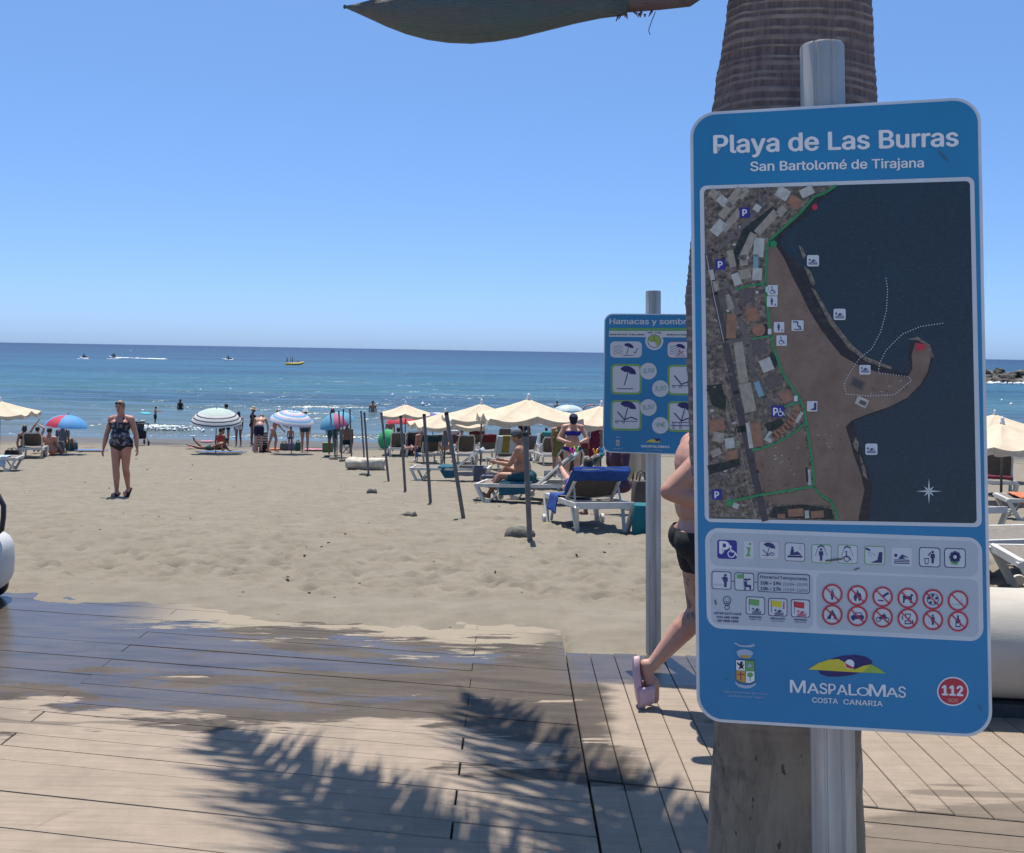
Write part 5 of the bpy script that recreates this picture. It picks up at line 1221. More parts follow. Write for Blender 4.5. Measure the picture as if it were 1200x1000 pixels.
towel('folded_clothes', 'red folded clothes on the lounger at the right edge', [[on_lounger('Re', (-0.25, -0.9, 0.41)), on_lounger('Re', (0.25, -0.9, 0.41))], [on_lounger('Re', (-0.25, -0.6, 0.43)), on_lounger('Re', (0.25, -0.6, 0.43))]], T_RED, 0.07, 'clothes')
towel('towel', 'blue patterned cloth hanging from the flat lounger at the left edge', [[on_lounger('Lb', (0.38, 0.72, 0.14)), on_lounger('Lb', (0.38, 0.35, 0.16))], [on_lounger('Lb', (0.34, 0.72, 0.40)), on_lounger('Lb', (0.34, 0.3, 0.40))], [on_lounger('Lb', (-0.2, 0.72, 0.39)), on_lounger('Lb', (-0.2, 0.3, 0.39))]], T_BWAVE, seed=8)
# towel pegs
for key, x, nm, c in (('L2', -0.17, 'pink', (0.75, 0.03, 0.22)), ('L2', 0.14, 'green', (0.16, 0.62, 0.05)), ('L3', -0.17, 'orange', (0.80, 0.30, 0.01)), ('L3', 0.16, 'blue', (0.015, 0.22, 0.50))):
    a = R_(40); bb = Vector((0, -0.15, 0.37)); bt = bb + Vector((0, -0.76 * math.cos(a), 0.76 * math.sin(a)))
    p = on_lounger(key, bt + Vector((x, 0, 0.03))); m = MB()
    for s in (-1, 1): m.tube([(s * 0.018, -0.03, -0.06), (s * 0.004, -0.01, 0.0), (s * 0.03, 0, 0.06), (s * 0.045, 0.0, 0.10)], [0.018, 0.017, 0.018, 0.012], 8)
    o = m.build('towel_peg', mat('peg_' + nm, c, 0.35)); o.location = p; o.rotation_euler = (0, 0, R_(20))
    tag(o, nm + ' plastic towel peg clipped on a lounger back', 'peg', 'towel pegs')

# ---- square cream parasols
def square_parasol(px, D, h, label, half=1.0, rz=0.0, seed=0, zoff=0.0, tilt=(0, 0)):
    x = at(px, 411, D).x; rr_ = random.Random(seed); zb = zgr(x, D)
    t = thing('parasol', label, 'parasol', (x, D, zb), R_(rz), 'square cream beach parasols')
    m = MB(); m.tube([(0, 0, -0.1), (0, 0, h - 0.02)], 0.024, 10); m.build('pole', POLE_M, t)
    hc = half; rise = 0.36
    rib_pts = []
    for k in range(8):
        a = k * math.pi / 4; L = hc if k % 2 == 0 else hc * math.sqrt(2)
        rib_pts.append(Vector((L * math.cos(a + math.pi / 4 * 0), L * math.sin(a), h - rise - (0.05 if k % 2 else 0.0))))
    top = Vector((0, 0, h - 0.03)); NU, NV = 6, 8
    m = MB()
    for k in range(8):
        a, b = rib_pts[k], rib_pts[(k + 1) % 8]; P = []
        for i in range(NV + 1):
            u = i / NV; row_ = []
            for j in range(NU + 1):
                v = j / NU; e = a.lerp(b, v); p = top.lerp(e, u)
                p = p + Vector((0, 0, -0.10 * math.sin(math.pi * v) * u - 0.025 * math.sin(math.pi * u)))
                p.z += (0.022 * mnoise.noise(p * 2.5 + Vector((seed * 7, 0, 0))) + 0.010 * mnoise.noise(p * 7 + Vector((seed * 3, 1, 0)))) * u
                row_.append(p)
            P.append(row_)
        m.grid(P)
    o = m.build('canopy', CANVAS, t); md = o.modifiers.new('w', 'WELD'); md.merge_threshold = 0.002
    m = MB()
    for k in range(8):
        a, b = rib_pts[k], rib_pts[(k + 1) % 8]; out = ((a + b) / 2).normalized(); out.z = 0; P = []
        for i in range(4):
            u = i / 3; row_ = []
            for j in range(13):
                v = j / 12; e = a.lerp(b, v); sag = -0.10 * math.sin(math.pi * v)
                drop = 0.16 - 0.05 * math.sin(math.pi * v) + 0.02 * math.sin(v * 12 + seed + k)
                row_.append(e + Vector((0, 0, sag + 0.005 - drop * u)) + out * (0.01 + 0.05 * u * math.sin(v * 9.4 + seed * 2 + k * 1.3)))
            P.append(row_)
        m.grid(P)
    o = m.build('valance', CANVAS_W, t)
    m = MB(); m.lathe([(0.03, h - 0.05), (0.05, h - 0.03), (0.045, h), (0.03, h + 0.02), (0.038, h + 0.05), (0.025, h + 0.085), (0.004, h + 0.10)], 12); m.build('finial', FIN, t)
    for k in range(8):
        m = MB(); m.tube([top - Vector((0, 0, .05)), top.lerp(rib_pts[k], .5) - Vector((0, 0, .055)), rib_pts[k] - Vector((0, 0, .03))], 0.011, 6); m.build('rib', RIB, t)
    return t
square_parasol(1, 33, 1.92, 'cream parasol cut off by the left edge', 0.98, 8, 1)
square_parasol(476.5, 40, 2.06, 'small far cream parasol standing alone above the red one', 0.97, 5, 2)
square_parasol(523, 33, 1.80, 'lowest cream parasol, second of the row from the left pole group', 1.02, 20, 3)
square_parasol(565.5, 29, 2.05, 'cream parasol between the lowest and the largest one', 1.0, 12, 4)
square_parasol(620.5, 22.7, 2.03, 'largest cream parasol above the man in the grey cap', 1.02, 10, 5)
square_parasol(706, 25.5, 1.98, 'cream parasol half hidden behind the price sign', 1.0, 18, 6)
square_parasol(1167, 29, 2.0, 'upper cream parasol right of the map sign', 1.0, 6, 7)
square_parasol(1176, 20, 1.62, 'lower sagging cream parasol right of the map sign', 1.02, 14, 8)

# folded parasol below the price sign
g = gp(741, 597)
t = thing('folded_parasol', 'closed cream parasol hanging in folds below the price sign', 'parasol', g)
m = MB(); m.tube([(0, 0, -0.1), (0, 0, 1.95)], 0.022, 10); m.build('pole', POLE_M, t)
m = MB(); P = []
for i in range(12):
    u = i / 11; z = 1.9 - 1.38 * u + 0.0; row_ = []
    for k in range(64):
        an = 2 * math.pi * k / 64; r = (0.04 + 0.20 * min(1, u * 1.5) ** 0.7) * (1 + 0.30 * math.sin(an * 8 + 0.6 * math.sin(u * 5)))
        row_.append((r * math.cos(an), r * math.sin(an), z + (0.07 * math.sin(an * 8 + 1.5) + 0.05 * math.sin(an * 3) if i == 11 else 0)))
    P.append(row_)
m.grid(P, close_u=True); m.build('canopy', CANVAS, t)
m = MB(); m.lathe([(0.02, 1.9), (0.04, 1.93), (0.03, 1.98), (0.005, 2.02)], 12); m.build('finial', FIN, t)

# ---- bare poles leaning in a row, concrete feet
BLOCK = mat('grey_block', (0.12, 0.115, 0.10), 0.9, (0.07, 0.065, 0.06), 12, 0.6, 30)
RUB = mat('dark_foot', (0.025, 0.025, 0.027), 0.8)
poles = [(447, 484, 455.5, 565, 'first of the big leaning poles, beside the rolled canvas'), (469.5, 488, 475, 577, 'second big leaning pole from the rolled canvas'), (497, 486, 504.5, 590, 'third big leaning pole from the rolled canvas'), (523, 484, 543, 607, 'most tilted bare grey pole'), (615.5, 508, 621, 635, 'nearest bare grey pole in front of the man in the cap'),
         (427, 484, 432, 557, 'bare grey pole standing in front of the rolled canvas'), (423, 482, 427, 541, 'bare grey pole just behind the rolled canvas'), (410, 480, 412, 540, 'bare grey pole in front of the seated man in black'), (402.5, 480, 400, 537, 'slim bare pole between the standing and the seated man'), (397, 482, 400.5, 540, 'bare pole right of the green cool bag'), (387, 484, 393, 537, 'leftmost bare pole in front of the green cool bag')]
for x0, y0, x1, y1, lb in poles:
    b = gp(x1, y1); t_ = at(x0, y0, b.y + 0.03)
    th = thing('bare_pole', lb, 'pole', b, 0, 'bare parasol poles')
    m = MB(); d = t_ - b; m.tube([-d * 0.08, d * 0.5, d * 0.995, d], [0.028, 0.028, 0.028, 0.023], 10); m.build('shaft', POLE_M, th, True, 40)
    m = MB(); dn = d.normalized(); m.tube([d - dn * 0.03, d + dn * 0.012], [0.031, 0.027], 10); m.build('cap', RUB, th, True, 40)
def block(px, py, sz, label, seed):
    rr_ = random.Random(seed); g = gp(px, py); m = MB()
    m.ell((0, 0, 0), (sz[0] / 2, sz[1] / 2, sz[2]), None, 14, 8)
    m.v = [(x * (1 + .25 * mnoise.noise((x * 9, y * 9, seed))), y * (1 + .25 * mnoise.noise((y * 8, x * 8, seed + 3))), max(-0.04, min(z, sz[2] * .72) + 0.03 * mnoise.noise((x * 14, y * 14, seed * 2)))) for x, y, z in m.v]
    o = m.build('concrete_block', BLOCK, None, True, 50); o.location = (g.x, g.y, zgr(g.x, g.y) - 0.004); o.rotation_euler = (0, 0, rr_.uniform(-.6, .6)); tag(o, label, 'concrete block', 'grey concrete blocks in the sand')
block(436, 579, (0.22, 0.16, 0.12), 'grey lump of concrete foot on open sand left of the poles', 1)
block(478, 606, (0.30, 0.16, 0.07), 'half-buried flat foot on the sand between two poles', 2)
block(609, 629, (0.36, 0.26, 0.12), 'grey foot at the base of the nearest pole', 3)
block(427, 557, (0.34, 0.18, 0.09), 'dark foot under the pole by the rolled canvas', 4)
block(390, 539, (0.36, 0.2, 0.10), 'dark foot under the leftmost bare poles', 5)
block(401, 541, (0.25, 0.18, 0.13), 'dark foot left of the rolled canvas end', 6)
block(383, 536, (0.25, 0.18, 0.10), 'small dark foot left of the leftmost pole', 7)

# rolled canvas on the sand
ROLL_M = mat('rolled_canvas', (0.58, 0.53, 0.43), 0.95, (0.42, 0.37, 0.29), 7, 0.6, 25)
a, b = gp(406, 551), gp(451, 552); a.z = zgr(a.x, a.y); b.z = zgr(b.x, b.y)
o_ = (a + b) / 2; ax = (b - a); L = ax.length; ang = math.atan2(ax.y, ax.x)
t = thing('rolled_canvas', 'thick roll of cream canvas lying on the sand by the poles', 'canvas roll', (o_.x, o_.y + 0.12, o_.z), ang)
m = MB(); P = []
for i in range(25):
    x = -L / 2 + L * i / 24; row_ = []
    for k in range(36):
        an = 2 * math.pi * k / 36; r = 0.195 * (1 + 0.07 * math.sin(3 * an + x * 3) + 0.10 * mnoise.noise((x * 5, math.cos(an) * 2, math.sin(an) * 2))) * (0.86 if i in (0, 24) else 1)
        row_.append((x + 0.03 * mnoise.noise((an, i * .1, 4)), r * 1.1 * math.cos(an), 0.175 + r * math.sin(an) * 0.95))
    P.append(row_)
m.grid(P, close_u=True); nn = len(m.v); m.f += [tuple(range(36)), tuple(range(nn - 1, nn - 37, -1))]; m.m += [0, 0]
m.build('roll', ROLL_M, t)
m = MB(); sp = []
for k in range(70):
    an = k * 0.32; sp.append((-L / 2 - 0.012, (0.012 + 0.0024 * k) * math.cos(an), 0.175 + (0.012 + 0.0024 * k) * math.sin(an)))
m.tube(sp, 0.009, 5); m.build('rolled_end', ROLL_M, t)

# ---- round beach parasols
def round_parasol(px, D, top_py, R, depth, cols, label, tilt=(0, 0), mode='ring', pole_h=None, n=16, seedk=0, base=None):
    x = at(px, 411, D).x; zb = zgr(x, D) if D < 52 else SEA_Z; ztop = at(px, top_py, D).z - zb
    t = thing('beach_parasol', label, 'parasol', (x, D, zb))
    ms = [mat('parasol_%s_%d' % (label[:18].replace(' ', '_'), i), c, 0.7, tuple(q * .9 for q in c), 3, trans=0.25) for i, c in enumerate(cols)]
    M = Matrix.Rotation(R_(tilt[0]), 3, 'Y') @ Matrix.Rotation(R_(tilt[1]), 3, 'X')
    m = MB(); hub = Vector((0, 0, ztop)); NV = max(10, len(cols)); vs = []
    for i in range(NV + 1):
        u = i / NV; th = u * R_(74); r = R * math.sin(th) / math.sin(R_(74)); z = -depth * (1 - math.cos(th)) / (1 - math.cos(R_(74)))
        for k in range(n * 2):
            an = 2 * math.pi * k / (n * 2); sc_ = 0.955 if k % 2 else 1.0
            sc_ = 1 - (1 - sc_) * u
            vs.append(hub + M @ Vector((r * sc_ * math.cos(an), r * sc_ * math.sin(an), z - (0.02 * u if k % 2 else 0))))
    nk = n * 2
    for i in range(NV):
        for k in range(nk):
            mi = (i % len(cols)) if mode == 'ring' else ((k * len(cols) // nk) if mode == 'sector' else ((k // 4) % len(cols)))
            m.add([vs[i * nk + k], vs[i * nk + (k + 1) % nk], vs[(i + 1) * nk + (k + 1) % nk], vs[(i + 1) * nk + k]], [(0, 1, 2, 3)], mi)
    o = m.build('canopy', ms, t); md = o.modifiers.new('w', 'WELD'); md.merge_threshold = 0.001
    pe = hub + M @ Vector((0, 0, 0.12)); elbow = hub + M @ Vector((0, 0, -depth - 0.05)); ft = Vector((elbow.x, elbow.y, -0.15)) if base is None else Vector(base)
    m = MB(); m.tube([pe, hub, elbow, ft], [0.006, 0.016, 0.018, 0.018], 8); m.build('pole', POLE_M, t)
    for k in range(0, nk, 4):
        an = 2 * math.pi * k / nk; m = MB(); m.tube([hub - Vector((0, 0, .02)), hub + M @ Vector((R * .98 * math.cos(an), R * .98 * math.sin(an), -depth - .01))], 0.006, 5); m.build('rib', POLE_M, t)
    return t
WH = (0.62, 0.63, 0.62)
round_parasol(81, 36, 486.5, 0.74, 0.40, [(0.10, 0.34, 0.66), (0.10, 0.34, 0.66), (0.10, 0.34, 0.66), (0.10, 0.34, 0.66), (0.10, 0.34, 0.66), (0.55, 0.05, 0.10), (0.10, 0.34, 0.66), (0.10, 0.34, 0.66)], 'light blue beach parasol with one red panel', (6, 0), 'sector')
round_parasol(255, 38, 479, 0.96, 0.52, [(0.50, 0.60, 0.56), (0.44, 0.56, 0.51)] * 5 + [WH, WH, (0.05, 0.07, 0.09), WH, WH, (0.05, 0.07, 0.09), WH, WH, (0.05, 0.07, 0.09), WH], 'pale green parasol with black and white striped rim', (3, 9))
round_parasol(345, 39, 482, 0.86, 0.40, [(0.60, 0.50, 0.60), (0.18, 0.42, 0.66), WH, (0.55, 0.42, 0.55), (0.12, 0.36, 0.66), WH, (0.50, 0.44, 0.60), (0.16, 0.42, 0.66), WH, (0.50, 0.48, 0.62)], 'blue, white and lilac ringed parasol above the standing child', (9, 8))
round_parasol(393, 37, 484.5, 0.66, 0.40, [(0.12, 0.36, 0.52)] * 6 + [(0.50, 0.14, 0.24), (0.12, 0.36, 0.52)], 'tilted blue parasol with a magenta panel beside the bare poles', (-14, 14), 'sector')
round_parasol(472, 45, 487, 0.70, 0.34, [(0.60, 0.06, 0.09)], 'plain red parasol under the lone far cream parasol', (0, 0))
round_parasol(504, 42, 485, 0.72, 0.42, [(0.10, 0.10, 0.32), (0.50, 0.52, 0.58)], 'navy and white parasol partly hidden by the lowest cream one', (-22, 0), 'gore')
round_parasol(667, 49, 474.5, 0.72, 0.26, [(0.42, 0.58, 0.64), (0.60, 0.66, 0.68)], 'pale mint parasol at the waterline left of the price sign', (0, 0), 'gore')
# green one lying on its side
g = gp(452, 527); t = thing('beach_parasol', 'green parasol lying on its side by the far lounger', 'parasol', (g.x, g.y + 0.3, g.z + 0.42))
GM = mat('parasol_green', (0.035, 0.36, 0.13), 0.7, (0.05, 0.44, 0.18), 3, trans=0.3)
M = Matrix.Rotation(R_(-58), 3, 'Y') @ Matrix.Rotation(R_(48), 3, 'X'); m = MB(); P = []
for i in range(9):
    th = i / 8 * R_(70); P.append([M @ Vector((0.50 * math.sin(th) * math.cos(2 * math.pi * k / 24) * (1 - (0.04 * i / 8 if k % 3 else 0)), 0.50 * math.sin(th) * math.sin(2 * math.pi * k / 24), 0.38 * math.cos(th) - 0.1)) for k in range(24)])
m.grid(P, close_u=True); m.build('canopy', GM, t)
m = MB(); m.tube([M @ Vector((0, 0, 0.34)), M @ Vector((0, 0, -0.75))], 0.013, 8); m.build('pole', POLE_M, t)
for k in range(0, 24, 3):
    an = 2 * math.pi * k / 24; m = MB(); m.tube([M @ Vector((0, 0, .26)), M @ Vector((0.46 * math.cos(an), 0.46 * math.sin(an), 0.02))], 0.006, 5); m.build('rib', POLE_M, t)
# ------------------------------------------------------------------ people
def skin(name, c, c2): return mat('skin_' + name, c, 0.5, c2, 5, 0.05, 60, sss=0.06)
SK_FAIR = skin('fair', (0.50, 0.29, 0.21), (0.42, 0.22, 0.155))
SK_TAN = skin('tan', (0.36, 0.185, 0.115), (0.29, 0.14, 0.085))
SK_RED = skin('sunburnt', (0.42, 0.215, 0.155), (0.35, 0.165, 0.115))
SK_BROWN = skin('brown', (0.20, 0.10, 0.065), (0.15, 0.075, 0.05))
SK_PINK = skin('sun_pinked', (0.46, 0.225, 0.165), (0.37, 0.165, 0.12))
H_DARK = mat('hair_dark', (0.012, 0.009, 0.008), 0.5, (0.022, 0.016, 0.013), 30, 0.4, 80)
H_BROWN = mat('hair_brown', (0.055, 0.032, 0.02), 0.5, (0.035, 0.02, 0.013), 30, 0.4, 80)
H_BLOND = mat('hair_ash_blond', (0.21, 0.155, 0.10), 0.5, (0.13, 0.09, 0.055), 30, 0.4, 80)
def fabric(n, c, c2=None, sc=8): return mat('fabric_' + n, c, 0.85, c2, sc, 0.2, 150)
F_BLACK = fabric('black', (0.014, 0.015, 0.018)); F_NAVY = fabric('navy', (0.015, 0.018, 0.05)); F_RED = fabric('coral_red', (0.42, 0.045, 0.05)); F_TEAL = fabric('teal', (0.01, 0.07, 0.09))
F_BURG = fabric('burgundy', (0.12, 0.006, 0.028)); F_PINKW = fabric('pink_white', (0.55, 0.38, 0.42)); F_BLUE = fabric('royal_blue', (0.012, 0.02, 0.24)); F_GREY = fabric('grey', (0.13, 0.14, 0.17)); F_OLIVE = fabric('olive', (0.16, 0.15, 0.05)); F_GREEN = fabric('dark_green', (0.01, 0.07, 0.055)); F_WHITE = fabric('white', (0.6, 0.6, 0.58)); F_PLUM = fabric('plum', (0.07, 0.03, 0.05)); F_STRAW = fabric('straw', (0.50, 0.40, 0.24), (0.42, 0.33, 0.19), 30); F_ORANGE = fabric('orange', (0.5, 0.16, 0.06)); F_LIGHT = fabric('lilac', (0.40, 0.36, 0.48))

def flower_mat():
    m = bpy.data.materials.new('black_floral_fabric'); m.use_nodes = True; nt = m.node_tree; b = nt.nodes['Principled BSDF']; b.inputs['Roughness'].default_value = 0.8
    tc = nt.nodes.new('ShaderNodeTexCoord'); vo = nt.nodes.new('ShaderNodeTexVoronoi'); vo.inputs['Scale'].default_value = 14; nt.links.new(tc.outputs['Object'], vo.inputs['Vector'])
    nz = noise(nt, tc.outputs['Object'], 38, 4, 0.6)
    d = mathn(nt, 'ADD', vo.outputs['Distance'], mathn(nt, 'MULTIPLY', mathn(nt, 'SUBTRACT', nz, 0.5), 0.55))
    f = mathn(nt, 'MULTIPLY', ramp(nt, d, 0.55, 0.46), ramp(nt, nz, 0.40, 0.56))
    nt.links.new(mixc(nt, f, (0.012, 0.013, 0.022), (0.22, 0.22, 0.27)), b.inputs['Base Color']); return m
F_FLORAL = flower_mat()

def vox_mesh(name, mb, vox, planes=(), it=4, fac=0.5):
    me = bpy.data.meshes.new(name); me.from_pydata(mb.v, [], mb.f); me.update()
    bm = bmesh.new(); bm.from_mesh(me); bmesh.ops.recalc_face_normals(bm, faces=bm.faces); bm.to_mesh(me); bm.free()
    ob = bpy.data.objects.new('tmp', me); COL.objects.link(ob)
    r = ob.modifiers.new('r', 'REMESH'); r.mode = 'VOXEL'; r.voxel_size = vox; r.adaptivity = 0.0
    s = ob.modifiers.new('s', 'SMOOTH'); s.factor = fac; s.iterations = it
    dg = bpy.context.evaluated_depsgraph_get(); out = bpy.data.meshes.new_from_object(ob.evaluated_get(dg)); out.name = name
    bpy.data.objects.remove(ob); bpy.data.meshes.remove(me)
    if planes:
        bm = bmesh.new(); bm.from_mesh(out)
        for co, no in planes:
            bmesh.ops.bisect_plane(bm, geom=bm.verts[:] + bm.edges[:] + bm.faces[:], plane_co=Vector(co), plane_no=Vector(no), clear_outer=True)
        bm.to_mesh(out); bm.free()
    return out

def U(v): return Vector(v).normalized()
class Body:
    def __init__(s, h=1.7, spine=(0, 0, 1), face=(0, 1, 0), head=None, look=None, aL=None, aR=None, lL=None, lR=None, heft=1.0, female=False, pelvis=None, belly=0.0, kid=False, footL=None, footR=None, handspread=False):
        k = s.k = h / 1.72; s.heft, s.female, s.belly = heft, female, belly
        S = s.S = U(spine); F = Vector(face); F = s.F = (F - S * F.dot(S)).normalized(); R = s.R = F.cross(S)
        down = Vector((0, 0, -1))
        aL = aL or ((-.12, 0, -1), (-.02, .25, -1)); aR = aR or ((.12, 0, -1), (.02, .25, -1))
        lL = lL or ((-.03, 0, -1), (0, -.03, -1)); lR = lR or ((.03, 0, -1), (0, -.03, -1))
        P = s.P = Vector((0, 0, 0)); s.chest = P + S * 0.34 * k; s.neck = P + S * 0.52 * k
        hd = U(head) if head else (S * .95 + F * .12).normalized(); s.hd = hd
        lk = Vector(look) if look else F; s.lk = (lk - hd * lk.dot(hd)).normalized()
        s.head = s.neck + hd * 0.172 * k + s.lk * 0.018 * k
        sw = (0.165 if female else 0.19) * k * (0.5 + 0.5 * heft)
        s.sh = {-1: s.neck - S * .055 * k - R * sw, 1: s.neck - S * .055 * k + R * sw}
        hw = 0.095 * k
        s.hip = {-1: P - R * hw - S * .02 * k, 1: P + R * hw - S * .02 * k}
        s.el, s.wr, s.hdv, s.kn, s.an, s.toe = {}, {}, {}, {}, {}, {}
        for sd, A, L, ft in ((-1, aL, lL, footL), (1, aR, lR, footR)):
            s.el[sd] = s.sh[sd] + U(A[0]) * .29 * k; s.wr[sd] = s.el[sd] + U(A[1]) * .25 * k; s.hdv[sd] = U(A[2]) if len(A) > 2 else U(A[1])
            s.kn[sd] = s.hip[sd] + U(L[0]) * .43 * k; s.an[sd] = s.kn[sd] + U(L[1]) * .40 * k
            fd = U(ft) if ft else (F - U(L[1]) * F.dot(U(L[1])) + U(L[1]) * .25).normalized()
            s.toe[sd] = s.an[sd] + fd * .165 * k + U(L[1]) * .035 * k
        low = min(min(s.an[i].z - .075 * k, s.toe[i].z - .03 * k) for i in (-1, 1))
        s.shift = Vector((0, 0, -low)) if pelvis is None else Vector(pelvis)
        for d in (s.sh, s.hip, s.el, s.wr, s.kn, s.an, s.toe):
            for i in d: d[i] = d[i] + s.shift
        s.P, s.chest, s.neck, s.head = P + s.shift, s.chest + s.shift, s.neck + s.shift, s.head + s.shift
        s.M = Matrix((R, F, S)).transposed()
        hr = s.lk.cross(hd); s.HM = Matrix((hr, s.lk, hd)).transposed()
    def torso(s, mb, d=0.0, what='chest belly pelvis'):
        k, H = s.k, s.heft; W = 0.92 if s.female else 1.0
        if 'chest' in what:
            mb.ell(s.chest + s.S * .05 * k, (.165 * k * H * W + d, .108 * k * H + d, .165 * k + d), s.M)
            mb.ell(s.neck - s.S * .055 * k, (.17 * k * (.5 + .5 * H) * W + d, .07 * k * H + d, .06 * k + d), s.M)
        if 'bust' in what and s.female:
            for i in (-1, 1): mb.ell(s.chest + s.S * .045 * k + s.R * i * .075 * k * H + s.F * .085 * k * H, (.068 * k * H + d, .062 * k * H + d, .068 * k * H + d), s.M)
        if 'belly' in what:
            mb.ell(s.P + s.S * .17 * k + s.F * (.012 + s.belly * .06) * k, (.142 * k * H * W + d, (.10 + s.belly * .07) * k * H + d, .17 * k + d), s.M)
        if 'pelvis' in what:
            w = 1.1 if s.female else 1.0
            mb.ell(s.P + s.S * .015 * k, (.158 * k * H * w + d, .108 * k * H + d, .115 * k + d), s.M)
            for i in (-1, 1): mb.ell(s.P + s.R * i * .075 * k * H - s.F * .045 * k - s.S * .02 * k, (.085 * k * H + d, .085 * k * H + d, .09 * k + d), s.M)
    def thigh(s, mb, i, f=1.0, d=0.0):
        k, H = s.k, s.heft; a = s.hip[i]; b = s.kn[i]; r0, r1 = .088 * k * H, .056 * k * (.4 + .6 * H)
        e = a.lerp(b, f); mb.capsule(a, e, r0 + d, r0 + (r1 - r0) * f + d)
    def upperarm(s, mb, i, f=1.0, d=0.0):
        k, H = s.k, s.heft; r0, r1 = .052 * k * H, .040 * k * (.4 + .6 * H); mb.capsule(s.sh[i], s.sh[i].lerp(s.el[i], f), r0 + d, r0 + (r1 - r0) * f + d)
    def body(s, mb, fine=False):
        k, H = s.k, s.heft
        s.torso(mb, 0, 'chest bust belly pelvis')
        mb.capsule(s.neck - s.S * .04 * k, s.head - s.hd * .04 * k, .060 * k * (.6 + .4 * H), .053 * k * (.6 + .4 * H))
        for i in (-1, 1): mb.capsule(s.neck - s.S * .005 * k, s.sh[i] + s.S * .012 * k, .050 * k * (.6 + .4 * H), .048 * k * H)
        for i in (-1, 1):
            mb.ell(s.sh[i], (.062 * k * H, .06 * k * H, .062 * k * H)); s.upperarm(mb, i)
            fd = (s.wr[i] - s.el[i]).normalized()
            mb.capsule(s.el[i], s.el[i].lerp(s.wr[i], .35), .040 * k * (.4 + .6 * H), .041 * k * (.4 + .6 * H)); mb.capsule(s.el[i].lerp(s.wr[i], .35), s.wr[i], .041 * k * (.4 + .6 * H), .027 * k)
            s.thigh(mb, i); c = s.kn[i].lerp(s.an[i], .32)
            back = -s.F if abs((s.an[i] - s.kn[i]).normalized().dot(s.F)) < .8 else Vector((0, 0, -1))
            mb.capsule(s.kn[i], c + back * .012 * k, .055 * k * (.4 + .6 * H), .057 * k * (.4 + .6 * H)); mb.capsule(c + back * .012 * k, s.an[i], .056 * k * (.4 + .6 * H), .034 * k)
            fdv = (s.toe[i] - s.an[i]).normalized(); heel = s.an[i] - fdv * .04 * k + (s.an[i] - s.kn[i]).normalized() * .045 * k
            mb.capsule(heel, s.an[i].lerp(s.toe[i], .55) + (s.an[i] - s.kn[i]).normalized() * .02 * k, .034 * k, .034 * k); mb.capsule(s.an[i].lerp(s.toe[i], .5), s.toe[i], .036 * k, .024 * k)
            mb.capsule(s.an[i], heel, .036 * k, .032 * k)
            # hand: palm, four fingers of different length, thumb
            hv = s.hdv[i]; pl = s.R * i; pl = (pl - hv * pl.dot(hv)); pl = pl.normalized() if pl.length > .2 else s.F.copy(); th = hv.cross(pl)   # pl: out of the back of the hand, th: across
            side = th if th.dot(s.F) > 0 else -th
            HM = Matrix((side, pl, hv)).transposed(); pc = s.wr[i] + hv * .048 * k
            mb.ell(pc, (.040 * k, .017 * k, .055 * k), HM, 10, 8)
            if fine:
                for q, L in ((-.029, .058), (-.010, .072), (.010, .076), (.029, .068)):
                    b0 = s.wr[i] + hv * .085 * k + side * q * k; b1 = b0 + (hv * .9 - pl * .25).normalized() * L * .55 * k; b2 = b1 + (hv * .75 - pl * .7).normalized() * L * .5 * k
                    mb.capsule(b0, b1, .0095 * k, .0088 * k, 8); mb.capsule(b1, b2, .0088 * k, .0075 * k, 8)
                b0 = s.wr[i] + hv * .03 * k + side * .034 * k; b1 = b0 + (hv * .6 + side * .7 - pl * .2).normalized() * .04 * k; mb.capsule(b0, b1, .0115 * k, .0105 * k, 8); mb.capsule(b1, b1 + (hv * .9 + side * .2 - pl * .3).normalized() * .032 * k, .0105 * k, .0085 * k, 8)
            else:
                mb.ell(s.wr[i] + hv * .115 * k - pl * .01 * k, (.036 * k, .016 * k, .05 * k), HM, 10, 8)
                mb.capsule(s.wr[i] + hv * .03 * k + side * .03 * k, s.wr[i] + hv * .085 * k + side * .055 * k, .013 * k, .011 * k, 8)
        # head with jaw, nose, ears
        h, u, f, r = s.head, s.hd, s.lk, s.HM @ Vector((1, 0, 0))
        mb.ell(h + u * .025 * k - f * .005 * k, (.074 * k, .094 * k, .098 * k), s.HM); mb.ell(h - u * .055 * k + f * .022 * k, (.056 * k, .066 * k, .066 * k), s.HM)
        mb.capsule(h + f * .088 * k + u * .012 * k, h + f * .108 * k - u * .022 * k, .011 * k, .015 * k, 8)
        mb.capsule(h + f * .078 * k - u * .062 * k, h + f * .078 * k - u * .066 * k, .02 * k, .02 * k, 8); mb.ell(h + f * .082 * k + u * .04 * k, (.05 * k, .016 * k, .012 * k), s.HM, 10, 6)
        for i in (-1, 1): mb.ell(h + r * i * .076 * k - f * .008 * k - u * .008 * k, (.012 * k, .020 * k, .032 * k), s.HM, 8, 6)
    def hair(s, style, m, parent):
        k, h, u, f = s.k, s.head, s.hd, s.lk; mb = MB()
        mb.ell(h + u * .032 * k - f * .012 * k, (.083 * k, .100 * k, .102 * k), s.HM, 20, 14)
        if style in ('long', 'pony'):
            mb.capsule(h - f * .06 * k + u * .03 * k, h - f * .085 * k - u * (.22 if style == 'long' else .16) * k, (.075 if style == 'long' else .045) * k, (.055 if style == 'long' else .03) * k)
        if style == 'bob': mb.ell(h - f * .03 * k - u * .035 * k, (.096 * k, .085 * k, .10 * k), s.HM)
        if style == 'bun': mb.ell(h + u * .13 * k - f * .03 * k, (.042 * k, .042 * k, .045 * k), s.HM)
        if style == 'curly': mb.ell(h + u * .03 * k - f * .03 * k, (.13 * k, .12 * k, .13 * k), s.HM)
        cut = [(h + f * .052 * k + u * .035 * k, f - u * .62)]
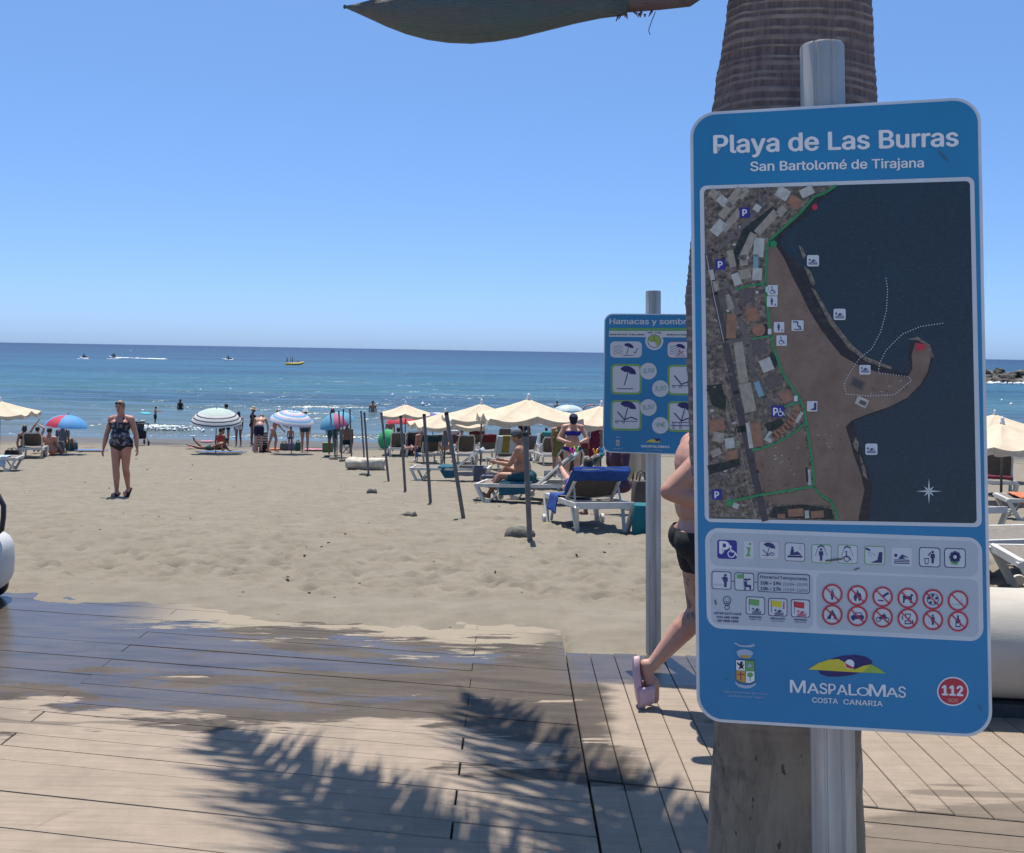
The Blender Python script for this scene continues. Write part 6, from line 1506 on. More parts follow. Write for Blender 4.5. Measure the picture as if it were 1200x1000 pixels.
        if style == 'short': cut.append((h - u * .045 * k, -u))
        me = vox_mesh('hair', mb, .011 * max(.7, k), cut, 2); link_mesh('hair', me, m, parent)
    def garment(s, name, kind, m, parent, vox=.013):
        mb = MB(); k, S = s.k, s.S; pl = []; d = .013
        if kind == 'shorts' or kind == 'trunks':
            s.torso(mb, d, 'pelvis'); [s.thigh(mb, i, .55 if kind == 'shorts' else .28, d + .006) for i in (-1, 1)]; pl = [(s.P + S * (.085 if kind == 'shorts' else .045) * k, S)]
        elif kind == 'briefs': s.torso(mb, d, 'pelvis'); pl = [(s.P + S * .055 * k, S)]
        elif kind == 'bra': s.torso(mb, .011, 'chest bust'); pl = [(s.chest + S * .085 * k, S), (s.chest - S * .015 * k, -S)]
        elif kind == 'swimsuit': s.torso(mb, .011, 'chest bust belly pelvis'); pl = [(s.chest + S * .105 * k, S)]
        elif kind == 'tankini':
            s.torso(mb, .014, 'chest bust belly'); mb.ell(s.P + S * .05 * k, (.175 * k * s.heft * 1.1, .135 * k * s.heft, .13 * k), s.M); pl = [(s.chest + S * .075 * k, S), (s.P - S * .005 * k, -S)]
        elif kind == 'tshirt': s.torso(mb, .016, 'chest bust belly'); [s.upperarm(mb, i, .55, .018) for i in (-1, 1)]; [mb.ell(s.sh[i], (.075 * k * s.heft,) * 3) for i in (-1, 1)]; pl = [(s.neck - S * .0 * k, S), (s.P + S * .02 * k, -S)]
        elif kind == 'vest': s.torso(mb, .014, 'chest bust belly'); pl = [(s.neck - S * .035 * k, S), (s.P + S * .02 * k, -S)]
        elif kind == 'dress':
            s.torso(mb, .014, 'chest bust belly pelvis'); [s.thigh(mb, i, .95, .03) for i in (-1, 1)]; mb.capsule(s.P, (s.kn[-1] + s.kn[1]) / 2, .15 * k * s.heft, .17 * k * s.heft); pl = [(s.neck - S * .06 * k, S)]
        elif kind == 'wrap': s.torso(mb, .012, 'pelvis'); mb.capsule(s.P, (s.an[-1] + s.an[1]) / 2 + Vector((0, 0, .12)), .16 * k, .20 * k); pl = [(s.P + S * .09 * k, S)]
        link_mesh(name, vox_mesh(name, mb, vox, pl, 3), m, parent)
    def hat(s, m, parent, kind='straw'):
        k = s.k; mb = MB()
        if kind == 'straw': prof = [(.19 * k, .035 * k), (.17 * k, .04 * k), (.10 * k, .055 * k), (.098 * k, .10 * k), (.085 * k, .145 * k), (.04 * k, .16 * k), (.005, .163 * k)]; mb.lathe(prof, 24, caps=False)
        else: mb.lathe([(.093 * k, .03 * k), (.097 * k, .06 * k), (.088 * k, .11 * k), (.05 * k, .142 * k), (.005, .148 * k)], 24, caps=False); mb.grid([[( (.075 - .0 * a) * k * math.cos(R_(180 * b / 8)) * 1.0, (.07 + (.085 * a) * math.sin(R_(180 * b / 8))) * k, (.04 - .015 * a) * k) for b in range(9)] for a in (0, .5, 1)])
        mb.v = [tuple(s.head + s.HM @ (Vector(p) + Vector((0, -.005 * k, 0)))) for p in mb.v]
        o = mb.build('hat' if kind == 'straw' else 'cap', m, parent); md = o.modifiers.new('t', 'SOLIDIFY'); md.thickness = 0.004

def person(loc, rz, B, label, sk, hair=None, wear=(), group=None, vox=.0145, fine=False, hat=None, face=False):
    t = thing('person', label, 'person', loc, R_(rz), group)
    mb = MB(); B.body(mb, fine); link_mesh('body', vox_mesh('body', mb, vox, (), 4 if not fine else 3, .5 if not fine else .4), sk, t)
    if hair: B.hair(hair[0], hair[1], t)
    for nm, kd, m in wear: B.garment(nm, kd, m, t, .013 if not fine else .009)
    if hat: B.hat(hat[1], t, hat[0])
    if face:
        k = B.k
        for i in (-1, 1):
            m = MB(); m.ell(B.head + B.HM @ Vector((i * .031 * k, .083 * k, .012 * k)), (.013 * k, .008 * k, .008 * k), B.HM, 10, 6); m.build('eye', mat('eye_white', (.5, .5, .48), .3), t)
            m = MB(); m.ell(B.head + B.HM @ Vector((i * .031 * k, .089 * k, .012 * k)), (.006 * k, .004 * k, .006 * k), B.HM, 8, 6); m.build('iris', mat('iris', (.02, .015, .012), .2), t)
            m = MB(); m.tube([B.head + B.HM @ Vector((i * a * k, .090 * k, b * k)) for a, b in ((.014, .034), (.032, .040), (.050, .034))], [.004 * k, .005 * k, .003 * k], 6); m.build('eyebrow', hair[1] if hair else H_BROWN, t)
        m = MB(); m.ell(B.head + B.HM @ Vector((0, .088 * k, -.048 * k)), (.024 * k, .008 * k, .008 * k), B.HM, 12, 6); m.build('mouth', mat('lips', (.26, .09, .075), .45), t)
    return t
def gpos(px, py):
    g = gp(px, py); return Vector((g.x, g.y, zgr(g.x, g.y)))

# the woman walking towards the boards
B = Body(1.62, spine=(.02, -.02, 1), head=(.03, .14, 1), look=(.02, 1, -.10), aL=((-.34, -.06, -1), (-.22, .24, -1)), aR=((.30, .10, -1), (.14, .16, -1)), lL=((.07, -.13, -1), (.05, -.42, -1)), lR=((-.03, .05, -1), (-.03, -.05, -1)), heft=1.16, female=True, belly=.55)
w = person(gpos(141, 583), 176, B, 'woman in a black floral tankini walking towards the boardwalk', SK_PINK, ('pony', H_BLOND), (('tankini', 'tankini', F_FLORAL), ('briefs', 'briefs', F_BLACK)), vox=.0085, fine=True, face=True)
k = B.k
for i in (-1, 1):
    m = MB(); m.tube([B.chest + B.S * .07 * k + B.R * i * .075 * k + B.F * .135 * k, B.neck - B.S * .02 * k + B.R * i * .085 * k + B.F * .075 * k, B.neck + B.S * .02 * k + B.R * i * .08 * k, B.chest + B.S * .06 * k + B.R * i * .07 * k - B.F * .13 * k], .009, 8); m.build('shoulder_strap', F_FLORAL, w)
    m = MB(); fd = (B.toe[i] - B.an[i]).normalized(); dn = (B.an[i] - B.kn[i]).normalized(); up = -dn
    c = B.an[i].lerp(B.toe[i], .5); M = Matrix((fd.cross(up), fd, up)).transposed(); dnn = (dn - fd * dn.dot(fd)).normalized(); M = Matrix((fd.cross(-dnn), fd, -dnn)).transposed()
    m.box(c + dnn * .072 * k, (.085, .245, .022), M); m.tube([c + M @ Vector((-.05, .03, -.05)), c + M @ Vector((-.03, .03, .01)), c + M @ Vector((.03, .03, .01)), c + M @ Vector((.05, .03, -.05))], .014, 6, flat=1.6); m.build('sandal', F_BLACK, w, False)
m = MB()
for i in (-1, 1): m.ell(B.head + B.HM @ Vector((i * .034 * k, .070 * k, .092 * k)), (.028 * k, .010 * k, .02 * k), B.HM, 12, 6)
m.tube([B.head + B.HM @ Vector((-.078 * k, 0, .07 * k)), B.head + B.HM @ Vector((-.06 * k, .06 * k, .095 * k)), B.head + B.HM @ Vector((.06 * k, .06 * k, .095 * k)), B.head + B.HM @ Vector((.078 * k, 0, .07 * k))], .004, 6)
m.build('sunglasses', F_BLACK, w)

# the man walking behind the map sign
def tattooed_skin():
    m = skin('sunburnt_tattooed', (0.47, 0.27, 0.205), (0.40, 0.21, 0.155)); nt = m.node_tree; b = nt.nodes['Principled BSDF']
    src = b.inputs['Base Color'].links[0].from_socket
    tc = nt.nodes.new('ShaderNodeTexCoord'); ob = tc.outputs['Object']; sp = nt.nodes.new('ShaderNodeSeparateXYZ'); nt.links.new(ob, sp.inputs[0])
    zone = mathn(nt, 'MULTIPLY', mathn(nt, 'MULTIPLY', ramp(nt, sp.outputs['Z'], 0.44, 0.50), ramp(nt, sp.outputs['Z'], 0.76, 0.70)), ramp(nt, sp.outputs['X'], 0.0, -0.03))
    ink = ramp(nt, noise(nt, ob, 17, 4, 0.6, 0.8), 0.50, 0.56)
    mott = mixc(nt, mathn(nt, 'MULTIPLY', ramp(nt, noise(nt, ob, 9, 5, 0.7), 0.4, 0.7), 0.35), src, (0.30, 0.12, 0.085))
    nt.links.new(mixc(nt, mathn(nt, 'MULTIPLY', mathn(nt, 'MULTIPLY', zone, ink), 0.75), mott, (0.05, 0.05, 0.055)), b.inputs['Base Color']); return m
HM_ = 1.62
B = Body(HM_, spine=(0, -.03, 1), head=(0, .15, 1), aR=((.22, -1.1, -1), (-.05, 1, -.36)), aL=((-.12, .3, -1), (0, .8, -.6)), lL=((.0, .03, -1), (0, -.66, -.75)), lR=((.03, .42, -1), (0, .10, -1)), heft=1.34, belly=.8, footL=(0, .30, -1))
# back foot: toe down
g = Vector((0.780, 5.27, 0))
off = B.toe[-1]
zlow = B.toe[-1].z
man = person((0, 0, 0), -90, B, 'shirtless man in black shorts walking behind the map sign', tattooed_skin(), ('short', H_BROWN), (('shorts', 'trunks', F_BLACK),), vox=.009, fine=True, face=True)
rot = Matrix.Rotation(R_(-90), 3, 'Z'); tw = rot @ B.toe[-1]
man.location = (g.x - tw.x, g.y - tw.y, -(B.toe[-1].z) + 0.040)
PINK_R = mat('pink_slide_rubber', (0.60, 0.40, 0.43), 0.5, (0.52, 0.34, 0.37), 8)
INS = mat('slide_insole', (0.16, 0.02, 0.03), 0.6)
def slide(i):
    fd = (B.toe[i] - B.an[i]).normalized(); dn = (B.an[i] - B.kn[i]).normalized(); dn = (dn - fd * dn.dot(fd)).normalized()
    return fd, dn
for i in (-1, 1):
    fd, dn = slide(i); M = Matrix((fd.cross(-dn), fd, -dn)).transposed(); c = B.an[i].lerp(B.toe[i], .48)
    m = MB(); P = []
    for zz, g_ in ((-.098, .97), (-.092, 1.0), (-.072, 1.0), (-.066, .96)):
        row_ = []
        for q in range(28):
            an = 2 * math.pi * q / 28; y = .145 * math.sin(an); x = (.050 + .006 * math.sin(an)) * math.cos(an) * (1.0 if abs(math.cos(an)) < .7 else .97)
            row_.append(c + M @ Vector((x * g_, y * g_, zz + .012 * (math.sin(an) ** 4))))
        P.append(row_)
    m.grid(P, close_u=True); nn = len(m.v); m.f += [tuple(range(27, -1, -1)), tuple(range(nn - 28, nn))]; m.m += [0, 0]
    so = m.build('slide', PINK_R, man, True, 50)
    m = MB(); P = []
    for y in (.005, .04, .075, .10):
        P.append([c + M @ Vector((.053 * math.cos(R_(a)), y + .0 * a, -.085 + (.098 - .25 * (y - .02)) * math.sin(R_(a)))) for a in range(0, 181, 15)])
    m.grid(P); o = m.build('strap', PINK_R, so); md = o.modifiers.new('t', 'SOLIDIFY'); md.thickness = .006
    m = MB(); m.face = None
    m.add([c + M @ Vector((.044 * math.cos(6.2832 * q / 20), .138 * math.sin(6.2832 * q / 20), -.0645 + .012 * (math.sin(6.2832 * q / 20) ** 4))) for q in range(20)], [tuple(range(20))]); m.build('insole', INS, so, False)

# man in the grey cap sitting on the pegged lounger
p = on_lounger('L2', (0.0, 0.14, 0.37))
B = Body(1.76, spine=(0, .22, 1), head=(0, .35, 1), look=(0, 1, -.35), aL=((-.1, .55, -1), (.2, 1, .1)), aR=((.1, .45, -1), (-.2, 1, .15)), lL=((-.12, 1, .05), (0, .55, -.85)), lR=((.1, 1, .30), (0, .75, -.75)), heft=1.12, belly=.5, pelvis=(0, 0, .11))
person(p, 72, B, 'shirtless man in a grey cap sitting sideways on a lounger', SK_TAN, ('short', H_BROWN), (('shorts', 'shorts', F_TEAL),), hat=('cap', F_GREY), face=True)
# child lying on the near lounger, only a raised foot shows
p = on_lounger('L1', (-0.08, -0.02, 0.40))
B = Body(1.32, spine=(0, -.75, .62), face=(0, .62, .75), aL=((-.2, .4, -.6), (0, 1, -.2)), aR=((.2, .4, -.6), (0, 1, -.2)), lL=((-.1, 1, .35), (-.05, .9, .30)), lR=((.05, 1, .5), (0, .8, -.5)), pelvis=(0, 0, .09), footL=(-.15, .2, 1), footR=(0, .5, .9))
person(p, 9, B, 'child reclining on the blue-towelled lounger with one bare foot raised', SK_FAIR, ('short', H_BROWN), (('shorts', 'shorts', F_BLUE),))
# woman in the blue bikini
B = Body(1.68, spine=(0, .22, 1), head=(0, .75, .8), look=(0, 1, -.9), aL=((-.55, .35, -1), (.75, .75, -.25)), aR=((.55, .30, -1), (-.70, .8, -.15)), heft=1.15, female=True, belly=.4)
xw = at(671, 500, 21.2).x
w = person((xw, 21.2, zgr(xw, 21.2)), 180, B, 'woman in a blue bikini and dark cap looking down behind the loungers', SK_FAIR, ('long', H_DARK), (('bikini_top', 'bra', F_BLUE), ('bikini_bottom', 'briefs', F_BLUE)), hat=('cap', F_NAVY), face=True)
# person behind her in olive, and the one in burgundy
def stand(px, D, rz, label, sk, hair, wear, h=1.68, vox=.0145, **kw):
    x = at(px, 420, D).x; z = max(zgr(x, D), SEA_Z - 1.2) if D < 59 else zg(D)
    hat = kw.pop('hat', None); return person((x, D, z + kw.pop('dz', 0)), rz, Body(h, **kw), label, sk, hair, wear, hat=hat, vox=vox)
stand(656, 27, 200, 'person in an olive top standing behind the blue bikini', SK_TAN, ('long', H_BROWN), (('top', 'vest', F_OLIVE), ('shorts', 'shorts', F_OLIVE)), h=1.6, female=True)
stand(699, 30, 190, 'curly-haired person in a long burgundy dress left of the price sign', SK_TAN, ('curly', H_DARK), (('dress', 'dress', F_BURG),), h=1.72, female=True, heft=1.05)
xq = at(727, 540, 15.2).x; p = Vector((xq, 15.2, zgr(xq, 15.2) + .36))
person(p, 120, Body(1.7, spine=(0, .1, 1), lL=((-.1, 1, 0), (0, .3, -1)), lR=((.1, 1, 0), (0, .3, -1)), aL=((-.2, .2, -1), (0, 1, .2)), pelvis=(0, 0, .1)), 'person in dark plum sitting under the price sign', SK_BROWN, ('short', H_DARK), (('shirt', 'tshirt', F_PLUM), ('shorts', 'shorts', F_PLUM)))

# left group
SITG = dict(lL=((-.15, 1, .45), (-.05, .55, -.75)), lR=((.15, 1, .45), (.05, .55, -.75)))
def sit(px, py, rz, label, sk, hair, wear, h=1.7, hat=None, z=0.0, **kw):
    g = gpos(px, py); a = dict(SITG); a.update(kw); a.setdefault('pelvis', (0, 0, .12 * h / 1.72)); g.z += z
    return person(g, rz, Body(h, **a), label, sk, hair, wear, hat=hat)
sit(28, 534, 10, 'dark-haired woman sitting with one arm raised in front of the dark-backed lounger', SK_TAN, ('bob', H_BROWN), (('bikini_bottom', 'briefs', F_NAVY), ('bikini_top', 'bra', F_NAVY)), h=1.62, female=True, aL=((-.25, 0, -1), (0, .4, -1)), aR=((.45, .1, .9), (.55, .1, .8)), z=.18)
sit(43, 532, 5, 'companion lifting an arm between the raised-arm woman and the pink-backed man', SK_FAIR, ('short', H_DARK), (('top', 'vest', F_WHITE),), h=1.6, female=True, aL=((-.2, .3, -1), (0, .6, -.4)), aR=((.25, .2, .9), (-.75, .1, .5)), z=.1)
sit(57, 534, 0, 'sunburnt shirtless man sitting with his back turned beside the left loungers', SK_RED, ('short', H_DARK), (('shorts', 'trunks', F_ORANGE),), h=1.78, heft=1.12, aL=((-.3, .3, -1), (.3, .9, -.3)), aR=((.3, .3, -1), (-.3, .9, -.3)))
sit(73, 530, 0, 'dark-haired person in a low chair under the blue and red parasol', SK_BROWN, ('short', H_DARK), (('shirt', 'tshirt', F_GREY),), h=1.7, z=.2)
# people around the striped parasols
sit(258, 527, 10, 'person in a coral red top sitting under the striped parasol', SK_TAN, ('bun', H_DARK), (('top', 'vest', F_RED), ('shorts', 'shorts', F_BLACK)), h=1.66, female=True)
g = gpos(248, 529)
person(g, -97, Body(1.72, spine=(0, .93, .34), face=(0, .34, -.93), head=(0, .6, .8), look=(0, .9, -.2), aL=((-.2, .5, -.85), (0, .8, -.25)), aR=((.2, .5, -.85), (0, .8, -.25)), lL=((-.06, -1, -.02), (0, -.75, .62)), lR=((.06, -1, -.02), (0, -1, .22)), pelvis=(0, 0, .15), footL=(0, -.35, .9), footR=(0, -.9, .3)), 'person in dark green trunks lying face down beside the red-topped sitter', SK_BROWN, ('short', H_DARK), (('trunks', 'trunks', F_GREEN),))
stand(266, 45, 10, 'man in a dark T-shirt standing behind the striped parasol', SK_TAN, ('short', H_DARK), (('shirt', 'tshirt', F_NAVY), ('shorts', 'shorts', F_NAVY)), h=1.80)
stand(281, 44, 30, 'girl in a pink top standing at the right rim of the striped parasol', SK_BROWN, ('long', H_DARK), (('top', 'tshirt', F_PINKW), ('shorts', 'briefs', F_WHITE)), h=1.5, female=True, lR=((.05, .2, -1), (0, -.35, -1)))
stand(297, 45, -70, 'woman in a straw hat and dark swimsuit at the water edge', SK_BROWN, None, (('swimsuit', 'swimsuit', F_BLACK),), h=1.66, female=True, hat=('straw', F_STRAW))
stand(305, 40, 5, 'bare-backed person in dark shorts bending over the striped beach chair', SK_FAIR, ('short', H_BLOND), (('shorts', 'shorts', F_NAVY),), h=1.74, heft=1.05, spine=(0, .75, .66), head=(0, .9, .35), aL=((-.25, .35, -.9), (0, .15, -1)), aR=((.25, .35, -.9), (0, .15, -1)))
stand(322, 40, -75, 'woman in a bikini leaning forward left of the ringed parasol', SK_RED, ('short', H_BROWN), (('bikini_top', 'bra', F_WHITE), ('bikini_bottom', 'briefs', F_PINKW)), h=1.68, female=True, spine=(0, .22, 1), aL=((-.1, .6, -.8), (0, .9, -.5)), aR=((.1, .35, -1), (0, .7, -.8)), lL=((-.05, .3, -1), (0, -.1, -1)), lR=((.05, -.3, -1), (0, -.25, -1)))
stand(342, 42, 15, 'small child in a sun hat standing under the ringed parasol', SK_RED, ('short', H_BROWN), (('trunks', 'briefs', F_TEAL),), h=0.98)
stand(359, 40.5, 8, 'woman in a white brimmed hat and pale shirt behind the ringed parasol', SK_RED, ('short', H_BLOND), (('shirt', 'tshirt', F_PINKW), ('shorts', 'briefs', F_TEAL)), h=1.68, female=True, hat=('straw', F_WHITE))
stand(391, 38.5, 12, 'man in teal shorts standing among the bare poles', SK_BROWN, ('short', H_BROWN), (('shirt', 'vest', F_LIGHT), ('shorts', 'shorts', F_TEAL)), h=1.74, dz=0)
g = gpos(406, 531); person(g, 15, Body(1.74, spine=(0, -.1, 1), lL=((-.2, 1, .05), (-.05, .15, -1)), lR=((.2, 1, .05), (.05, .15, -1)), pelvis=(0, 0, .46), heft=1.05), 'shirtless man in black shorts sitting on a stool behind the bare poles', SK_BROWN, ('short', H_DARK), (('shorts', 'shorts', F_BLACK),))
t = thing('camp_stool', 'low folding stool under the man in black shorts', 'stool', g); m = MB(); m.box((0, 0, .37), (.40, .36, .03)); m.build('seat', F_BLACK, t, False)
for sx in (-1, 1):
    for sy in (-1, 1): m = MB(); m.tube([(sx * .17, sy * .14, .37), (-sx * .15, sy * .16, 0)], .012, 6); m.build('leg', POLE_M, t)
# centre loungers
def on(key, p, rz, label, sk, hair, wear, **kw):
    a = dict(spine=(0, -.55, .83), face=(0, .83, .55), lL=((-.1, 1, .12), (0, 1, -.12)), lR=((.1, 1, .12), (0, 1, -.12)), pelvis=(0, 0, .10)); h = kw.pop('h', 1.68); a.update(kw)
    return person(on_lounger(key, p), rz + math.degrees(LOUNGERS[key].rotation_euler.z), Body(h, **a), label, sk, hair, wear)
on('L8', (0, 0.02, .37), 0, 'dark-haired person reclining on the lounger by the green parasol', SK_BROWN, ('short', H_DARK), (('shorts', 'shorts', F_NAVY),))
UP = dict(spine=(0, -.05, 1), face=(0, 1, .05))
on('L6', (-.2, .35, .37), 20, 'shirtless man sitting forward left of the dark teal towel', SK_RED, ('short', H_BROWN), (('shorts', 'shorts', F_NAVY),), h=1.75, **UP)
sit(492, 533, -20, 'fair-skinned person sitting behind the third leaning pole', SK_FAIR, ('short', H_BLOND), (('shorts', 'shorts', F_BLUE),), h=1.66, z=.15)
sit(478, 533, 20, 'dark-haired person in plum sitting by the far loungers', SK_BROWN, ('short', H_DARK), (('shirt', 'tshirt', F_PLUM),), h=1.62)
sit(457, 519, 10, 'person whose dark head shows above the green parasol', SK_TAN, ('short', H_DARK), (('shorts', 'shorts', F_NAVY),), h=1.6, z=.35)
sit(521, 536, 0, 'woman with long dark hair sitting right of the dark teal lounger', SK_TAN, ('long', H_DARK), (('top', 'vest', F_GREY),), h=1.68, female=True, z=.28)
on('L9', (-.1, .05, .37), 0, 'person in dark red lying back on a far lounger', SK_PINK, ('short', H_DARK), (('shirt', 'tshirt', F_BURG),), h=1.66)
sit(541, 533, 10, 'person in plum reclining beside the empty dark-backed lounger', SK_PINK, ('short', H_BLOND), (('shirt', 'tshirt', F_PLUM),), h=1.6, z=.2)
WALK = dict(lL=((-.05, .42, -1), (0, .05, -1)), lR=((.05, -.30, -1), (0, -.65, -1)))
stand(612, 49, -80, 'person in dark trunks walking along the water under the largest parasol', SK_TAN, ('short', H_DARK), (('trunks', 'trunks', F_BLACK),), h=1.72, **WALK)
stand(619, 50, -70, 'second walker at the water edge under the largest parasol', SK_BROWN, ('short', H_DARK), (('trunks', 'trunks', F_NAVY),), h=1.66, lL=((-.05, -.38, -1), (0, -.6, -1)), lR=((.05, .36, -1), (0, 0, -1)))
sit(640, 521, 0, 'dark-haired person lying low near the far turquoise lounger', SK_TAN, ('short', H_DARK), (('shorts', 'shorts', F_NAVY),), h=1.6)
sit(607, 536, 30, 'dark-haired person in white sitting right of the mustard towel', SK_TAN, ('bob', H_BROWN), (('top', 'vest', F_WHITE),), h=1.6, female=True, z=.2)
# bathers: stand on the sea bed
def bather(px, D, depth, rz, label, sk, hair, wear, h=1.72, **kw):
    x = at(px, 430, D).x; return person((x, D, SEA_Z - depth), rz, Body(h, **kw), label, sk, hair, wear, group='bathers in the sea')
bather(212, 73, 0.95, 0, 'dark bather standing waist-deep behind the walking woman', SK_BROWN, ('long', H_DARK), (('swimsuit', 'swimsuit', F_BLACK),), 1.66, female=True)
bather(437.5, 72, 0.92, 0, 'man wading waist-deep left of the far cream parasol', SK_TAN, ('short', H_DARK), (('trunks', 'trunks', F_NAVY),), 1.78, heft=1.1)
bather(183, 58.5, 0.10, -60, 'child in dark trunks wading with a turquoise board', SK_TAN, ('short', H_DARK), (('trunks', 'shorts', F_BLACK),), 1.12, aL=((-.3, .8, -.3), (-.2, 1, .1)), aR=((.3, .7, -.4), (.1, 1, .0)))
bather(653.5, 84, 1.25, 0, 'bather chest-deep behind the largest parasol', SK_FAIR, ('short', H_DARK), (), 1.72)
bather(677, 78, 1.50, 20, 'swimmer whose head shows beside the pink float', SK_TAN, ('short', H_DARK), (), 1.7)
bather(1166, 78, 1.18, 0, 'bather chest-deep to the right of the map sign', SK_PINK, ('short', H_DARK), (), 1.72)
bather(612, 80, 1.48, 0, 'far swimmer with only the head above water, centre', SK_TAN, ('short', H_DARK), (), 1.7)
# ------------------------------------------------------------------ small things on the sand
def rbox(m, w, d, h, r=0.03, z0=0.0, top=1.0, n=5, lean=0.0):
    P = []
    for z, e in ((z0, .96), (z0 + r, 1), (z0 + h * .5, 1.03), (z0 + h - r, top), (z0 + h, top * .93)):
        row_ = []
        for k in range(24):
            a = 2 * math.pi * k / 24; c, s = math.cos(a), math.sin(a)
            row_.append((w / 2 * e * math.copysign(abs(c) ** .35, c), d / 2 * e * math.copysign(abs(s) ** .35, s) + lean * z, z))
        P.append(row_)
    m.grid(P, close_u=True); nn = len(m.v); m.f += [tuple(range(nn - 24, nn))]; m.m += [0]
def bag(px, py, w, d, h, m_, label, name='beach_bag', cat='bag', handle=True, lid=None):
    g = gpos(px, py); t = thing(name, label, cat, g, R_(random.uniform(-15, 15)))
    m = MB(); rbox(m, w, d, h, .03, 0, .94 if lid is None else 1.0); m.build('bag_body' if lid is None else 'tub', m_, t, True, 60)
    if lid: m = MB(); rbox(m, w * 1.05, d * 1.05, .05, .012, h + .002); m.build('lid', lid, t, True, 60)
    if handle:
        for s in (-1, 1):
            m = MB(); m.tube([(-w * .25, s * d * .3, h * .92), (-w * .2, s * d * .3, h * 1.2), (0, s * d * .26, h * 1.3), (w * .2, s * d * .3, h * 1.2), (w * .25, s * d * .3, h * .92)], .012, 6); m.build('handle', m_, t)
    return t
BG_TEAL = cloth_mat('bag_teal', (0.012, 0.10, 0.12), (0.01, 0.07, 0.09)); BG_GREY = cloth_mat('bag_grey', (0.10, 0.11, 0.12)); BG_LILAC = cloth_mat('bag_lilac', (0.19, 0.19, 0.25)); BG_GREEN = cloth_mat('bag_green', (0.02, 0.10, 0.06)); CL_GREEN = mat('cool_box_green', (0.09, 0.19, 0.06), 0.6); BG_BLACK = cloth_mat('bag_black', (0.02, 0.02, 0.022))
bag(84, 529, .40, .26, .34, BG_TEAL, 'teal beach bag under the blue and red parasol')
bag(333, 528, .34, .22, .30, BG_GREY, 'grey bag at the foot of the ringed parasol')
bag(341, 528, .32, .22, .32, BG_LILAC, 'lilac bag between the grey and the dark green bag')
bag(349, 528.5, .22, .20, .36, BG_GREEN, 'dark green bag under the ringed parasol')
bag(384, 530, .42, .30, .34, CL_GREEN, 'green cool bag beside the bare poles', 'cool_box', 'cool box', False, CL_GREEN)
bag(14, 535, .42, .3, .24, BG_BLACK, 'black bag under the cream parasol at the left edge')
bag(753, 625, .24, .30, .34, cloth_mat('tub_teal', (0.01, 0.13, 0.15)), 'teal tub standing right of the near lounger', 'storage_tub', 'tub', False)
bag(66, 531, .60, .16, .45, BG_GREY, 'dark back of the low chair under the blue and red parasol', 'low_chair', 'chair', False)
bag(752, 600, .30, .3, .50, cloth_mat('bag_brown', (0.10, 0.085, 0.075)), 'brown bag standing behind the teal tub')
bag(574, 569, .45, .3, .22, T_SLATE, 'slate cloth bag on the sand under the side-on lounger')
def ground_towel(px0, py0, px1, py1, dep, m_, label):
    a, b = gpos(px0, py0), gpos(px1, py1); rows_ = []
    for k in range(4):
        q = Vector((0, dep * k / 3, 0)); r_ = []
        for p in (a, b): v = p + q; v.z = zgr(v.x, v.y) + .045; r_.append(v)
        rows_.append(r_)
    towel('beach_towel', label, rows_, m_, .02, 'towel', .02)
ground_towel(86, 530, 118, 530, .8, T_SKY, 'blue towel on the sand left of the walking woman')
ground_towel(229, 532, 284, 532, .7, T_SKY, 'blue towel under the person lying face down')
ground_towel(217, 527, 245, 526, .7, T_PINK, 'pink towel behind the lying legs')
ground_towel(313, 528, 330, 528, .8, T_ORANGE, 'orange towel under the bikini woman')
ground_towel(353, 529, 381, 529, .8, T_PINK, 'white and pink towel left of the green cool bag')
ground_towel(62, 533, 72, 533, .5, T_ORANGE, 'orange cloth beside the sunburnt man')
ground_towel(232, 519, 247, 519, .7, T_PINK, 'crumpled pink towel behind the striped parasol')
# striped folding chair with a bag on its back
g = gpos(306, 529); t = thing('beach_chair', 'navy striped folding chair with a dark bag hung on its back', 'chair', g, R_(4))
m = MB()
for s in (-1, 1): m.tube([(s * .27, -.18, 0), (s * .27, -.05, .40), (s * .27, -.12, .82)], .015, 8); m.tube([(s * .27, .35, 0), (s * .27, .02, .36)], .015, 8)
m.tube([(-.27, -.12, .82), (.27, -.12, .82)], .018, 8); m.build('frame', WHITE_PL, t)
m = MB()
for i in range(12):
    z0, z1 = .22 + i * .05, .22 + (i + 1) * .05; y = lambda z: -.13 + .1 * math.sin(z * 3.4) - .03
    m.add([(-.26, y(z0), z0), (.26, y(z0), z0), (.26, y(z1), z1), (-.26, y(z1), z1)], [(0, 1, 2, 3)], i % 2)
o = m.build('backrest', [F_NAVY, F_WHITE], t, False); md = o.modifiers.new('t', 'SOLIDIFY'); md.thickness = .01
m = MB(); m.grid([[(x, -.02 + .4 * v, .30 + .06 * v) for x in (-.26, 0, .26)] for v in (0, .5, 1)]); o = m.build('seat', F_NAVY, t); md = o.modifiers.new('t', 'SOLIDIFY'); md.thickness = .012
bag(309, 530, .34, .18, .34, BG_BLACK, 'black bag leaning on the striped folding chair')
bag(299, 529, .2, .15, .22, T_PINK, 'pink bag at the foot of the striped folding chair', handle=False)
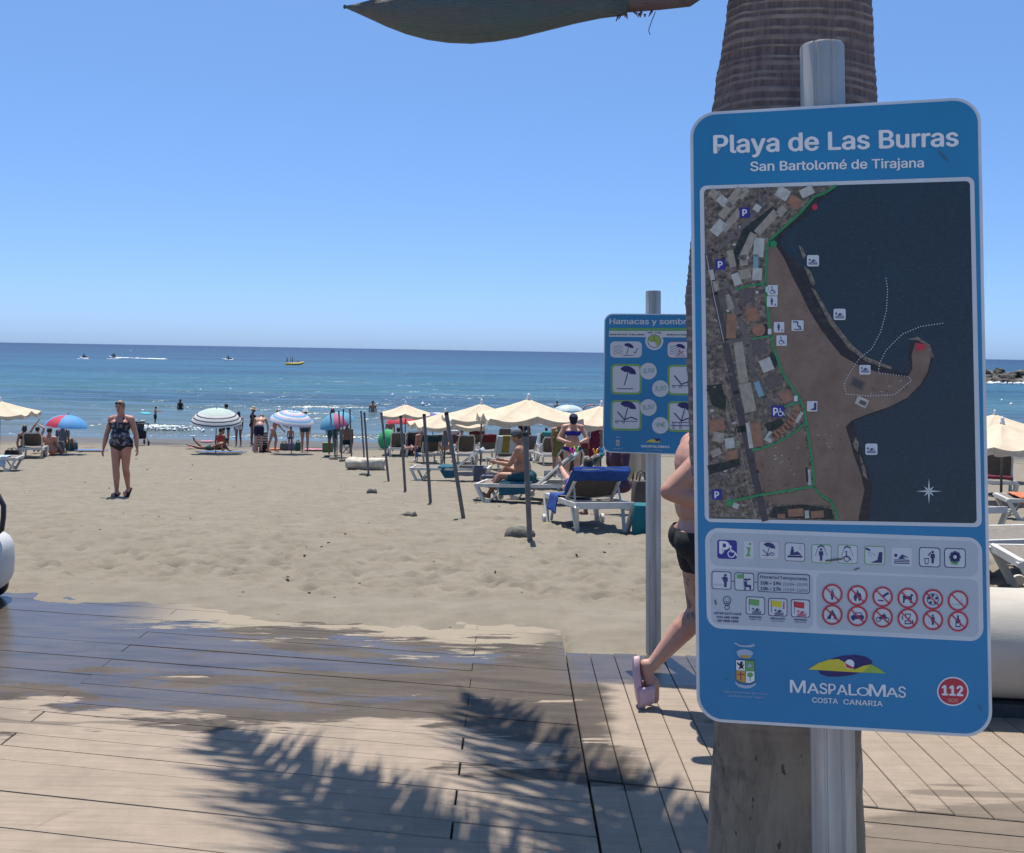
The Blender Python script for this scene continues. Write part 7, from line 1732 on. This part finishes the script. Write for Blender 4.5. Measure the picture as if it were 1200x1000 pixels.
# pushchair at the water edge
g = gpos(164, 522); t = thing('pushchair', 'dark pushchair with raised hood behind the walking woman', 'pushchair', g, R_(35))
m = MB(); P = []
for i in range(9):
    a = R_(-10 + 115 * i / 8); P.append([(x, .30 * math.cos(a) - .05, .62 + .42 * math.sin(a)) for x in (-.22, -.11, 0, .11, .22)])
m.grid(P); o = m.build('hood', BG_GREY, t); md = o.modifiers.new('t', 'SOLIDIFY'); md.thickness = .012
m = MB(); rbox(m, .42, .5, .34, .05, .30, 1.0); m.build('seat', BG_BLACK, t)
m = MB()
for s in (-1, 1): m.tube([(s * .24, -.45, .98), (s * .24, -.1, .55), (s * .26, .35, .12)], .014, 8); m.tube([(s * .24, .1, .6), (s * .26, -.35, .12)], .014, 8)
m.tube([(-.24, -.45, .98), (.24, -.45, .98)], .018, 8); m.build('frame', POLE_M, t)
for s in (-1, 1):
    for y in (-.35, .35):
        m = MB(); m.lathe([(.05, -.02), (.11, -.02), (.12, 0), (.11, .02), (.05, .02)], 18); m.v = [tuple(Matrix.Rotation(R_(90), 3, 'Y') @ Vector(p) + Vector((s * .27, y, .12))) for p in m.v]; m.build('wheel', BLK, t)
# flip-flops by the foot of the pegged lounger
for i, (px, py) in enumerate(((562, 588), (578, 590))):
    g = gpos(px, py); m = MB(); P = []
    for z in (0.012, .035): P.append([((.05 + .008 * math.sin(2 * math.pi * k / 20)) * math.cos(2 * math.pi * k / 20), .14 * math.sin(2 * math.pi * k / 20), z) for k in range(20)])
    m.grid(P, close_u=True); m.f += [tuple(range(20, 40))]; m.m += [0]
    t = thing('flip_flop', ['black flip-flop lying just left of the slanting lounger leg', 'black flip-flop lying just right of the slanting lounger leg'][i], 'flip-flop', g, R_(60 + 30 * i), 'black flip-flops by the lounger')
    m.build('sole', BLK, t, True, 40); m = MB(); m.tube([(-.045, -.01, .035), (-.015, .04, .07), (0, .085, .035), (.015, .04, .07), (.045, -.01, .035)], .007, 6); m.build('thong_strap', BLK, t)
# bodyboard and pink float in the water
o_ = at(171, 484.5, 58.2); m = MB(); P = []
for z in (-.02, .02): P.append([(.32 * math.cos(2 * math.pi * k / 24) * (1 if math.cos(2 * math.pi * k / 24) < 0 else .9), .17 * math.copysign(abs(math.sin(2 * math.pi * k / 24)) ** .5, math.sin(2 * math.pi * k / 24)), z) for k in range(24)])
m.grid(P, close_u=True); m.f += [tuple(range(23, -1, -1)), tuple(range(24, 48))]; m.m += [0, 0]
o = m.build('bodyboard', mat('board_turquoise', (0.05, 0.42, 0.46), .4), None, False); o.location = o_; o.rotation_euler = (R_(12), R_(4), R_(6)); tag(o, 'turquoise bodyboard held by the wading child', 'bodyboard')
c = at(690, 477, 77); m = MB(); m.tube([(-.45, 0, -.2), (-.2, 0, .05), (.1, 0, .14), (.5, 0, .14)], .045, 8); o = m.build('pool_float', mat('float_pink', (0.55, 0.16, 0.14), .5)); o.location = c; tag(o, 'pink foam float sticking up beside a swimmer', 'float')

# ------------------------------------------------------------------ on the water
def sea_pt(px, py):
    d = ray(px, py); tt = (SEA_Z - CAM_H) / d.z; return Vector((d.x * tt, d.y * tt, SEA_Z))
JW = mat('jetski_white', (0.65, 0.67, 0.68), .3); JB = mat('jetski_dark', (0.02, 0.025, 0.03), .4); YEL = mat('inflatable_yellow', (0.62, 0.40, 0.03), .5)
def hull(m, L, W, H, mi=0):
    P = []
    for i in range(11):
        u = i / 10; x = -L / 2 + L * u; w = W / 2 * (1 - max(0, (u - .55) / .45) ** 2 * .92); zz = .18 * max(0, (u - .5) / .5) ** 2
        P.append([(x, w * math.cos(R_(a)), zz + H * (.35 + .65 * math.sin(R_(a))) - .15) for a in (-40, -10, 20, 50, 90, 130, 160, 190, 220)])
    m.grid(P, close_u=True); nn = len(m.v); m.f += [tuple(range(9)), tuple(range(nn - 1, nn - 10, -1))]; m.m += [0, 0]
def jetski(px, py, rz, label, riders):
    p = sea_pt(px, py); t = thing('jet_ski', label, 'jet ski', p, R_(rz), 'jet skis off the beach')
    m = MB(); hull(m, 3.1, 1.1, .55); m.build('hull', JW, t)
    m = MB(); rbox(m, 1.3, .36, .35, .08, .36); m.v = [(x - .35, y, z) for x, y, z in m.v]; m.build('saddle', JB, t)
    m = MB(); m.tube([(.45, -.35, .98), (.5, 0, 1.02), (.45, .35, .98)], .035, 8); m.tube([(.5, 0, 1.0), (.75, 0, .5)], .09, 8); m.build('handlebar', JB, t)
    for i in range(riders):
        M4 = Matrix.Translation(p) @ Matrix.Rotation(R_(rz), 4, 'Z'); q = M4 @ Vector((.05 - .55 * i, 0, .70))
        person(q, rz - 90, Body(1.74, spine=(0, .2, 1), aL=((-.1, .7, -.6), (0, 1, 0)), aR=((.1, .7, -.6), (0, 1, 0)), lL=((-.5, .8, -.2), (-.05, -.1, -1)), lR=((.5, .8, -.2), (.05, -.1, -1)), pelvis=(0, 0, .12)), label.split(',')[0].replace('jet ski', 'rider' if i == 0 else 'passenger') + ' on the jet ski', SK_TAN, ('short', H_DARK), (('wetsuit', 'tshirt', F_BLACK), ('shorts', 'shorts', F_BLACK)), vox=.03)
jetski(99, 420.5, 170, 'leftmost jet ski, small and dark', 1)
jetski(133, 419.6, 178, 'middle jet ski, trailing a long white wake', 2)
jetski(268, 422.5, 175, 'rightmost jet ski, far left of the yellow boat', 1)
# wakes
m = MB(); rr = random.Random(9); p0 = sea_pt(139, 419.8); p1 = sea_pt(192, 421.4)
mb = MB()
for k in range(260):
    u = rr.random(); q = p0.lerp(p1, u); dens = 1 if u < .12 or .72 < u < 1 else .35
    if rr.random() > dens: continue
    mb.ell((q.x + rr.uniform(-.5, .5), q.y + rr.gauss(0, 1.2), SEA_Z + .08), (rr.uniform(.3, 1.0), rr.uniform(.3, .8), rr.uniform(.06, .22)), None, 7, 4)
for px in (99, 133, 268):
    p = sea_pt(px, 421)
    for k in range(30): mb.ell((p.x + rr.uniform(-1.9, 1.9), p.y + rr.uniform(-1.6, 0), SEA_Z + .05), (rr.uniform(.15, .4), rr.uniform(.15, .4), rr.uniform(.05, .16)), None, 7, 4)
tag(mb.build('wake_foam', FOAM), 'white wake and spray behind the jet skis', 'foam', kind='stuff')
p = sea_pt(345, 428); t = thing('inflatable_boat', 'yellow inflatable boat with figures on the open sea', 'boat', p, R_(8))
m = MB()
for s in (-1, 1): m.tube([(-2.2, s * .55, .25), (-.5, s * .6, .28), (1.2, s * .55, .32), (2.0, s * .3, .55), (2.4, 0, .75)], [.30, .32, .32, .30, .26], 12)
m.build('tube', YEL, t)
m = MB(); m.box((-.2, 0, .22), (3.6, 1.0, .12)); m.build('floor', YEL, t, False)
m = MB(); m.tube([(-1.0, 0, .2), (-1.0, 0, 2.6)], .05, 8); m.tube([(-1.0, 0, 2.3), (0.8, 0, .7)], .03, 6); m.tube([(-1.0, 0, 1.9), (-2.0, 0, 1.0)], .03, 6); m.build('mast', POLE_M, t)
M4 = Matrix.Translation(p) @ Matrix.Rotation(R_(8), 4, 'Z')
for x, lb, f in ((-1.9, 'dark figure standing at the stern of the yellow boat', F_BLACK), (-.55, 'figure in red standing by the mast of the yellow boat', F_RED)):
    person(M4 @ Vector((x, 0, .26)), 90, Body(1.72), lb, SK_BROWN, ('short', H_DARK), (('shirt', 'tshirt', f), ('shorts', 'shorts', F_BLACK)), vox=.03)
person(M4 @ Vector((.9, 0, .34)), -82, Body(1.7, pelvis=(0, 0, .12), **SITG), 'person sitting in the bow of the yellow boat', SK_TAN, ('short', H_DARK), (('shirt', 'tshirt', F_ORANGE),), vox=.03)
BU = mat('buoy_white', (0.75, 0.75, 0.74), .4)
for i, (px, py, r, lb) in enumerate(((460, 464, .14, 'tiny white buoy left of the lone far parasol'), (495.5, 475, .16, 'white buoy right of the lone far parasol top'), (503, 476.5, .12, 'smallest white buoy right of the lone far parasol'), (235, 458, .12, 'small white buoy beyond the dark bather'), (153, 412, .5, 'far white marker buoy above the wake'), (1174, 470, .13, 'upper white buoy right of the map sign'), (1185, 475, .16, 'lower white buoy right of the map sign'), (270, 457, .12, 'small white buoy above the striped parasol'))):
    p = sea_pt(px, py); t = thing('buoy', lb, 'buoy', p, 0, 'white buoys'); m = MB(); m.ell((0, 0, .05), (r, r, r * 1.2)); m.build('float', BU, t); m = MB(); m.tube([(0, 0, r), (0, 0, r * 2.1)], r * .2, 6); m.build('stem', BU, t)

# ------------------------------------------------------------------ rock groyne on the right
ROCK = mat('groyne_rock', (0.105, 0.095, 0.08), 0.9, (0.035, 0.034, 0.033), 0.9, 0.8, 3)
ROCK2 = mat('groyne_pale_rock', (0.20, 0.18, 0.15), 0.9, (0.11, 0.10, 0.085), 0.9, 0.8, 3)
gro = thing('rock_groyne', 'dark rock groyne reaching into the sea at the right edge', 'rocks', (112, 196, SEA_Z)); rg = random.Random(12)
protos = []
for q in range(6):
    m = MB(); m.ell((0, 0, 0), (1, .85, .7), None, 9, 6)
    m.v = [tuple(Vector(p) * (1 + .42 * mnoise.noise(Vector(p) * 1.4 + Vector((q * 5, 0, 0))))) for p in m.v]
    me = bpy.data.meshes.new('rock'); me.from_pydata(m.v, [], m.f); me.update(); me.materials.append(ROCK if q < 4 else ROCK2); protos.append(me)
for i in range(230):
    x = rg.uniform(-30, 42); lay = rg.random(); prof_ = 2.6 + .6 * math.sin(x * .35) + .5 * math.sin(x * .9)
    y = rg.uniform(-6.5, 4.5); hmax = prof_ * max(0.05, 1 - (abs(y) / 7.0) ** 1.4) * (min(1, (x + 31) / 8))
    o = bpy.data.objects.new('rock', rg.choice(protos)); COL.objects.link(o); o.parent = gro
    s_ = rg.uniform(.7, 1.5); o.location = (x, y, hmax * (.55 + .4 * lay) - .3); o.scale = (s_ * rg.uniform(.9, 1.5), s_, s_ * rg.uniform(.7, 1)); o.rotation_euler = (rg.uniform(-.5, .5), rg.uniform(-.5, .5), rg.uniform(0, 6.28))
m = MB(); m.grid([[(x, y, 1.4 * max(0, 1 - (abs(y) / 7) ** 2) * min(1, max(0, (x + 30) / 6)) - .6) for x in range(-30, 44, 4)] for y in (-7, -5, -3, 0, 3, 5)]); m.build('rubble_core', ROCK, gro)
mb = MB()
for k in range(420):
    x = 112 + rg.uniform(-30, 40); y = 196 - 7.2 + rg.gauss(0, .7)
    mb.ell((x, y, SEA_Z + .12), (rg.uniform(.2, .9), rg.uniform(.2, .5), rg.uniform(.08, .40)), None, 7, 4)
tag(mb.build('surf_foam', FOAM), 'white surf breaking along the rock groyne', 'foam', kind='stuff')
